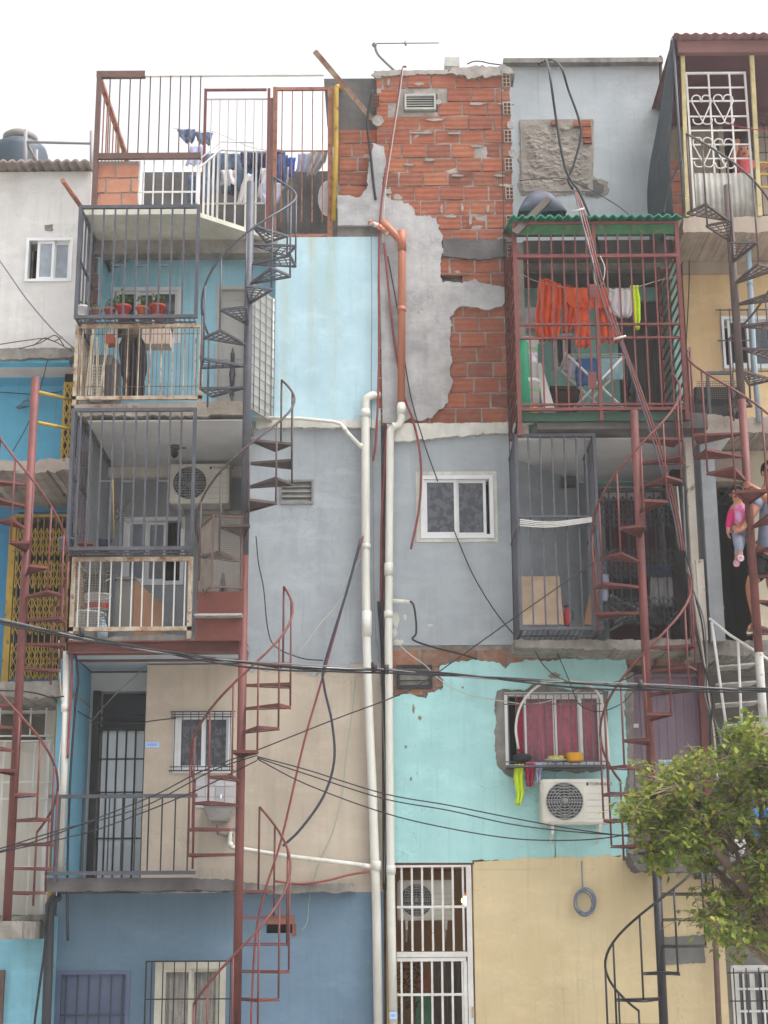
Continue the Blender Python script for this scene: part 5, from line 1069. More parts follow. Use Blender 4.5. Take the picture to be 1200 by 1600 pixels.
cab('black rubber tube looped over the roof edge, falling left of its twin',[(842,100,16.6),(852,94,16.6),(858,110),(868,180),(876,230),(884,265),(894,285),(905,300),(922,340),(934,380),(936,400)],15.2,.013,M_cable,'hose')
cab('black rubber tube looped over the roof edge, bulging to the right of its twin',[(846,98,16.6),(860,93,16.6),(876,104),(888,140),(904,185),(907,215),(897,255),(888,280),(895,296)],15.3,.013,M_cable,'hose')
bd=thing('conduit_bundle','brown tied bundle of conduits slanting from roof level down across the red cage','conduit',P(1062,805,14.7))
for i,(d,m_) in enumerate(((0,M_cabler),(3.5,M_brown),(-4,mat('blue_grey_conduit',S(78,80,90),rough=.5,bump=.02)))):
    b=B(); b.pt([(897+d*.3,290,15.3),(912+d,340,14.9),(930+d,410),(950+d*1.4,480),(975+d*.6,545),(1002+d,620),(1030+d*1.2,705),(1055+d,800),(1066+d,860)],14.7,.009,7,5); b.build('conduit',m_,bd)
for x,y in ((903,328),(968,527)):
    b=B(); b.tube([P(x-9,y+3,14.68),P(x+10,y-2,14.68)],.012,6); b.build('tie',M_cablew,bd)
cab('thin white wire hanging loosely beside the conduit bundle',[(905,330,15.1),(925,400),(930,440),(940,445),(945,420),(938,400)],14.72,.005,M_cablew)
cab('thin black wire sagging from the coiled tubes to the green roof',[(812,282,16.7),(870,278,16.5),(905,288),(960,318),(990,342)],15.3,.005)
rb=thing('conduit_bundle','bundle of old pale and brown cables running down beside the peeling post','conduit',P(1120,1160,15.3))
for i,(d,m_) in enumerate(((0,M_cablew),(5,M_cable),(-4,M_brown),(9,M_cableg),(-7,M_cable))):
    b=B(); b.pt([(1058+d,760),(1066+d*.5,840),(1078-d*.3,900),(1090+d,965),(1100+d*.5,1030),(1108-d*.6,1090),(1116+d,1150),(1122+d,1230)],15.25,.009,6,5); b.build('cable',m_,rb)
cab('black cable dropping from the white window to the grey cage',[(704,815),(720,855),(740,900),(770,950),(800,988),(815,1000)],15.95,.006)
cab('short black cable looping out of the ribbed white stub',[(638,938),(646,945),(650,970),(650,990),(646,1000),(680,1012),(720,1022),(745,1030)],15.92,.010)
cab('thin white wire drooping from the seam past the empty meter frame to the pink window',[(618,1002),(640,1022),(665,1040),(690,1064),(730,1085),(790,1096),(830,1100),(870,1092),(905,1078)],15.93,.005,M_cablew)
cab('thin black wire sagging between the grey cage and the purple door',[(830,1005),(850,1040),(880,1062),(930,1070),(980,1060),(1010,1040)],15.6,.005)
cab('thin black wire dropping over the turquoise wall right of the conduit arch',[(855,985),(875,1030),(890,1065),(905,1100),(935,1112),(970,1100),(990,1080)],15.7,.005)
cab('thin vertical dark wire at the right edge of the brick wall',[(783,110),(786,300),(790,500),(795,660),(799,800),(803,1000)],15.93,.005)
cab('thin grey wire straight down the pale blue wall edge',[(580,355),(581,500),(580,620),(583,760),(584,900),(588,1010)],15.95,.004,M_cableg)
cab('black cable hanging in the left seam beside the white drain pipe',[(118,1020),(122,1060),(118,1100),(112,1180),(108,1260),(105,1380),(106,1470)],15.36,.012)
cab('grey wire hanging beside the left white drain pipe',[(92,1000),(94,1060),(98,1130),(92,1200),(95,1290),(88,1400)],15.36,.006,M_cablew)
cab('red hose beside the left white drain pipe',[(112,990),(112,1060),(108,1140),(106,1185)],15.34,.012,M_cabler,'hose')
cab('black cable arc entering the left seam over the slab of the bar gate',[(-40,1078),(30,1080),(60,1084),(80,1090),(100,1088)],15.3,.007)
cab('black cable across the frosted door top to the barred window',[(112,1105),(140,1122),(160,1130),(200,1132),(240,1126),(275,1122)],15.85,.006)
cab('grey wire crossing the blue recess above the frosted door',[(232,1035),(210,1058),(180,1085),(140,1130)],15.8,.005,M_cableg)
cab('black hose bundle down the left side of the deep blue wall',[(76,1410),(70,1480),(62,1540),(54,1600),(50,1660)],15.5,.012,M_cable,'hose')
cab('thin black wire on the bright blue wall',[(-40,610),(20,614),(60,616),(96,612)],16.3,.005)
cab('thin black wire hanging slanted from the bright blue wall to the slab',[(75,560),(65,600),(52,640),(40,670),(20,705)],15.6,.005)
cab('black hose hanging along the edge of the grey plaster wall',[(1032,88,16.7),(1033,150),(1032,230),(1029,290),(1036,335)],16.65,.02,M_cable,'hose',n=8)
cab('blue pipe end behind the side net',[(1039,288),(1040,336)],16.5,.02,mat('blue_pipe',S(70,120,190),bump=0),'hose',sm=0)
cab('black hose curving over the brick pier of the top right terrace',[(1036,335),(1042,305),(1050,280),(1058,262),(1064,250)],15.3,.014,M_cable,'hose')
cab('dark vertical wire on the warm cream wall',[(1075,345),(1077,430),(1073,520),(1070,560)],16.15,.006)
cab('black wire sloping right from the grey terrace cage',[(1066,256),(1100,272),(1140,287),(1180,306),(1220,330)],15.0,.006) if False else None
cab('red rope with knots between heart gate and yellow post',[(1136,190),(1150,197),(1170,201),(1200,204),(1240,206)],15.3,.006,mat('red_rope',S(150,50,70),bump=0),'rope',cat='rope')
cab('thin dark cable coiled on the grey wall left of the lower stair',[(400,838),(404,880),(412,920),(418,980),(430,1010),(470,1028),(505,1032)],15.9,.006)
cab('reddish cable sagging under the sink waste pipe',[(430,1377),(470,1381),(510,1376),(545,1367),(578,1362)],15.84,.011,M_cabler)
# coil on the cream wall
cl=thing('cable_coil','grey blue coil of cable hung on a nail on the cream wall','cable',P(912,1430,15.9))
m_coil=mat('blue_grey_cable',S(112,122,142),rough=.5,bump=0)
b=B(); b.pt([(909,1345),(910,1380),(911,1392)],15.95,.007,6); b.build('tail',m_coil,cl)
for i in range(5):
    c=P(911+i*1.2,1411-i*.7,15.94-.008*i); rx_,rz_=.088+.009*(i%3),.105+.012*((i*2)%3)
    b=B(); b.tube([c+V((rx_*math.cos(t*PI/12+i),.006*math.sin(t),rz_*math.sin(t*PI/12+i))) for t in range(25)],.007,5); b.build('loop',m_coil,cl)
# antenna, angle bar, roof odds
an=thing('antenna','thin antenna arm on a bent mast over the brick top','antenna',P(618,112,16.1))
b=B(); b.pt([(618,112),(600,95),(590,84),(586,72)],16.1,.016,8,4); b.build('mast',M_cableg,an)
b=B(); b.pt([(584,68),(686,67)],16.05,.008); b.pt([(633,65),(634,71)],16.05,.012); b.build('arm',M_cableg,an); b=B(); b.ball(P(585,70,16.05),.03,8,6); b.build('joint',M_cableg,an)
p=B(); A,D=P(491,80,15.5),P(580,186,16.05); p.bar(A,D,.05,.012); p.bar(A+V((.02,.02,.02)),D+V((.02,.02,.02)),.012,.05); solo(p,'angle_bar',mat('rusty_angle_steel',S(120,84,70),S(160,140,124),sc=9,bump=.2),'rusty steel angle bar leaning diagonally over the yellow pipe','bar')
p=B(); p.pbox(695,89,718,103,16.08,16.3); p.pbox(699,103,703,108,16.1,16.16); solo(p,'junction_box',mat('pale_box',S(190,190,184),S(170,170,164),sc=9,bump=.3),'small pale box standing on the brick coping','box')
cab('thin cable tangle lying on the brick coping',[(730,100),(740,96),(752,96),(765,99),(780,101),(800,104)],16.1,.008)
# ================================================================ air conditioners
def ac(label,rect,Y,D,logo=True,group='outdoor air conditioner units',brk=True,fan=.34):
    x0,x1,z0,z1=RC(*rect,Y); W=x1-x0; H=z1-z0; t=thing('air_conditioner',label,'air conditioner',((x0+x1)/2,Y+D/2,z0),group)
    b=B(); b.box(x0,x1,Y,Y+D,z0,z1); bmesh.ops.bevel(b.bm,geom=b.bm.edges[:],offset=.014,segments=2,affect='EDGES'); b.build('housing',M_acw,t)
    s=H*.9; fx=x0+W*.04+min(W*.6,s*1.02)/2; fw=min(W*.6,s*1.02); fz=(z0+z1)/2
    b=B(); frame4(b,fx-fw/2,fx+fw/2,fz-s/2,fz+s/2,Y-.006,Y+.002,.012); b.build('panel_rim',M_acw,t)
    r=min(fw,s)*.46; b=B(); b.lathe((fx,Y-.003,fz),[(.001,0),(r,.0),(r,-.004),(.001,-.004)],36,'y'); b.build('fan_opening_shade',mat('fan_shadow',S(44,46,48),rough=.6,bump=0),t)  # flat dark disc paints the shade inside the fan opening
    b=B()
    for k in range(7): q=r*(k+1)/7; b.tube([V((fx+q*math.cos(a*PI/16),Y-.014,fz+q*math.sin(a*PI/16))) for a in range(33)],.0035,4)
    for k in range(8): a=k*PI/4; b.bar((fx,Y-.012,fz),(fx+r*math.cos(a),Y-.012,fz+r*math.sin(a)),.006,.004)
    n=12
    for k in range(n):
        z=fz-r+2*r*(k+.5)/n; h=math.sqrt(max(0,r*r-(z-fz)**2)); b.box(fx-h,fx+h,Y-.013,Y-.009,z-.004,z+.004)
    b.build('fan_grille',mat('fan_grille_grey',S(136,138,138),rough=.5,bump=0),t)
    b=B(); b.lathe((fx,Y-.016,fz),[(.001,0),(r*.2,0),(r*.2,.006),(.001,.008)],16,'y'); b.build('fan_hub',M_acg,t)
    b=B()
    for k in range(5): b.box(x0+W*.66,x1-.02,Y-.0015,Y+.001,z0+H*(.1+.14*k),z0+H*(.1+.14*k)+.004)
    b.build('front_grooves',mat('groove_grey',S(164,162,152),bump=0),t)
    if logo:
        text_mesh('TOPHOUSE',H*.10,mat('logo_grey',S(70,72,76),bump=0),t,'logo_lettering',V((x0+W*.72,Y-.003,z0+H*.85))); b=B(); b.box(x0+W*.67,x0+W*.705,Y-.003,Y-.0005,z0+H*.85,z0+H*.92); b.build('logo_mark',mat('logo_grey'),t)
    if brk:
        for q in (.16,.86):
            b=B(); x=x0+W*q; b.box(x-.014,x+.014,Y+.02,Y+D+.1,z0-.03,z0-.002); b.box(x-.012,x+.012,Y+.05,Y+.09,z0-.09,z0-.031); b.bar((x,Y+.08,z0-.06),(x,Y+D+.1,z0-.2),.02); b.build('bracket',M_wpaint,t)
    return t
ac('white air conditioner unit high on the grey recess wall behind the bars',(265,724,358,786),16.72,.3)
ac('white air conditioner unit on the turquoise wall under the pink curtained window',(846,1217,952,1287),15.68,.27)
ac('white air conditioner unit inside the ground passage behind the white bars',(621,1375,709,1438),16.22,.3,logo=False)
cu=thing('air_conditioner','old grey condenser unit standing on the balcony floor behind the rusty railing','air conditioner',(P(158,625,15.6).x,15.65,z4t),'outdoor air conditioner units')
x0,x1=XX(136,590,15.55),XX(181,590,15.55); zt=ZZ(158,552,15.55)
b=B(); b.box(x0,x1,15.55,15.95,z4t+.03,zt); bmesh.ops.bevel(b.bm,geom=b.bm.edges[:],offset=.05,segments=3,affect='EDGES'); b.build('housing',mat('dirty_grey_housing',S(132,132,130),S(112,112,110),sc=5,bump=.05),cu)
b=B(); 
for i in range(12): b.box(x0+.05,x0+.16,15.535,15.548,z4t+.1+i*.035,z4t+.108+i*.035)
for i in range(5): b.box(x0+.05+i*.026,x0+.056+i*.026,15.53,15.5345,z4t+.1,z4t+.5)
b.build('coil_grille',M_wpaint,cu); b=B(); b.box(x0+.19,x1-.05,15.535,15.5495,z4t+.08,z4t+.5); b.build('dark_side',mat('dark_vent_slats',S(78,80,90),rough=.6,bump=.2,wave=('X',14,0)),cu)
# lamp in the passage
lq=P(728,1407,16.6); lm=thing('wall_lamp','small warm lit bulb lamp on the passage wall','lamp',lq)
b=B(); b.ball(lq,.045,12,8); b.build('bulb',mat('lit_bulb',(1,.75,.35,1),bump=0,emit=((1,.62,.22,1),9)),lm)
b=B(); b.lathe(lq+V((0,0,.04)),[(.022,0),(.03,.03),(.03,.05)],10); b.bar(lq+V((0,0,.07)),(ga[1]+.03,lq.y,lq.z+.07),.02); b.build('holder',M_brown,lm)
pl=bpy.data.lights.new('lamp_light','POINT'); pl.energy=7; pl.color=(1,.66,.3); pl.shadow_soft_size=.05; po=bpy.data.objects.new('lamp_light',pl); COL.objects.link(po); po.location=lq+V((-.2,-.1,-.05))
# ================================================================ flower pots
m_soil=mat('soil',S(60,48,38),bump=.3)
LEAFC=[(.05,.10,.018,1),(.08,.15,.03,1),(.12,.19,.04,1),(.17,.22,.05,1)]
m_plant=mat('pot_plant_leaf',isl=LEAFC,rough=.55,bump=0)
m_dry=mat('dry_stalk',S(150,130,96),bump=.1)
def leaf(b,p,d,up,L,W):
    d=d.normalized(); s=d.cross(up); s=s.normalized() if s.length>1e-4 else V((1,0,0)); n=s.cross(d)
    v=[b.bm.verts.new(q) for q in (p,p+d*L*.45+s*W*.5+n*L*.06,p+d*L,p+d*L*.45-s*W*.5+n*L*.06)]
    b.bm.faces.new(v)
def pot(label,px,Y,zb,r,h,col,plant=(0,0),group='flower pots on the cage shelf',mt=None,saucer=True):
    X=XX(px,487,Y); c=V((X,Y,zb)); t=thing('flower_pot',label,'flower pot',c,group)
    m_=mt or mat('pot_'+str(len(MATS)),col,tuple(v*.8 for v in col[:3])+(1,),sc=14,rough=.7,bump=.05)
    b=B(); b.lathe(c,[(r*.68,0),(r*.93,h*.78),(r*1.06,h*.79),(r*1.08,h),(r*.96,h),(r*.92,h*.9)],18); b.build('pot',m_,t)
    b=B(); b.lathe(c,[(.001,h*.88),(r*.92,h*.9),(.001,h*.9)],14,cap=False); b.build('soil',m_soil,t)
    if saucer: b=B(); b.lathe(c+V((0,0,-.016)),[(r*.6,0),(r*.95,.004),(r*1.0,.022),(r*.7,.015)],16); b.build('saucer',m_,t)
    n,hh=plant
    if n:
        b=B()
        for i in range(n):
            a=random.uniform(0,2*PI); q=c+V((math.cos(a)*r*.5,math.sin(a)*r*.5,h*.9)); e=V((math.cos(a)*random.uniform(.1,.7),math.sin(a)*random.uniform(.1,.7),1)).normalized()*hh*random.uniform(.5,1)
            b.tube([q,q+e*.5+V((0,0,.01)),q+e],.0025,4)
            for k in range(7):
                f=random.uniform(.35,1.05); dd=V((random.uniform(-1,1),random.uniform(-1,1),random.uniform(-.2,.8))); leaf(b,q+e*f,dd,V((0,0,1)),random.uniform(.03,.055),random.uniform(.02,.036))
        b.build('plant',m_plant,t)
    return t
zs_=c4r[2]+.045; Yp=15.2
pot('white pot on the cage shelf, leftmost of the row',130,Yp,zs_,.066,.115,S(214,214,214),(3,.1))
pot('small brown grey pot without leaves between white pot and red pots',151,Yp,zs_,.058,.085,S(140,106,98),(2,.08))
pot('narrow brick red pot under a leafy sprig, third in the shelf row',171,Yp,zs_,.055,.09,S(166,74,64),(6,.15))
pot('big dark red pot with the widest leafy plant on the shelf',193,Yp,zs_,.078,.12,S(172,66,58),(16,.16))
pot('orange terracotta pot with thin green shoots on the cage shelf',222,Yp,zs_,.062,.105,S(186,98,68),(7,.13))
pot('red tapered pot with yellow green plant, rightmost of the cage shelf',246,Yp,zs_,.078,.125,S(180,70,58),(11,.12))
z3s=c3r[2]+.03
pot('dark blue grey pot with a tall bamboo cane on the lower cage shelf',177,15.22,z3s,.075,.10,S(66,72,92),(0,0),group='pots on the lower cage shelf')
pot('grey blue pot at the left end of the lower cage shelf',121,15.22,z3s,.08,.11,S(96,104,124),(2,.1),group='pots on the lower cage shelf')
pot('low brick red dish pot on the lower cage shelf beside the blue pot',150,15.22,z3s,.07,.05,S(150,70,56),(0,0),group='pots on the lower cage shelf')
p=B(); p.pt([(178,838),(177,790),(176,746)],15.22,.008); solo(p,'bamboo_cane',m_dry,'pale bamboo cane standing in the dark blue grey pot','cane')
p=B(); a=P(178,800,15.24)
for i in range(16):
    q=a+V((random.uniform(-.02,.16),random.uniform(-.05,.05),random.uniform(-.14,.12))); p.tube([a+V((.005,0,random.uniform(-.15,.05))),q+V((0,0,.02)),q+V((random.uniform(-.05,.08),0,random.uniform(-.06,.03)))],.003,4)
solo(p,'dry_plant',mat('dry_twig',S(96,86,70),bump=0),'dried twiggy plant against the bamboo cane','plant')
# ================================================================ balcony clutter
def bucket(label,px,zb,Y,r,h,m_,band=None,group=None,cat='bucket'):
    c=V((XX(px,950,Y),Y,zb)); t=thing('bucket',label,cat,c,group)
    b=B(); b.lathe(c,[(r*.86,0),(r*.97,h*.9),(r*1.05,h*.91),(r*1.05,h*.97),(r,h),(r*.9,h*.98)],20); b.build('body',m_,t)
    if band: b=B(); b.lathe(c,[(r*(.86+.11*band[0])+.003,h*band[0]),(r*(.86+.11*band[1])+.003,h*band[1])],20,cap=False); b.build('band',band[2],t)
    b=B(); b.tube([c+V((r*1.06*math.cos(a),r*-.6*math.sin(a)-.02,h*.93-r*.55*math.sin(a))) for a in [k*PI/10 for k in range(11)]],.004,5); b.build('handle',M_wpaint,t)
    return t
m_bkt=mat('white_bucket',S(204,204,202),S(188,188,186),rough=.4,bump=.02,sc=6); m_bred=mat('red_label',S(160,50,50),bump=0)
z3f=z3t
bucket('big white bucket behind the cream railing, under the red banded bucket',139,z3f+.02,15.72,.17,.30,m_bkt)
bucket('smaller white bucket with red band stacked on the big white bucket',152,z3f+.335,15.70,.13,.17,m_bkt,(.1,.42,m_bred))
bucket('grey planter bucket with long leaves at the top of the bucket stack',150,z3f+.51,15.75,.14,.2,mat('grey_planter',S(110,112,108),S(86,88,84),bump=.1))
b=B(); c=V((XX(152,880,15.75),15.75,z3f+.7))
for i in range(26):
    a=random.uniform(0,2*PI); e=V((math.cos(a),math.sin(a)*.5,random.uniform(-.1,.5)))*random.uniform(.1,.24); leaf(b,c+e*.2,e,V((0,0,1)),.2,.016)
solo(b,'spider_plant',m_plant,'long leaved plant hanging over the grey planter bucket','plant')
p=B(); q=V((XX(161,960,15.6),15.6,z3f+.01)); p.lathe(q,[(.05,0),(.06,.12),(.05,.14),(.025,.19),(.025,.22)],12); solo(p,'detergent_bottle',mat('blue_white_plastic',S(120,160,190),S(190,200,205),sc=9,rough=.4,bump=0),'blue and white plastic bottle beside the white buckets','bottle')
cbn=thing('cabinet','brown sided low cabinet with grey front on the balcony behind the cream railing','cabinet',(XX(205,985,15.9),15.9,z3f))
x0,x1,xm=XX(180,940,15.7),XX(231,940,16.3),XX(208,940,15.7); zt=z3f+.66
b=B(); b.box(x0,xm,15.7,16.2,z3f,zt); b.build('body',mat('grey_board',S(124,122,120),S(108,106,104),bump=.05),cbn)
b=B(); b.hull8([(xm+.001,15.7,z3f),(xm+.012,15.7,z3f),(xm+.22,16.3,z3f),(xm+.2,16.3,z3f),(xm+.001,15.7,zt-.002),(xm+.012,15.7,zt-.002),(xm+.22,16.3,zt-.15),(xm+.2,16.3,zt-.15)]); b.build('side_panel',mat('brown_board',S(142,108,84),S(122,92,70),bump=.05),cbn)
b=B(); b.box(x0-.02,xm+.02,15.68,16.22,zt,zt+.025); b.build('top',mat('grey_board'),cbn)
# balcony above: black garment, sticks, planter box
ja=B(); cloth(ja,[(191,221,528),(186,228,540),(188,229,575),(191,226,590),(192,222,622)],15.52,3,.05,18,14,3); solo(ja,'jacket',mat('black_cloth',S(34,36,42),S(24,25,29),sc=20,rough=.9,bump=.2,spot=(S(150,156,164),9,.7,.72)),'black jacket with pale marks hanging inside the rusty railing','jacket',solid=.012)
ja=B(); ja.ball(P(205,521,15.6),.09,10,7,(1,.7,1.2)); solo(ja,'bag',mat('brown_grey_cloth',S(92,86,78),S(70,66,60),bump=.3),'brown grey cloth bag hung above the black jacket','bag')
p=B(); p.pbox(221,511,265,537,15.55,15.75); solo(p,'planter_box',mat('cream_plastic',S(206,188,176),S(190,172,160),sc=4,rough=.5,bump=.05),'cream oblong planter box hung inside the rusty railing','planter')
p=B(); p.pbox(163,522,177,536,15.5,15.64); solo(p,'planter_box',mat('pot_terra',S(168,88,68),bump=.1),'small terracotta box with green sprig inside the rusty railing','planter')
sk=thing('stick_bundle','bundle of leaning cream painted rails behind the left end of the rusty railing','sticks',(XX(150,620,15.45),15.45,z4t))
for (xa,ya,xb,yb) in ((143,525,139,618),(153,528,151,622),(171,520,154,622),(146,515,134,620)):
    b=B(); b.bar(P(xa,ya,15.55),P(xb,yb,15.42),.022); b.build('stick',mat('cream_stick',S(206,200,178),S(180,172,150),bump=.05,sc=6),sk)
# sink of the second storey
sn=thing('sink','white wall basin on a tiled splashback outside the beige wall, behind the stair treads','sink',P(338,1290,15.8))
b=B(); x0,x1,z0,z1=RC(306,1212,366,1262,YF-.01)
for i in range(4):
    for j in range(3): b.box(x0+(x1-x0)*i/4+.003,x0+(x1-x0)*(i+1)/4-.003,YF-.012,YF-.002,z0+(z1-z0)*j/3+.003,z0+(z1-z0)*(j+1)/3-.003)
b.build('tiles',mat('grey_tile',isl=[S(172,170,174),S(186,184,186),S(160,158,164)],rough=.3,bump=0),sn)
c=P(343,1262,15.83); b=B(); W_=.155; b.hull8([c+V(q) for q in ((-.09,-.06,-.13),(.09,-.06,-.13),(.09,.16,-.13),(-.09,.16,-.13),(-W_,-.13,0),(W_,-.13,0),(W_,.165,0),(-W_,.165,0))]); b.hull8([c+V(q) for q in ((-W_,-.13,.001),(W_,-.13,.001),(W_,.165,.001),(-W_,.165,.001),(-W_-.012,-.142,.03),(W_+.012,-.142,.03),(W_+.012,.168,.03),(-W_-.012,.168,.03))]); bmesh.ops.bevel(b.bm,geom=b.bm.edges[:],offset=.012,segments=2,affect='EDGES'); 
b.build('basin',mat('grey_ceramic',S(164,162,160),S(140,138,136),sc=4,rough=.3,bump=0),sn); b=B(); b.tube([c+V((0,.02,-.16)),c+V((0,.02,-.24)),c+V((.06,.08,-.25)),c+V((.1,.17,-.25))],.03,8); b.build('trap',M_conc,sn)
b=B(); b.tube([c+V((0,.19,.12)),c+V((0,.12,.13)),c+V((0,.08,.09))],.01,6); b.build('tap',M_alu,sn)
# number plates
for (x0,y0,x1,y1,Y,l) in ((227,1159,249,1168,YF-.006,'pale blue number plate on the beige wall by the frosted door'),(1029,1187,1051,1197,YF+.085,'pale blue number plate on the purple metal door'),(29,1241,49,1247,16.06,'pale blue number plate on the white bar gate at far left'),(609,1581,620,1592,15.83,'pale blue sticker low on the right white drain pipe')):
    t=thing('number_plate',l,'sign',P((x0+x1)/2,y1,Y)); b=B(); b.pbox(x0,y0,x1,y1,Y-.006,Y-.001); b.build('plate',mat('pale_blue_plate',S(160,190,232),S(176,204,240),sc=12,rough=.5,bump=0),t)
    b=B(); X0,X1,Z0,Z1=RC(x0,y0,x1,y1,Y-.0065)
    for i in range(4): b.box(X0+(X1-X0)*(.15+.18*i),X0+(X1-X0)*(.25+.18*i),Y-.0075,Y-.006,Z0+(Z1-Z0)*.3,Z0+(Z1-Z0)*.7)
    b.build('faded_marks',mat('faded_marks',S(120,150,206),bump=0),t)
# oblique grey recess: plywood, board, bottle; right drying things
p=B(); a=P(812,976,15.35); c=P(881,976,15.35); p.hull8([(a.x,15.35,a.z),(c.x,15.35,a.z),(c.x,15.37,a.z),(a.x,15.37,a.z),(a.x+.01,15.5,a.z+.52),(c.x-.01,15.5,a.z+.52),(c.x-.01,15.52,a.z+.52),(a.x+.01,15.52,a.z+.52)]); solo(p,'plywood_sheet',mat('plywood',S(172,150,128),S(148,126,106),sc=3,bump=.1,dust=(S(190,172,150),7,.6)),'worn plywood sheet leaning inside the right grey cage','board')
p=B(); p.plate([(q.x,q.z) for q in (P(912,976,15.5),P(925,976,15.5),P(925,930,15.5),P(921,930,15.5))],15.5,.03); solo(p,'board',mat('brown_board'),'narrow brown wedge of board leaning inside the right grey cage','board')
eb=thing('extinguisher','small dark red fire extinguisher standing beside the plywood sheet','extinguisher',P(887,977,15.45)); c=P(887,977,15.45)
b=B(); b.lathe(c,[(.035,0),(.04,.02),(.04,.13),(.02,.16),(.014,.18)],12); b.build('body',m_bred,eb); b=B(); b.bar(c+V((-.03,0,.19)),c+V((.03,0,.2)),.02); b.tube([c+V((.02,-.01,.18)),c+V((.055,-.01,.12)),c+V((.05,-.01,.05))],.007,5); b.build('valve',M_black,eb)
fl=thing('flood_light','small dark flood light fixed on the oblique grey wall','lamp',P(890,752,16.7)); c=P(890,752,16.55)
b=B(); b.box(c.x-.07,c.x+.07,c.y,c.y+.06,c.z-.06,c.z+.06); b.build('body',M_black,fl); b=B(); b.box(c.x-.055,c.x+.055,c.y-.006,c.y,c.z-.045,c.z+.045); b.build('lens',M_glass,fl); b=B(); b.bar(c+V((0,.06,0)),(c.x+.02,17.0,c.z),.03); b.build('bracket',M_black,fl)
# ================================================================ laundry
m_or=mat('orange_cloth',S(218,92,46),S(196,76,36),sc=9,rough=.8,bump=.15,bsc=60)
m_whc=mat('white_cloth',S(212,208,210),S(196,192,196),sc=9,rough=.9,bump=.12,bsc=60)
m_lime=mat('lime_cloth',S(206,232,40),S(190,214,32),sc=9,rough=.85,bump=.1,bsc=60)
m_blu=mat('blue_cloth',S(54,98,146),S(44,82,128),sc=9,rough=.9,bump=.15,bsc=60)
m_den=mat('denim',S(98,112,138),S(76,90,116),sc=14,rough=.9,bump=.15,bsc=80)
m_nav=mat('navy_cloth',S(58,64,90),S(46,50,72),sc=14,rough=.9,bump=.15,bsc=80)
m_lil=mat('lilac_cloth',S(186,190,212),S(168,172,198),sc=9,rough=.9,bump=.12,bsc=60)
m_tealc=mat('grey_teal_cloth',S(126,158,162),S(112,142,146),sc=9,rough=.9,bump=.12,bsc=60)
m_redc=mat('crimson_cloth',S(184,44,84),S(160,36,70),sc=9,rough=.9,bump=.12,bsc=60)
def hang(label,cat,name,m_,Y,parts,group=None,solid=.008):
    b=B()
    for i,p in enumerate(parts):
        rows=p[0]; cloth(b,rows,Y+(p[3] if len(p)>3 else 0),p[1],p[2],max(10,int(p[1]*6)),12,i*2.1+len(label)%7)
    return solo(b,name,m_,label,cat,group,solid)
YLd=15.45; G='orange work clothes on the line'
cab('white clothes line sagging across the green roofed cage',[(815,428,15.3),(840,440),(900,452),(950,455),(990,450),(1030,438),(1064,430,15.3)],YLd-.01,.005,M_cablew,'clothes_line',cat='line')
hang('orange work jacket bunched at the left end of the line','jacket','jacket',m_or,YLd,[([(842,856,436),(841,876,445),(838,876,480),(836,874,515),(842,872,532)],4,.05)],G)
hang('orange overall with folded arms hung in the middle of the line','overall','overall',m_or,YLd+.02,[([(877,886,446),(876,922,458),(878,905,488),(880,890,520)],3,.04),([(880,950,450),(884,950,470),(898,948,482)],5,.025,-.05),([(896,920,478),(898,921,510),(899,920,543)],2,.04,-.02)],G)
hang('orange trouser leg pair hanging behind the conduit bundle','trousers','trousers',m_or,YLd+.03,[([(936,948,450),(936,956,475),(938,962,505),(939,966,535)],2.5,.04),([(918,938,452),(920,938,480)],2,.03,.03)],G)
hang('white shirt on the line between orange trousers and lime top','shirt','shirt',m_whc,YLd,[([(951,986,451),(948,988,465),(945,989,480),(955,986,490),(968,984,496)],4,.035)])
hang('navy cloth edge hanging behind the white shirt','cloth','cloth',m_nav,YLd+.08,[([(963,986,470),(963,986,496)],2,.03)])
hang('lime yellow top hung narrow at the right end of the line','top','top',m_lime,YLd,[([(985,997,446),(987,1000,470),(990,1001,498),(991,998,515)],2,.03)])
# folding drying rack in the red cage
def rack(label,x0,x1,yt,yb,Y,mt,wires=8):
    A,Bq=P(x0,yt,Y),P(x1,yt,Y); zb=P(x0,yb,Y).z; W=Bq.x-A.x; t=thing('drying_rack',label,'drying rack',((A.x+Bq.x)/2,Y+.25,zb))
    b=B()
    for yy in (0,.5):
        b.tube([(A.x,Y+yy,A.z),(A.x+W*.95,Y+yy,zb)],.014,6); b.tube([(Bq.x,Y+yy+.03,Bq.z),(A.x+W*.05,Y+yy+.03,zb)],.014,6)
    b.tube([(A.x,Y,A.z),(A.x,Y+.5,A.z)],.012,6); b.tube([(Bq.x,Y+.03,A.z),(Bq.x,Y+.53,A.z)],.012,6); b.build('legs',mt,t)
    b=B()
    for i in range(wires): b.tube([(A.x,Y+.03+.47*i/(wires-1),A.z),(Bq.x,Y+.03+.47*i/(wires-1),A.z)],.004,4)
    b.build('wires',mt,t); return t
rack('white folding drying rack with crossed legs inside the red cage',884,978,552,642,15.5,M_wpaint)
hang('blue cloth folded over the left half of the white rack','towel','towel',m_blu,15.56,[([(903,934,560),(902,934,585),(903,934,603)],2,.02),([(900,910,562),(901,908,604)],1,.02,.1)])
hang('grey teal towel over the right half of the white rack','towel','towel',m_tealc,15.54,[([(936,974,560),(936,974,580),(936,972,594)],2,.015)])
hang('lilac cloth at the left end of the white rack','cloth','cloth',m_lil,15.75,[([(888,898,563),(888,898,592)],1,.02)])
hang('dark trousers hanging at the right of the white rack','trousers','trousers',mat('dark_cloth',S(50,52,58),S(38,40,46),rough=.9,bump=.15),15.8,[([(976,990,570),(976,988,600),(977,986,622)],2,.03)])
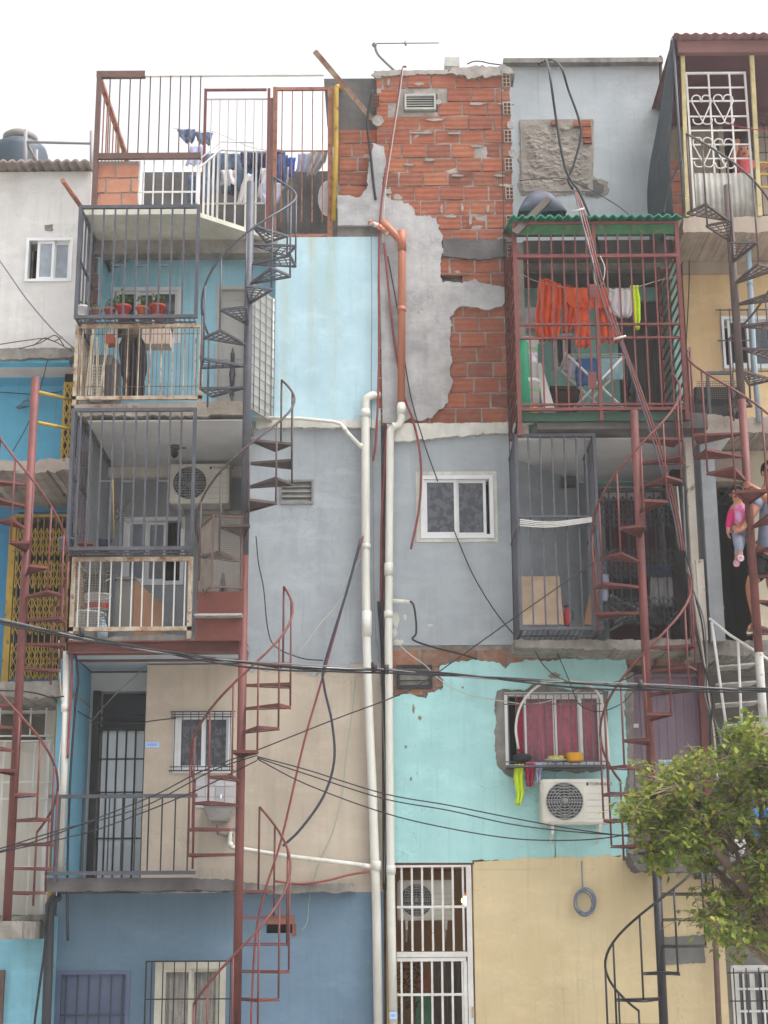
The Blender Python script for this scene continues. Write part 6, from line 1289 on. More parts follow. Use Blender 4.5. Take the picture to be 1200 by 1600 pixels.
# printed bucket stack, green roll, plank at the left of the red cage
bs=0
for i,(l,zb,h,r) in enumerate((('white printed paint bucket with yellow foot, lower of the stack in the red cage',zfl+.01,.44,.115),('white printed paint bucket on top of the stack in the red cage',zfl+.46,.44,.11))):
    t=bucket(l,837,zb,15.35,r,h,m_bkt,(.12,.3,mat('yellow_print',S(222,188,60),bump=0)) if i==0 else (.38,.62,mat('purple_print',S(172,150,186),S(210,206,210),sc=18,lo=.48,hi=.52,bump=0)),group='paint buckets stacked in the red cage')
    c=ORG[t.name]; b=B(); b.lathe(c,[(r*(.86+.11*.68)+.003,h*.68),(r*(.86+.11*.74)+.003,h*.74)],20,cap=False); b.build('band',mat('green_print',S(110,160,110),bump=0),t)
p=B(); c=V((XX(818,570,15.3),15.3,zfl+.005)); p.lathe(c,[(.075,0),(.08,.4),(.075,.82),(.05,.86)],16); solo(p,'green_roll',mat('green_plastic',S(44,150,110),S(36,132,96),sc=5,rough=.45,bump=.08,bsc=8),'upright roll of green plastic sheet at the left of the red cage','roll')
p=B(); p.hull8([(XX(850,630,15.25),15.22,zfl+.005),(XX(870,630,15.25),15.22,zfl+.005),(XX(870,630,15.25),15.26,zfl+.005),(XX(850,630,15.25),15.26,zfl+.005),(XX(838,530,15.5),15.6,zfl+.74),(XX(846,530,15.5),15.6,zfl+.74),(XX(846,530,15.5),15.64,zfl+.74),(XX(838,530,15.5),15.64,zfl+.74)]); solo(p,'plank',mat('white_plank',S(206,202,196),S(186,182,176),bump=.08),'pale plank leaning against the printed buckets','plank')
p=B(); p.pbox(822,480,840,512,15.7,15.85); solo(p,'box',mat('pale_carton',S(178,180,182),S(150,152,154),sc=8,bump=.1),'pale grey carton behind the printed buckets','box')
p=B(); p.pbox(862,610,905,638,16.3,16.7); p.pbox(860,603,908,609,16.28,16.72); solo(p,'low_table',mat('dark_brown_wood',S(74,64,58),S(58,50,46),bump=.1),'low dark brown table behind the white drying rack','table')
# second rack behind the diamond gate
rack('white drying rack behind the dark diamond folding gate',955,1038,930,972,16.75,M_wpaint)
hang('white towel on the rack behind the diamond gate','towel','towel',m_whc,16.72,[([(1016,1055,902),(1016,1054,925),(1016,1053,948)],2,.02)])
hang('black cloth on the rack behind the diamond gate','cloth','cloth',mat('dark_cloth'),16.74,[([(958,1012,897),(960,1012,940)],2,.02)])
hang('striped lilac towel left of the diamond gate','towel','towel',m_lil,16.45,[([(932,951,897),(933,951,918),(934,950,940)],2,.02)])
hang('blue cloth on top of the rack behind the diamond gate','cloth','cloth',m_blu,16.78,[([(1000,1050,884),(1004,1056,900)],2,.02)])
# clothes and things at the pink window
hang('lime cloth hanging from the pink curtained window grille','cloth','cloth',m_lime,15.85,[([(805,818,1194),(803,817,1215),(807,819,1238),(806,813,1258)],2,.03)])
hang('crimson cloth hanging from the pink curtained window grille','cloth','cloth',m_redc,15.86,[([(820,836,1192),(822,835,1212),(824,832,1229)],2,.03)])
hang('lilac cloth hanging from the pink curtained window grille','cloth','cloth',m_lil,15.87,[([(836,850,1192),(837,846,1208),(838,844,1224)],2,.03)])
p=B(); p.ball(P(816,1184,15.86),.05,10,6,(2.0,.8,.9)); solo(p,'dark_bundle',mat('dark_cloth'),'dark cloth bundle in the left bottom corner of the pink window','cloth')
yp=thing('cooking_pot','yellow enamel pot on the sill of the pink curtained window','pot',P(898,1192,15.86)); c=P(898,1191,15.86)
b=B(); b.lathe(c,[(.075,0),(.082,.02),(.084,.085),(.088,.09),(.078,.088)],20); b.build('body',mat('yellow_enamel',S(226,164,34),S(206,146,26),rough=.35,bump=0),yp); b=B(); b.tube([c+V((-.083,0,.06)),c+V((-.115,-.01,.062)),c+V((-.115,-.01,.03)),c+V((-.083,0,.03))],.007,5); b.build('handle',mat('yellow_enamel'),yp)
pt_=thing('plate','white plate of yellow fruit on the sill of the pink curtained window','plate',P(868,1192,15.86)); c=P(868,1191,15.86)
b=B(); b.lathe(c,[(.05,0),(.11,.022),(.112,.027),(.05,.01)],20); b.build('dish',M_acw,pt_)
for i,(dx,dy) in enumerate(((-.04,0),(.02,.02),(.05,-.02),(0,-.04))):
    b=B(); b.ball(c+V((dx,dy,.04)),.03,8,6,(1.2,1,.9)); b.build('fruit',mat('yellow_fruit',S(206,196,96),S(186,176,76),bump=0),pt_)
# sill shelf carrying them
p=B(); p.pbox(792,1195,945,1198,15.74,YF-.02); solo(p,'window_shelf',M_grey,'thin metal shelf along the foot of the pink curtained window','shelf')
# roof terrace laundry
Yl=16.9
cab('thin clothes line over the left roof terrace',[(270,200,17.2),(305,205),(335,206),(400,232),(470,236),(515,236,17.2)],Yl,.004,M_cablew,'clothes_line',cat='line')
hang('pale denim shorts flying left on the roof line','shorts','shorts',m_den,Yl,[([(277,305,202),(280,306,212),(288,303,222)],2,.03)],'clothes on the roof terrace line')
hang('grey denim shorts beside the red gate post on the roof line','shorts','shorts',m_den,Yl,[([(305,333,207),(308,330,216),(312,327,226)],2,.03)],'clothes on the roof terrace line')
hang('lilac grey top lying over the brown mid rail on the roof','top','top',m_lil,16.3,[([(298,318,228),(294,322,240),(290,310,258)],2,.03)])
hang('blue shirt hung low inside the white lattice','shirt','shirt',m_den,16.1,[([(294,322,274),(293,330,292),(292,322,316)],3,.04)])
hang('slate blue shirt behind the white slanted balusters','shirt','shirt',mat('slate_blue_cloth',S(96,112,130),S(78,92,112),sc=9,rough=.9,bump=.15),Yl,[([(344,400,240),(344,400,262),(346,392,300)],3,.05)],'clothes on the roof terrace line')
hang('navy trousers hung by the grey stair pole on the roof','trousers','trousers',m_nav,Yl,[([(398,446,238),(396,444,262),(400,442,290)],3,.05),([(352,364,262),(350,366,304)],1.5,.03)],'clothes on the roof terrace line')
hang('white shirt with striped sleeve low behind the white balusters','shirt','shirt',m_whc,Yl-.2,[([(384,396,272),(376,396,290),(370,384,318)],2,.04),([(346,366,266),(344,366,288)],2,.04)],'clothes on the roof terrace line')
hang('white shirt hanging right of the brown roof post','shirt','shirt',m_whc,Yl-.2,[([(408,452,262),(404,450,284),(402,432,306)],3,.05)],'clothes on the roof terrace line')
hang('navy hood of cloth between the rooftop gates','cloth','cloth',m_nav,Yl-.3,[([(430,438,234),(428,448,260),(432,444,290)],2,.04)],'clothes on the roof terrace line')
hang('bright blue cloth behind the orange rooftop gate','cloth','cloth',mat('royal_blue_cloth',S(74,110,196),S(62,94,172),rough=.9,bump=.1),Yl,[([(448,462,246),(450,460,262),(452,458,276)],1.5,.03)],'clothes on the roof terrace line')
hang('pale striped towel behind the orange rooftop gate','towel','towel',m_lil,Yl,[([(466,486,240),(465,484,254),(462,480,268)],2,.03)],'clothes on the roof terrace line')
hang('white blouse behind the right bars of the orange rooftop gate','blouse','blouse',m_whc,Yl,[([(486,512,236),(482,508,252),(480,492,272)],2.5,.04)],'clothes on the roof terrace line')
p=B(); p.ball(P(513,310,16.6),.2,12,9,(.6,.5,1.1)); solo(p,'sack',m_whc,'white stuffed sack leaning at the foot of the orange rooftop gate','sack')
# tarp and plank on the green roof
b=B(); c=P(845,322,15.9)
b.sheet(lambda u,v:c+V(((u-.5)*.52,.35*(v-.5),-.14+.3*math.sin(min(1,max(0,u))*PI)**.6*math.sin(v*PI)**.4+.03*noise.noise(V((u*5,v*5,1))))),18,12); solo(b,'tarp',mat('dark_blue_grey_tarp',S(82,88,104),S(58,62,76),sc=6,rough=.6,bump=.3),'dark blue grey tarp heap on the green corrugated roof','tarp',solid=.008)
p=B(); p.bar(P(803,366,14.86),P(857,312,15.3),.07,.05); solo(p,'plank',mat('dark_brown_wood'),'dark brown wooden plank leaning against the green corrugated roof','plank')
hg_=B(); c=P(42,632,16.34); hg_.tube([c+V((0,0,.09)),c+V((.01,0,.05)),c+V((.12,0,-.02)),c+V((-.12,0,-.03)),c+V((.01,0,.05))],.005,5); hg_.tube([c+V((-.03,0,.05)),c+V((.13,0,.0)),c+V((-.1,0,-.05)),c+V((-.03,0,.05))],.005,5); solo(hg_,'coat_hanger',mat('reddish_hanger',S(150,110,110),bump=0),'two wire coat hangers on the bright blue wall','hanger')
bp=thing('bulkhead_fan','small white washer with grey lid in the dark doorway at right','washer',P(1118,1000,16.4)); x0,x1,z0,z1=RC(1105,952,1131,1000,16.4)
b=B(); b.box(x0,x1,16.4,16.8,zf3,z1); b.build('body',m_bkt,bp); b=B(); b.box(x0+.02,x1-.02,16.39,16.4,z1-.07,z1-.02); b.build('panel',M_acg,bp); b=B(); b.box(x0-.01,x1+.01,16.38,16.81,z1,z1+.03); b.build('lid',M_acg,bp)
bp.name='washing_machine'
# passage plants and green cabinet behind the white gate
p=B(); c=P(637,1530,16.3)
for i in range(160):
    q=c+V((random.uniform(-.1,.12),random.uniform(-.1,.1),random.uniform(-.28,.22))); leaf(p,q,V((random.uniform(-1,1),random.uniform(-1,1),random.uniform(-1,.5))),V((0,0,1)),.07,.03)
solo(p,'hanging_plant',mat('dark_olive_leaf',isl=[(.03,.035,.02,1),(.06,.05,.03,1),(.05,.03,.02,1)],bump=0),'dark dried hanging plant behind the white passage gate','plant')
p=B(); p.pbox(650,1556,675,1690,16.9,17.2); solo(p,'green_cabinet',mat('green_lacquer',S(64,140,98),S(52,120,84),rough=.4,bump=.05),'green cabinet behind the lower bars of the white passage gate','cabinet')
p=B(); p.pbox(652,1520,675,1549,17.65,17.69); p.pbox(655,1524,672,1530,17.645,17.65); solo(p,'poster',mat('orange_poster',S(196,130,90),S(176,110,72),sc=14,bump=0),'small orange poster on the passage wall above the green cabinet','poster')
# clothes half hidden behind the tree
hang('blue jeans hanging behind the leafy tree crown','jeans','jeans',m_blu,15.6,[([(1172,1230,1262),(1176,1230,1300),(1180,1228,1345)],3,.05)])
hang('striped white cloth hanging behind the leafy tree crown','cloth','cloth',m_whc,15.7,[([(1138,1166,1312),(1140,1164,1330),(1144,1160,1350)],2,.04)])
# extra wires and rods on the slab of the far left house
for i,p in enumerate(([(0,538),(40,532),(75,530),(112,548)],[(30,545),(62,536),(86,524),(100,540)],[(52,540),(70,528),(84,533),(98,526)])):
    cab(('long bent rusty wire lying on the far left roof slab','short arched rusty wire sticking up from the far left roof slab','thin crossed rusty wire on the far left roof slab beside the cage')[i],p,15.5,.006,M_brown,'wire',cat='wire')
# peeling paint by the right drain pipe and chips of the turquoise coat: flakes of old filler with their own shape
for x,y,w_,h_,Y,m_ in ((619,968,6,14,YF,'chalky_white'),(617,988,5,10,YF,'chalky_white'),(622,1003,9,5,YF,'chalky_white'),(633,965,3,6,YF,'chalky_white'),(672,977,5,3,YF,'chalky_white'),(646,1108,2,7,Yt,'rubble_chip'),(656,1122,3,4,Yt,'rubble_chip'),(634,1167,2,3,Yt,'rubble_chip'),(866,1055,9,5,Yt,'rubble_chip'),(723,1074,2,2,Yt,'rubble_chip'),(642,1217,2,4,Yt,'rubble_chip'),(985,1175,3,6,YF,'chalky_white')):
    b=B(); k=9; b.plate([(lambda q:(q.x,q.z))(P(x+w_*math.cos(t*2*PI/k)*random.uniform(.6,1.2),y+h_*math.sin(t*2*PI/k)*random.uniform(.6,1.2),Y)) for t in range(k)],Y-.003,.006)
    b.build('peeled_patch',mat('rubble_chip',S(150,136,122),S(124,110,98),sc=20,bump=.3) if m_=='rubble_chip' else mat(m_),hr)
for l,nm,m_,Y_,pp in (('dark blue jeans bunched left of the brown roof post','jeans',m_nav,16.75,[([(404,424,240),(402,424,272),(404,420,300)],2,.05),([(376,402,238),(378,400,262)],2.5,.05)]),
 ('grey blue work shirt bunched right of the red gate post on the roof','shirt',m_den,16.6,[([(322,346,240),(320,344,268),(322,340,304)],2.5,.06)]),
 ('blue trousers hung between slate shirt and dark jeans on the roof','trousers',m_blu,16.8,[([(388,404,248),(386,402,300)],1.5,.04)]),
 ('faded blue top bunched by the navy hood on the roof','top',mat('faded_blue_cloth',S(90,106,150),S(72,86,128),sc=9,rough=.9,bump=.15),16.55,[([(434,450,242),(432,448,268),(434,446,286)],2,.05)]),
 ('lilac sheet hung low behind the navy trousers on the roof','sheet',m_lil,16.5,[([(408,440,286),(406,438,304),(410,434,318)],3,.04)])):
    hang(l,nm,nm,m_,Y_,pp,'clothes on the roof terrace line')
# ================================================================ people
m_skin=mat('brown_skin',S(176,124,98),S(160,110,86),sc=9,rough=.6,bump=.03)
m_skin2=mat('warm_skin',S(196,142,116),S(182,128,104),sc=9,rough=.6,bump=.03)
m_hair=mat('black_hair',S(34,28,26),S(24,20,19),rough=.6,bump=.3,bsc=60)
def skin(name,nodes,edges,m_,par,sub=2,extra=None):
    """one continuous body grown over a skeleton: nodes {key:(point,radius)}, first node is the root"""
    ks=list(nodes); me=bpy.data.meshes.new(name); o0=org(par)
    me.from_pydata([V(nodes[k][0])-o0 for k in ks],[(ks.index(a),ks.index(c)) for a,c in edges],[])
    o=bpy.data.objects.new(name,me); COL.objects.link(o); o.modifiers.new('skin','SKIN')
    for i,k in enumerate(ks):
        r=nodes[k][1]; r=r if isinstance(r,tuple) else (r,r); me.skin_vertices[0].data[i].radius=r; me.skin_vertices[0].data[i].use_root=(i==0)
    o.modifiers['skin'].use_smooth_shade=True; s=o.modifiers.new('sub','SUBSURF'); s.levels=s.render_levels=sub
    bpy.context.view_layer.update(); m2=bpy.data.meshes.new_from_object(o.evaluated_get(bpy.context.evaluated_depsgraph_get()))
    bpy.data.objects.remove(o); bpy.data.meshes.remove(me)
    if extra:
        bm=bmesh.new(); bm.from_mesh(m2); e=B(); e.bm.free(); e.bm=bm; bmesh.ops.translate(bm,verts=bm.verts[:],vec=o0); extra(e); bmesh.ops.translate(bm,verts=bm.verts[:],vec=-o0); bm.to_mesh(m2); bm.free()
    m2.name=name; m2.materials.clear(); m2.materials.append(m_)
    for p in m2.polygons: p.use_smooth=True; p.material_index=0
    o=bpy.data.objects.new(name,m2); COL.objects.link(o); o.parent=par; ORG[o.name]=o0.copy(); return o
def hand_nodes(N,E,key,wrist,dirn,side,k=1.0,curl=V((0,0,0)),s=.85):
    """palm, four unequal bent fingers and a side thumb"""
    d=dirn.normalized(); sd=side.normalized(); pc=wrist+d*.045*s; N[key+'p']=(pc,(.022*s*1.3,.016*s)); E.append((key,key+'p'))
    for i,(o,L) in enumerate(((-.03,.062),(-.01,.072),(.01,.068),(.03,.052))):
        a=pc+d*.035*s+sd*o*s; m_=a+(d+curl*.6).normalized()*L*.5*s; t=m_+(d*.5+curl*1.3).normalized()*L*.5*s
        for q,p,r in (('a',a,.0095),('b',m_,.0085),('c',t,.007)): N[key+q+str(i)]=(p,r*s)
        E.extend([(key+'p',key+'a%d'%i),(key+'a%d'%i,key+'b%d'%i),(key+'b%d'%i,key+'c%d'%i)])
    a=wrist+d*.02*s-sd*.034*s; t=a+(d*.7-sd*.6+curl*.6).normalized()*.05*s
    N[key+'t0']=(a,.011*s); N[key+'t1']=(t,.009*s); E.extend([(key,key+'t0'),(key+'t0',key+'t1')])
def head(par,c,r,m_,hair,fwd,hairlen=.0,eyes=True):
    """details set on a head of radius r centred at c, looking along fwd"""
    f=fwd.normalized(); s=f.cross(V((0,0,1))).normalized(); u=s.cross(f)
    b=B()
    for g in (-1,1): b.ball(c+f*r*.80+s*g*r*.36+u*r*.05,r*.13,8,6)
    b.build('eyes',mat('dark_eye',S(30,24,22),rough=.2,bump=0),par)
    b=B(); b.ball(c+f*r*.84-u*r*.5,r*.2,10,6,(1.2,.7,.6)); b.build('mouth',mat('lips_red',S(150,64,62),bump=0),par)
    b=B(); n0=len(b.bm.verts)
    b.ball(c-f*r*.12+u*r*.14,r*1.07,14,10,(1,1,1.02)); 
    bmesh.ops.delete(b.bm,geom=[v for v in b.bm.verts if (v.co-c).dot(f)>r*.42 and (v.co-c).dot(u)<r*.62 or (v.co-c).dot(u)<-r*(.35+hairlen)],context='VERTS')
    b.build('hair',hair,par,solid=.012)
# ---- the man on the far right stairs
Ym=15.02
Pm=lambda x,y,Y=Ym:P(x,y,Y)
man=thing('person','man in grey blue shirt and black shorts carrying a small girl on the stairs','person',Pm(1180,985))
N={};E=[]
def J(k,x,y,r,Y=Ym,par=None):
    N[k]=(P(x,y,Y),r)
    if par: E.append((par,k))
J('pelvis',1199,866,(.125,.10)); J('belly',1202,835,(.12,.095),par='pelvis'); J('chest',1205,797,(.14,.10),par='belly'); J('neck0',1206,768,(.075,.07),par='chest'); J('neck',1203,756,.05,Ym-.02,par='neck0'); J('skull',1206,740,(.085,.092),Ym-.05,par='neck'); J('crown',1206,724,(.07,.08),Ym-.05,par='skull')
J('hipL',1191,872,.095,par='pelvis'); J('kneeL',1173,916,.06,Ym-.08,'hipL'); J('calfL',1176,938,.055,Ym,'kneeL'); J('ankL',1180,966,.034,Ym+.02,'calfL'); J('heelL',1180,975,.03,Ym+.03,'ankL'); J('footL',1173,979,(.036,.024),Ym-.1,'heelL'); J('toeL',1170,983,(.034,.016),Ym-.17,'footL')
J('hipR',1209,872,.095,par='pelvis'); J('kneeR',1206,912,.06,Ym-.12,'hipR'); J('calfR',1211,928,.055,Ym-.03,'kneeR'); J('ankR',1215,944,.034,Ym+.02,'calfR'); J('heelR',1215,950,.03,Ym+.03,'ankR'); J('footR',1210,953,(.036,.024),Ym-.1,'heelR'); J('toeR',1208,955,(.034,.016),Ym-.16,'footR')
J('shL',1189,775,.062,Ym-.03,'neck0'); J('elL',1172,808,.045,Ym-.1,'shL'); J('wrL',1158,830,.030,Ym-.2,'elL')
J('shR',1220,776,.062,Ym-.02,'neck0'); J('elR',1212,792,.045,Ym-.28,'shR'); J('foR',1194,775,.04,Ym-.3,'elR'); J('wrR',1179,761,.028,14.79,'foR')
w=N['wrL'][0]; hand_nodes(N,E,'wrL',w,V((-.8,-.5,.1)),V((0,0,-1)),curl=V((.3,.9,.3)))
w=N['wrR'][0]; hand_nodes(N,E,'wrR',w,V((-.9,-.1,.25)),V((.2,0,.95)),curl=V((-.3,.9,0)))
def face(e):
    c=N['skull'][0]; e.ball(c+V((-.02,-.10,-.005)),.018,8,6,(.8,1,1.4))
    for g in (-1,1): e.ball(c+V((g*.09,0,0)),.022,8,6,(.5,.8,1.3))
skin('body',N,E,m_skin,man,2,face)
head(man,N['skull'][0]+V((0,0,.02)),.098,m_skin,m_hair,V((-.3,-1,-.1)))
m_tee=mat('grey_blue_tee',S(142,152,176),S(126,136,160),sc=10,rough=.9,bump=.15,bsc=50)
N2={k:(N[k][0],r) for k,r in (('belly',(.138,.115)),('pelvis',(.14,.12)),('chest',(.155,.12)),('neck0',(.09,.085)))}
N2['shL']=(N['shL'][0],.078); N2['slL']=(N['shL'][0].lerp(N['elL'][0],.62),.066); N2['shR']=(N['shR'][0],.078); N2['slR']=(N['shR'][0].lerp(N['elR'][0],.62),.066)
skin('shirt',N2,[('pelvis','belly'),('belly','chest'),('chest','neck0'),('neck0','shL'),('shL','slL'),('neck0','shR'),('shR','slR')],m_tee,man)
m_sho=mat('black_shorts',S(36,36,42),S(28,28,33),rough=.9,bump=.15)
N3={'pelvis':(N['pelvis'][0]+V((0,0,.02)),(.15,.125)),'hipL':(N['hipL'][0],.118),'sL':(N['hipL'][0].lerp(N['kneeL'][0],.82),.095),'hipR':(N['hipR'][0],.118),'sR':(N['hipR'][0].lerp(N['kneeR'][0],.82),.095)}
skin('shorts',N3,[('pelvis','hipL'),('hipL','sL'),('pelvis','hipR'),('hipR','sR')],m_sho,man)
b=B(); h,k=N['hipR'][0],N['kneeR'][0]; b.tube([h.lerp(k,t)+V((.0,-.118+.03*t,0)) for t in (-.1,.2,.45,.7,.82)],[.022,.022,.022,.022,.018],6); b.build('red_stripe',mat('red_stripe',S(196,40,50),bump=0),man)
for s in 'LR':
    b=B(); a,t=N['heel'+s][0],N['toe'+s][0]; d=(t-a).normalized(); sd=d.cross(V((0,0,1))).normalized()
    o=[]; 
    for f,w_ in ((-.04,.03),(.05,.034),(.13,.044),(.2,.04),(.235,.02)): o.append((a+d*f,w_))
    z=V((0,0,-.034)); L=[q+sd*w_+z for q,w_ in o]; R=[q-sd*w_+z for q,w_ in o][::-1]; pp=L+R
    up=[b.bm.verts.new(q) for q in pp]; dn=[b.bm.verts.new(q-V((0,0,.014))) for q in pp]; b.bm.faces.new(up); b.bm.faces.new(dn[::-1])
    for i in range(len(pp)): b.bm.faces.new((up[i],dn[i],dn[(i+1)%len(pp)],up[(i+1)%len(pp)]))
    fl_=b.build('flip_flop',mat('cream_rubber',S(206,192,172),bump=0),man); b=B()
    for g in (-1,1): b.tube([a+d*.2+V((0,0,.0)),a+d*.13+sd*g*.03+V((0,0,.012)),a+d*.06+sd*g*.038+V((0,0,-.01))],.005,5)
    b.build('strap',mat('cream_rubber'),fl_)
# ---- the small girl on his arm
gl_=thing('person','small girl in pink top and grey jeans held on the arm of the man','person',Pm(1152,890)); Yg_=14.98
N={};E=[]
def J(k,x,y,r,Y=Yg_,par=None):
    N[k]=(P(x,y,Y),r)
    if par: E.append((par,k))
J('pelvis',1157,826,(.07,.06)); J('chest',1155,803,(.072,.058),par='pelvis'); J('neck0',1154,790,.04,par='chest'); J('neck',1153,785,.03,par='neck0'); J('skull',1151,773,(.062,.066),Yg_-.01,'neck'); J('crown',1152,764,(.05,.055),par='skull')
J('hipL',1152,832,.052,par='pelvis'); J('kneeL',1153,846,.042,Yg_-.14,'hipL'); J('ankL',1157,866,.028,Yg_-.12,'kneeL'); J('toeL',1158,874,(.028,.018),Yg_-.18,'ankL')
J('hipR',1162,832,.052,par='pelvis'); J('kneeR',1156,850,.042,Yg_-.1,'hipR'); J('ankR',1152,874,.028,Yg_-.06,'kneeR'); J('toeR',1150,883,(.028,.018),Yg_-.12,'ankR')
J('shL',1145,795,.035,par='neck0'); J('elL',1140,813,.028,Yg_-.03,'shL'); J('wrL',1137,829,.02,Yg_-.05,'elL'); J('shR',1164,795,.035,par='neck0'); J('elR',1168,806,.028,Yg_-.06,'shR'); J('wrR',1174,797,.02,Yg_-.02,'elR')
hand_nodes(N,E,'wrL',N['wrL'][0],V((.05,-.1,-1)),V((0,1,0)),curl=V((.4,0,0)),s=.6); hand_nodes(N,E,'wrR',N['wrR'][0],V((.7,.3,.5)),V((0,0,1)),curl=V((.3,.3,-.3)),s=.6)
def face2(e):
    c=N['skull'][0]; e.ball(c+V((-.01,-.07,-.008)),.011,8,6)
    for g in (-1,1): e.ball(c+V((g*.064,0,-.005)),.014,8,6,(.5,.8,1.3))
skin('body',N,E,m_skin2,gl_,2,face2); head(gl_,N['skull'][0]+V((0,0,.008)),.07,m_skin2,m_hair,V((-.5,-1,-.1)),.3)
m_pk=mat('pink_top',S(226,110,168),S(206,164,206),sc=16,lo=.46,hi=.54,rough=.9,bump=.1); m_pk2=mat('deep_pink_sleeve',S(208,44,116),S(190,36,102),rough=.9,bump=.1)
skin('top',{'chest':(N['chest'][0],(.086,.074)),'pelvis':(N['pelvis'][0]+V((0,0,.03)),(.084,.074)),'neck0':(N['neck0'][0],.05)},[('chest','pelvis'),('chest','neck0')],m_pk,gl_)
for s in 'LR': skin('sleeve',{'sh':(N['sh'+s][0],.046),'el':(N['el'+s][0],.038),'wr':(N['el'+s][0].lerp(N['wr'+s][0],.85),.028)},[('sh','el'),('el','wr')],m_pk2,gl_)
skin('trousers',{'pelvis':(N['pelvis'][0]-V((0,0,.01)),(.078,.07)),'hipL':(N['hipL'][0],.062),'kneeL':(N['kneeL'][0],.052),'aL':(N['kneeL'][0].lerp(N['ankL'][0],.9),.037),'hipR':(N['hipR'][0],.062),'kneeR':(N['kneeR'][0],.052),'aR':(N['kneeR'][0].lerp(N['ankR'][0],.9),.037)},[('pelvis','hipL'),('hipL','kneeL'),('kneeL','aL'),('pelvis','hipR'),('hipR','kneeR'),('kneeR','aR')],mat('pale_grey_jeans',S(146,152,170),S(128,134,152),sc=14,rough=.9,bump=.1),gl_)
for s in 'LR':
    a,t=N['ank'+s][0],N['toe'+s][0]; skin('shoe',{'a':(a+V((0,.02,-.02)),.036),'m':(a.lerp(t,.5)+V((0,0,-.01)),.036),'t':(t,.032)},[('a','m'),('m','t')],mat('pink_white_shoe',S(214,150,180),S(226,214,220),sc=20,lo=.48,hi=.52,bump=0),gl_)
# ---- the child behind the heart gate
ch=thing('person','laughing child in red shirt with a raised arm behind the heart gate','person',V((P(1160,300,16.1).x,16.1,zf5))); Yk=15.75
N={};E=[]; zf=zf5
def J(k,x,y,r,Y=Yk,par=None):
    N[k]=(P(x,y,Y),r)
    if par: E.append((par,k))
J('pelvis',1161,290,(.09,.075)); J('chest',1161,264,(.095,.075),par='pelvis'); J('neck0',1160,251,.05,par='chest'); J('neck',1160,248,.04,par='neck0'); J('skull',1162,237,(.082,.088),Yk-.03,'neck'); J('crown',1162,228,(.066,.07),Yk-.02,'skull')
X=N['pelvis'][0]
for s,g in (('L',-1),('R',1)):
    h=X+V((g*.06,0,-.06)); N['hip'+s]=(h,.065); N['knee'+s]=(V((h.x,Yk-.02,(h.z+zf)/2+.02)),.048); N['ank'+s]=(V((h.x,Yk,zf+.07)),.034); N['toe'+s]=(V((h.x,Yk-.13,zf+.03)),(.036,.022)); E+= [('pelvis','hip'+s),('hip'+s,'knee'+s),('knee'+s,'ank'+s),('ank'+s,'toe'+s)]
J('shL',1150,256,.042,par='neck0'); J('elL',1145,247,.034,Yk-.08,'shL'); J('wrL',1151,232,.024,Yk-.14,'elL'); J('shR',1172,256,.042,par='neck0'); J('elR',1181,264,.034,Yk-.06,'shR'); J('wrR',1191,262,.024,Yk-.14,'elR')
hand_nodes(N,E,'wrL',N['wrL'][0],V((.1,-.2,1)),V((1,0,0)),curl=V((0,-.7,.1)),s=.75); hand_nodes(N,E,'wrR',N['wrR'][0],V((.8,-.4,.2)),V((0,0,1)),curl=V((.2,-.5,0)),s=.75)
def face3(e):
    c=N['skull'][0]; e.ball(c+V((0,-.09,-.008)),.015,8,6)
    for g in (-1,1): e.ball(c+V((g*.084,0,-.005)),.018,8,6,(.5,.8,1.3))
skin('body',N,E,m_skin2,ch,2,face3); head(ch,N['skull'][0]+V((0,0,.01)),.092,m_skin2,m_hair,V((-.1,-1,-.25)))
skin('shirt',{'chest':(N['chest'][0],(.112,.092)),'pelvis':(N['pelvis'][0]+V((0,0,.0)),(.112,.095)),'neck0':(N['neck0'][0],.06),'shL':(N['shL'][0],.055),'slL':(N['shL'][0].lerp(N['elL'][0],.8),.048),'shR':(N['shR'][0],.055),'slR':(N['shR'][0].lerp(N['elR'][0],.8),.048)},[('chest','pelvis'),('chest','neck0'),('neck0','shL'),('shL','slL'),('neck0','shR'),('shR','slR')],mat('red_pink_shirt',S(190,84,88),S(170,70,76),sc=14,rough=.9,bump=.1),ch)
skin('trousers',{'pelvis':(X,(.1,.085)),'hipL':(N['hipL'][0],.075),'kL':(N['kneeL'][0],.06),'aL':(N['ankL'][0]+V((0,0,.05)),.05),'hipR':(N['hipR'][0],.075),'kR':(N['kneeR'][0],.06),'aR':(N['ankR'][0]+V((0,0,.05)),.05)},[('pelvis','hipL'),('hipL','kL'),('kL','aL'),('pelvis','hipR'),('hipR','kR'),('kR','aR')],m_nav,ch)
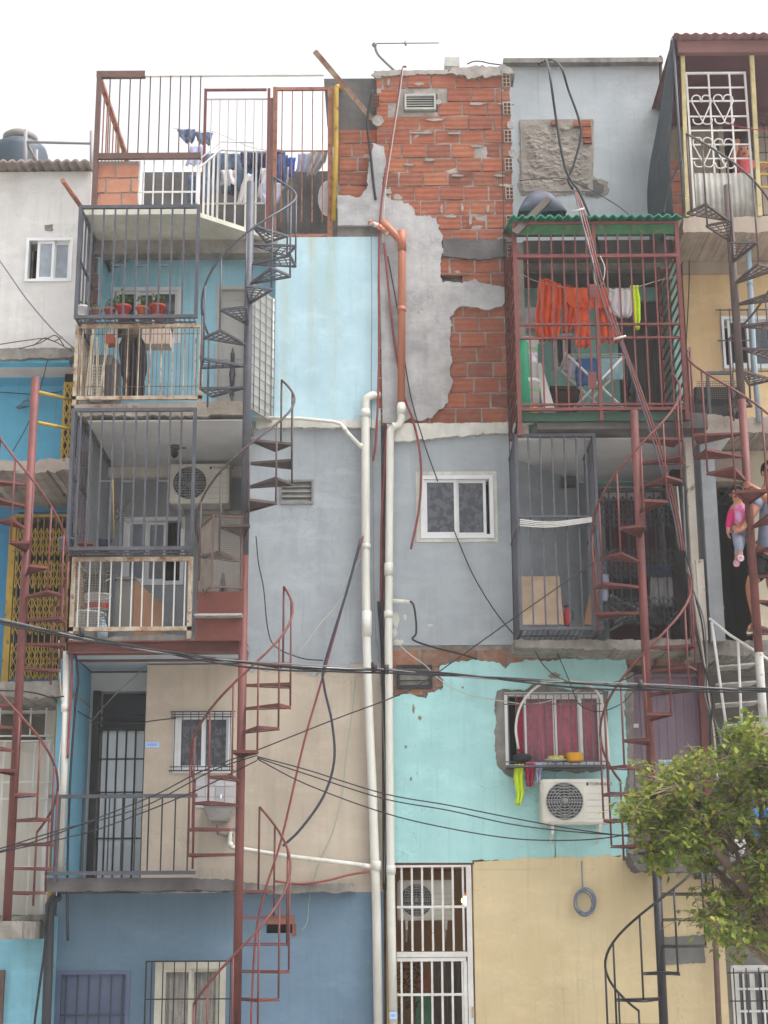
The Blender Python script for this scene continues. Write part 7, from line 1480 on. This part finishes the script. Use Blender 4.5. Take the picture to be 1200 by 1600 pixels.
# ================================================================ street tree
rnd=random.Random(5); Yt0=11.5
tree=thing('tree','small leafy street tree with pale twiggy limbs at the lower right','tree',(XX(1290,1600,Yt0),Yt0,0))
base=V((XX(1290,1600,Yt0),Yt0,0)); m_bark=mat('grey_bark',S(122,104,90),S(96,82,72),sc=8,rough=.95,bump=.4,bsc=30)
b=B(); fork=P(1262,1560,Yt0); b.tube(spl([base,base+V((-.02,.02,.5)),fork.lerp(base,.4)+V((.03,0,0)),fork],4),[.085-.003*i for i in range(13)],10)
limbs=[[(1262,1560),(1215,1470,11.45),(1175,1400,11.4),(1150,1330,11.4),(1130,1270,11.4)],[(1262,1560),(1240,1460,11.6),(1205,1370,11.6),(1190,1280,11.6),(1185,1200,11.55)],[(1262,1560),(1200,1500,11.3),(1150,1465,11.2),(1110,1440,11.2),(1080,1425,11.2)],[(1215,1470,11.45),(1160,1400,11.6),(1100,1345,11.7),(1060,1300,11.7),(1020,1265,11.7)],[(1175,1400,11.4),(1120,1330,11.2),(1085,1270,11.2),(1060,1230,11.2)],[(1205,1370,11.6),(1160,1290,11.8),(1140,1220,11.8),(1150,1160,11.8)],[(1262,1560),(1290,1450,11.5),(1290,1350,11.5),(1270,1250,11.5)],[(1150,1330,11.4),(1100,1270,11.5),(1075,1215,11.5)]]
for L in limbs:
    w=spl([P(p[0],p[1],p[2] if len(p)>2 else Yt0) for p in L],5); n=len(w); b.tube(w,[.034*(1-i/n)+.006 for i in range(n)],7)
b.build('trunk',m_bark,tree)
lp=[p for L in limbs for p in spl([P(q[0],q[1],q[2] if len(q)>2 else Yt0) for q in L],5)[6:]]
poly=[(1165,1128),(1140,1150),(1128,1178),(1090,1185),(1062,1200),(1040,1205),(1010,1200),(1012,1215),(1048,1222),(1030,1232),(990,1246),(976,1258),(984,1275),(1010,1285),(1012,1300),(1028,1320),(1015,1342),(1030,1352),(1075,1330),(1085,1345),(1105,1352),(1100,1390),(1112,1410),(1092,1430),(1110,1452),(1135,1462),(1145,1485),(1185,1460),(1200,1480),(1330,1500),(1370,1300),(1300,1150)]
def inp(x,y):
    c=False; n=len(poly)
    for i in range(n):
        (a,d),(e,f)=poly[i],poly[(i+1)%n]
        if (d>y)!=(f>y) and x<(e-a)*(y-d)/(f-d)+a: c=not c
    return c
lv=B(); tw=B()
def clump(c,n,s):
    near=min(lp,key=lambda q:(q-c).length); m_=near.lerp(c,.55)+V((rnd.uniform(-.05,.05),rnd.uniform(-.05,.05),.04)); tw.tube([near,m_,c],[.006,.004,.002],4)
    for i in range(n):
        d=V((rnd.gauss(0,1),rnd.gauss(0,1),rnd.gauss(0,.8))); q=c+d*s
        if i%4==0: tw.tube([c.lerp(m_,rnd.random()*.5),q],.0022,3)
        dd=V((rnd.uniform(-1,1),rnd.uniform(-1,1),rnd.uniform(-1,.4))); L=rnd.uniform(.036,.07)
        leaf(lv,q,dd,V((rnd.uniform(-.4,.4),rnd.uniform(-.4,.4),1)),L,L*.62)
k=0
while k<660:
    x,y=rnd.uniform(975,1330),rnd.uniform(1128,1500)
    if not inp(x,y): continue
    g=noise.noise(V((x*.011,y*.011,2)))
    hollow=math.exp(-(((x-1150)/65)**2+((y-1330)/75)**2))
    if rnd.random()<hollow*.8 or g<-.23: k+=1; continue
    yy=Yt0+rnd.uniform(-.55,.5); c=P(x,y,yy); clump(c,rnd.randint(26,50),rnd.uniform(.04,.075)); k+=1
edge=[q for q in poly if q[0]<1205]
for (x,y) in edge:   # ragged sprays reaching out of the crown
    for j in range(2):
        a=P(x+rnd.uniform(8,22),y+rnd.uniform(-10,10),Yt0+rnd.uniform(-.3,.3)); o_=P(x+(x-1175)*.10+rnd.uniform(-9,9),y+(y-1310)*.06+rnd.uniform(-9,9),a.y); tw.tube([a,a.lerp(o_,.5)+V((0,0,.015)),o_],[.004,.003,.0015],4)
        for i in range(16):
            q=a.lerp(o_,rnd.uniform(.15,1.05))+V((rnd.gauss(0,.018),rnd.gauss(0,.018),rnd.gauss(0,.018))); L=rnd.uniform(.036,.066); leaf(lv,q,V((rnd.uniform(-1,1),rnd.uniform(-1,1),rnd.uniform(-1,.3))),V((rnd.uniform(-.4,.4),rnd.uniform(-.4,.4),1)),L,L*.6)
for i in range(140):   # bare twigs in the thin middle of the crown
    q=rnd.choice(lp); d=V((rnd.uniform(-1,.6),rnd.uniform(-.6,.6),rnd.uniform(-.3,1))).normalized()*rnd.uniform(.12,.38); tw.tube([q,q+d*.5+V((0,0,.02)),q+d],[.005,.0035,.0015],4)
for (x,y,dx,dy) in ((1105,1190,-22,-24),(1085,1180,-12,-20),(1165,1140,12,-30),(1140,1235,-5,-30),(1140,1410,60,-10)):
    a=P(x,y,11.3); tw.tube([a,P(x+dx*.5,y+dy*.6,11.3),P(x+dx,y+dy,11.3)],[.004,.003,.0015],4)
tw.build('twigs',mat('pale_twig',S(150,132,112),S(122,104,88),sc=9,bump=0),tree)
m_lf=mat('ficus_leaf',isl=[(.07,.13,.016,1),(.11,.18,.025,1),(.16,.23,.034,1),(.12,.19,.027,1),(.22,.27,.045,1),(.29,.31,.06,1),(.18,.24,.038,1),(.42,.36,.07,1)],rough=.6,bump=0,spec=.2)
nt=m_lf.node_tree; pb=nt.nodes['Principled BSDF']; tr=nt.nodes.new('ShaderNodeBsdfTranslucent'); mx=nt.nodes.new('ShaderNodeMixShader'); mx.inputs[0].default_value=.42
nt.links.new(pb.inputs['Base Color'].links[0].from_socket,tr.inputs['Color']); nt.links.new(pb.outputs[0],mx.inputs[1]); nt.links.new(tr.outputs[0],mx.inputs[2]); nt.links.new(mx.outputs[0],nt.nodes['Material Output'].inputs['Surface'])
lv.build('leaves',m_lf,tree,norm=False)
# ---------------------------------------------------------------- thin white volume added to imitate lens glare
hz=B(); hz.box(-14,14,-3,24,-1.3,14); o=hz.build('glare_haze',None); o['kind']='stuff'
m=bpy.data.materials.new('glare_haze_volume'); m.use_nodes=True; nt=m.node_tree; nt.nodes.remove(nt.nodes['Principled BSDF'])
pv=nt.nodes.new('ShaderNodeVolumePrincipled'); pv.inputs['Color'].default_value=(1,1,1,1); pv.inputs['Density'].default_value=.0015; pv.inputs['Anisotropy'].default_value=.3
nt.links.new(pv.outputs[0],nt.nodes['Material Output'].inputs['Volume']); o.data.materials.clear(); o.data.materials.append(m)
SC.cycles.volume_bounces=1
# ---------------------------------------------------------------- groups for the remaining repeats
GR={'cable':'cables hung over the house fronts','hose':'hoses hung over the house fronts','spiral_staircase':'spiral staircases in front of the houses','house':'houses of the row','drain_pipe':'white and orange drain pipes','pipe':'thin pipes on the fronts','balcony_cage':'barred balcony cages','railing':'balcony railings','folding_gate':'folding lattice gates','post':'posts of the fronts','rooftop_gate':'rooftop bar gates','downspout':'dark downspouts','conduit_bundle':'tied conduit bundles','stair_railing':'white stair railings','drying_rack':'folding drying racks','number_plate':'pale blue number plates','cloth':'cloths hung out to dry','towel':'towels hung out to dry','trousers':'trousers hung out to dry','shirt':'shirts hung out to dry','planter_box':'boxes on the rusty railing','clothes_line':'clothes lines','person':'people on the stairs and terrace','plank':'loose planks','wire':'rusty wires on the far left slab','bucket':'buckets behind the cream railing'}
from collections import Counter
tops=[o for o in SC.objects if o.parent is None and 'label' in o.keys()]
stem=lambda o:o.name.split('.')[0]
cn=Counter(stem(o) for o in tops)
for o in tops:
    if 'group' not in o.keys() and cn[stem(o)]>1 and stem(o) in GR: o['group']=GR[stem(o)]
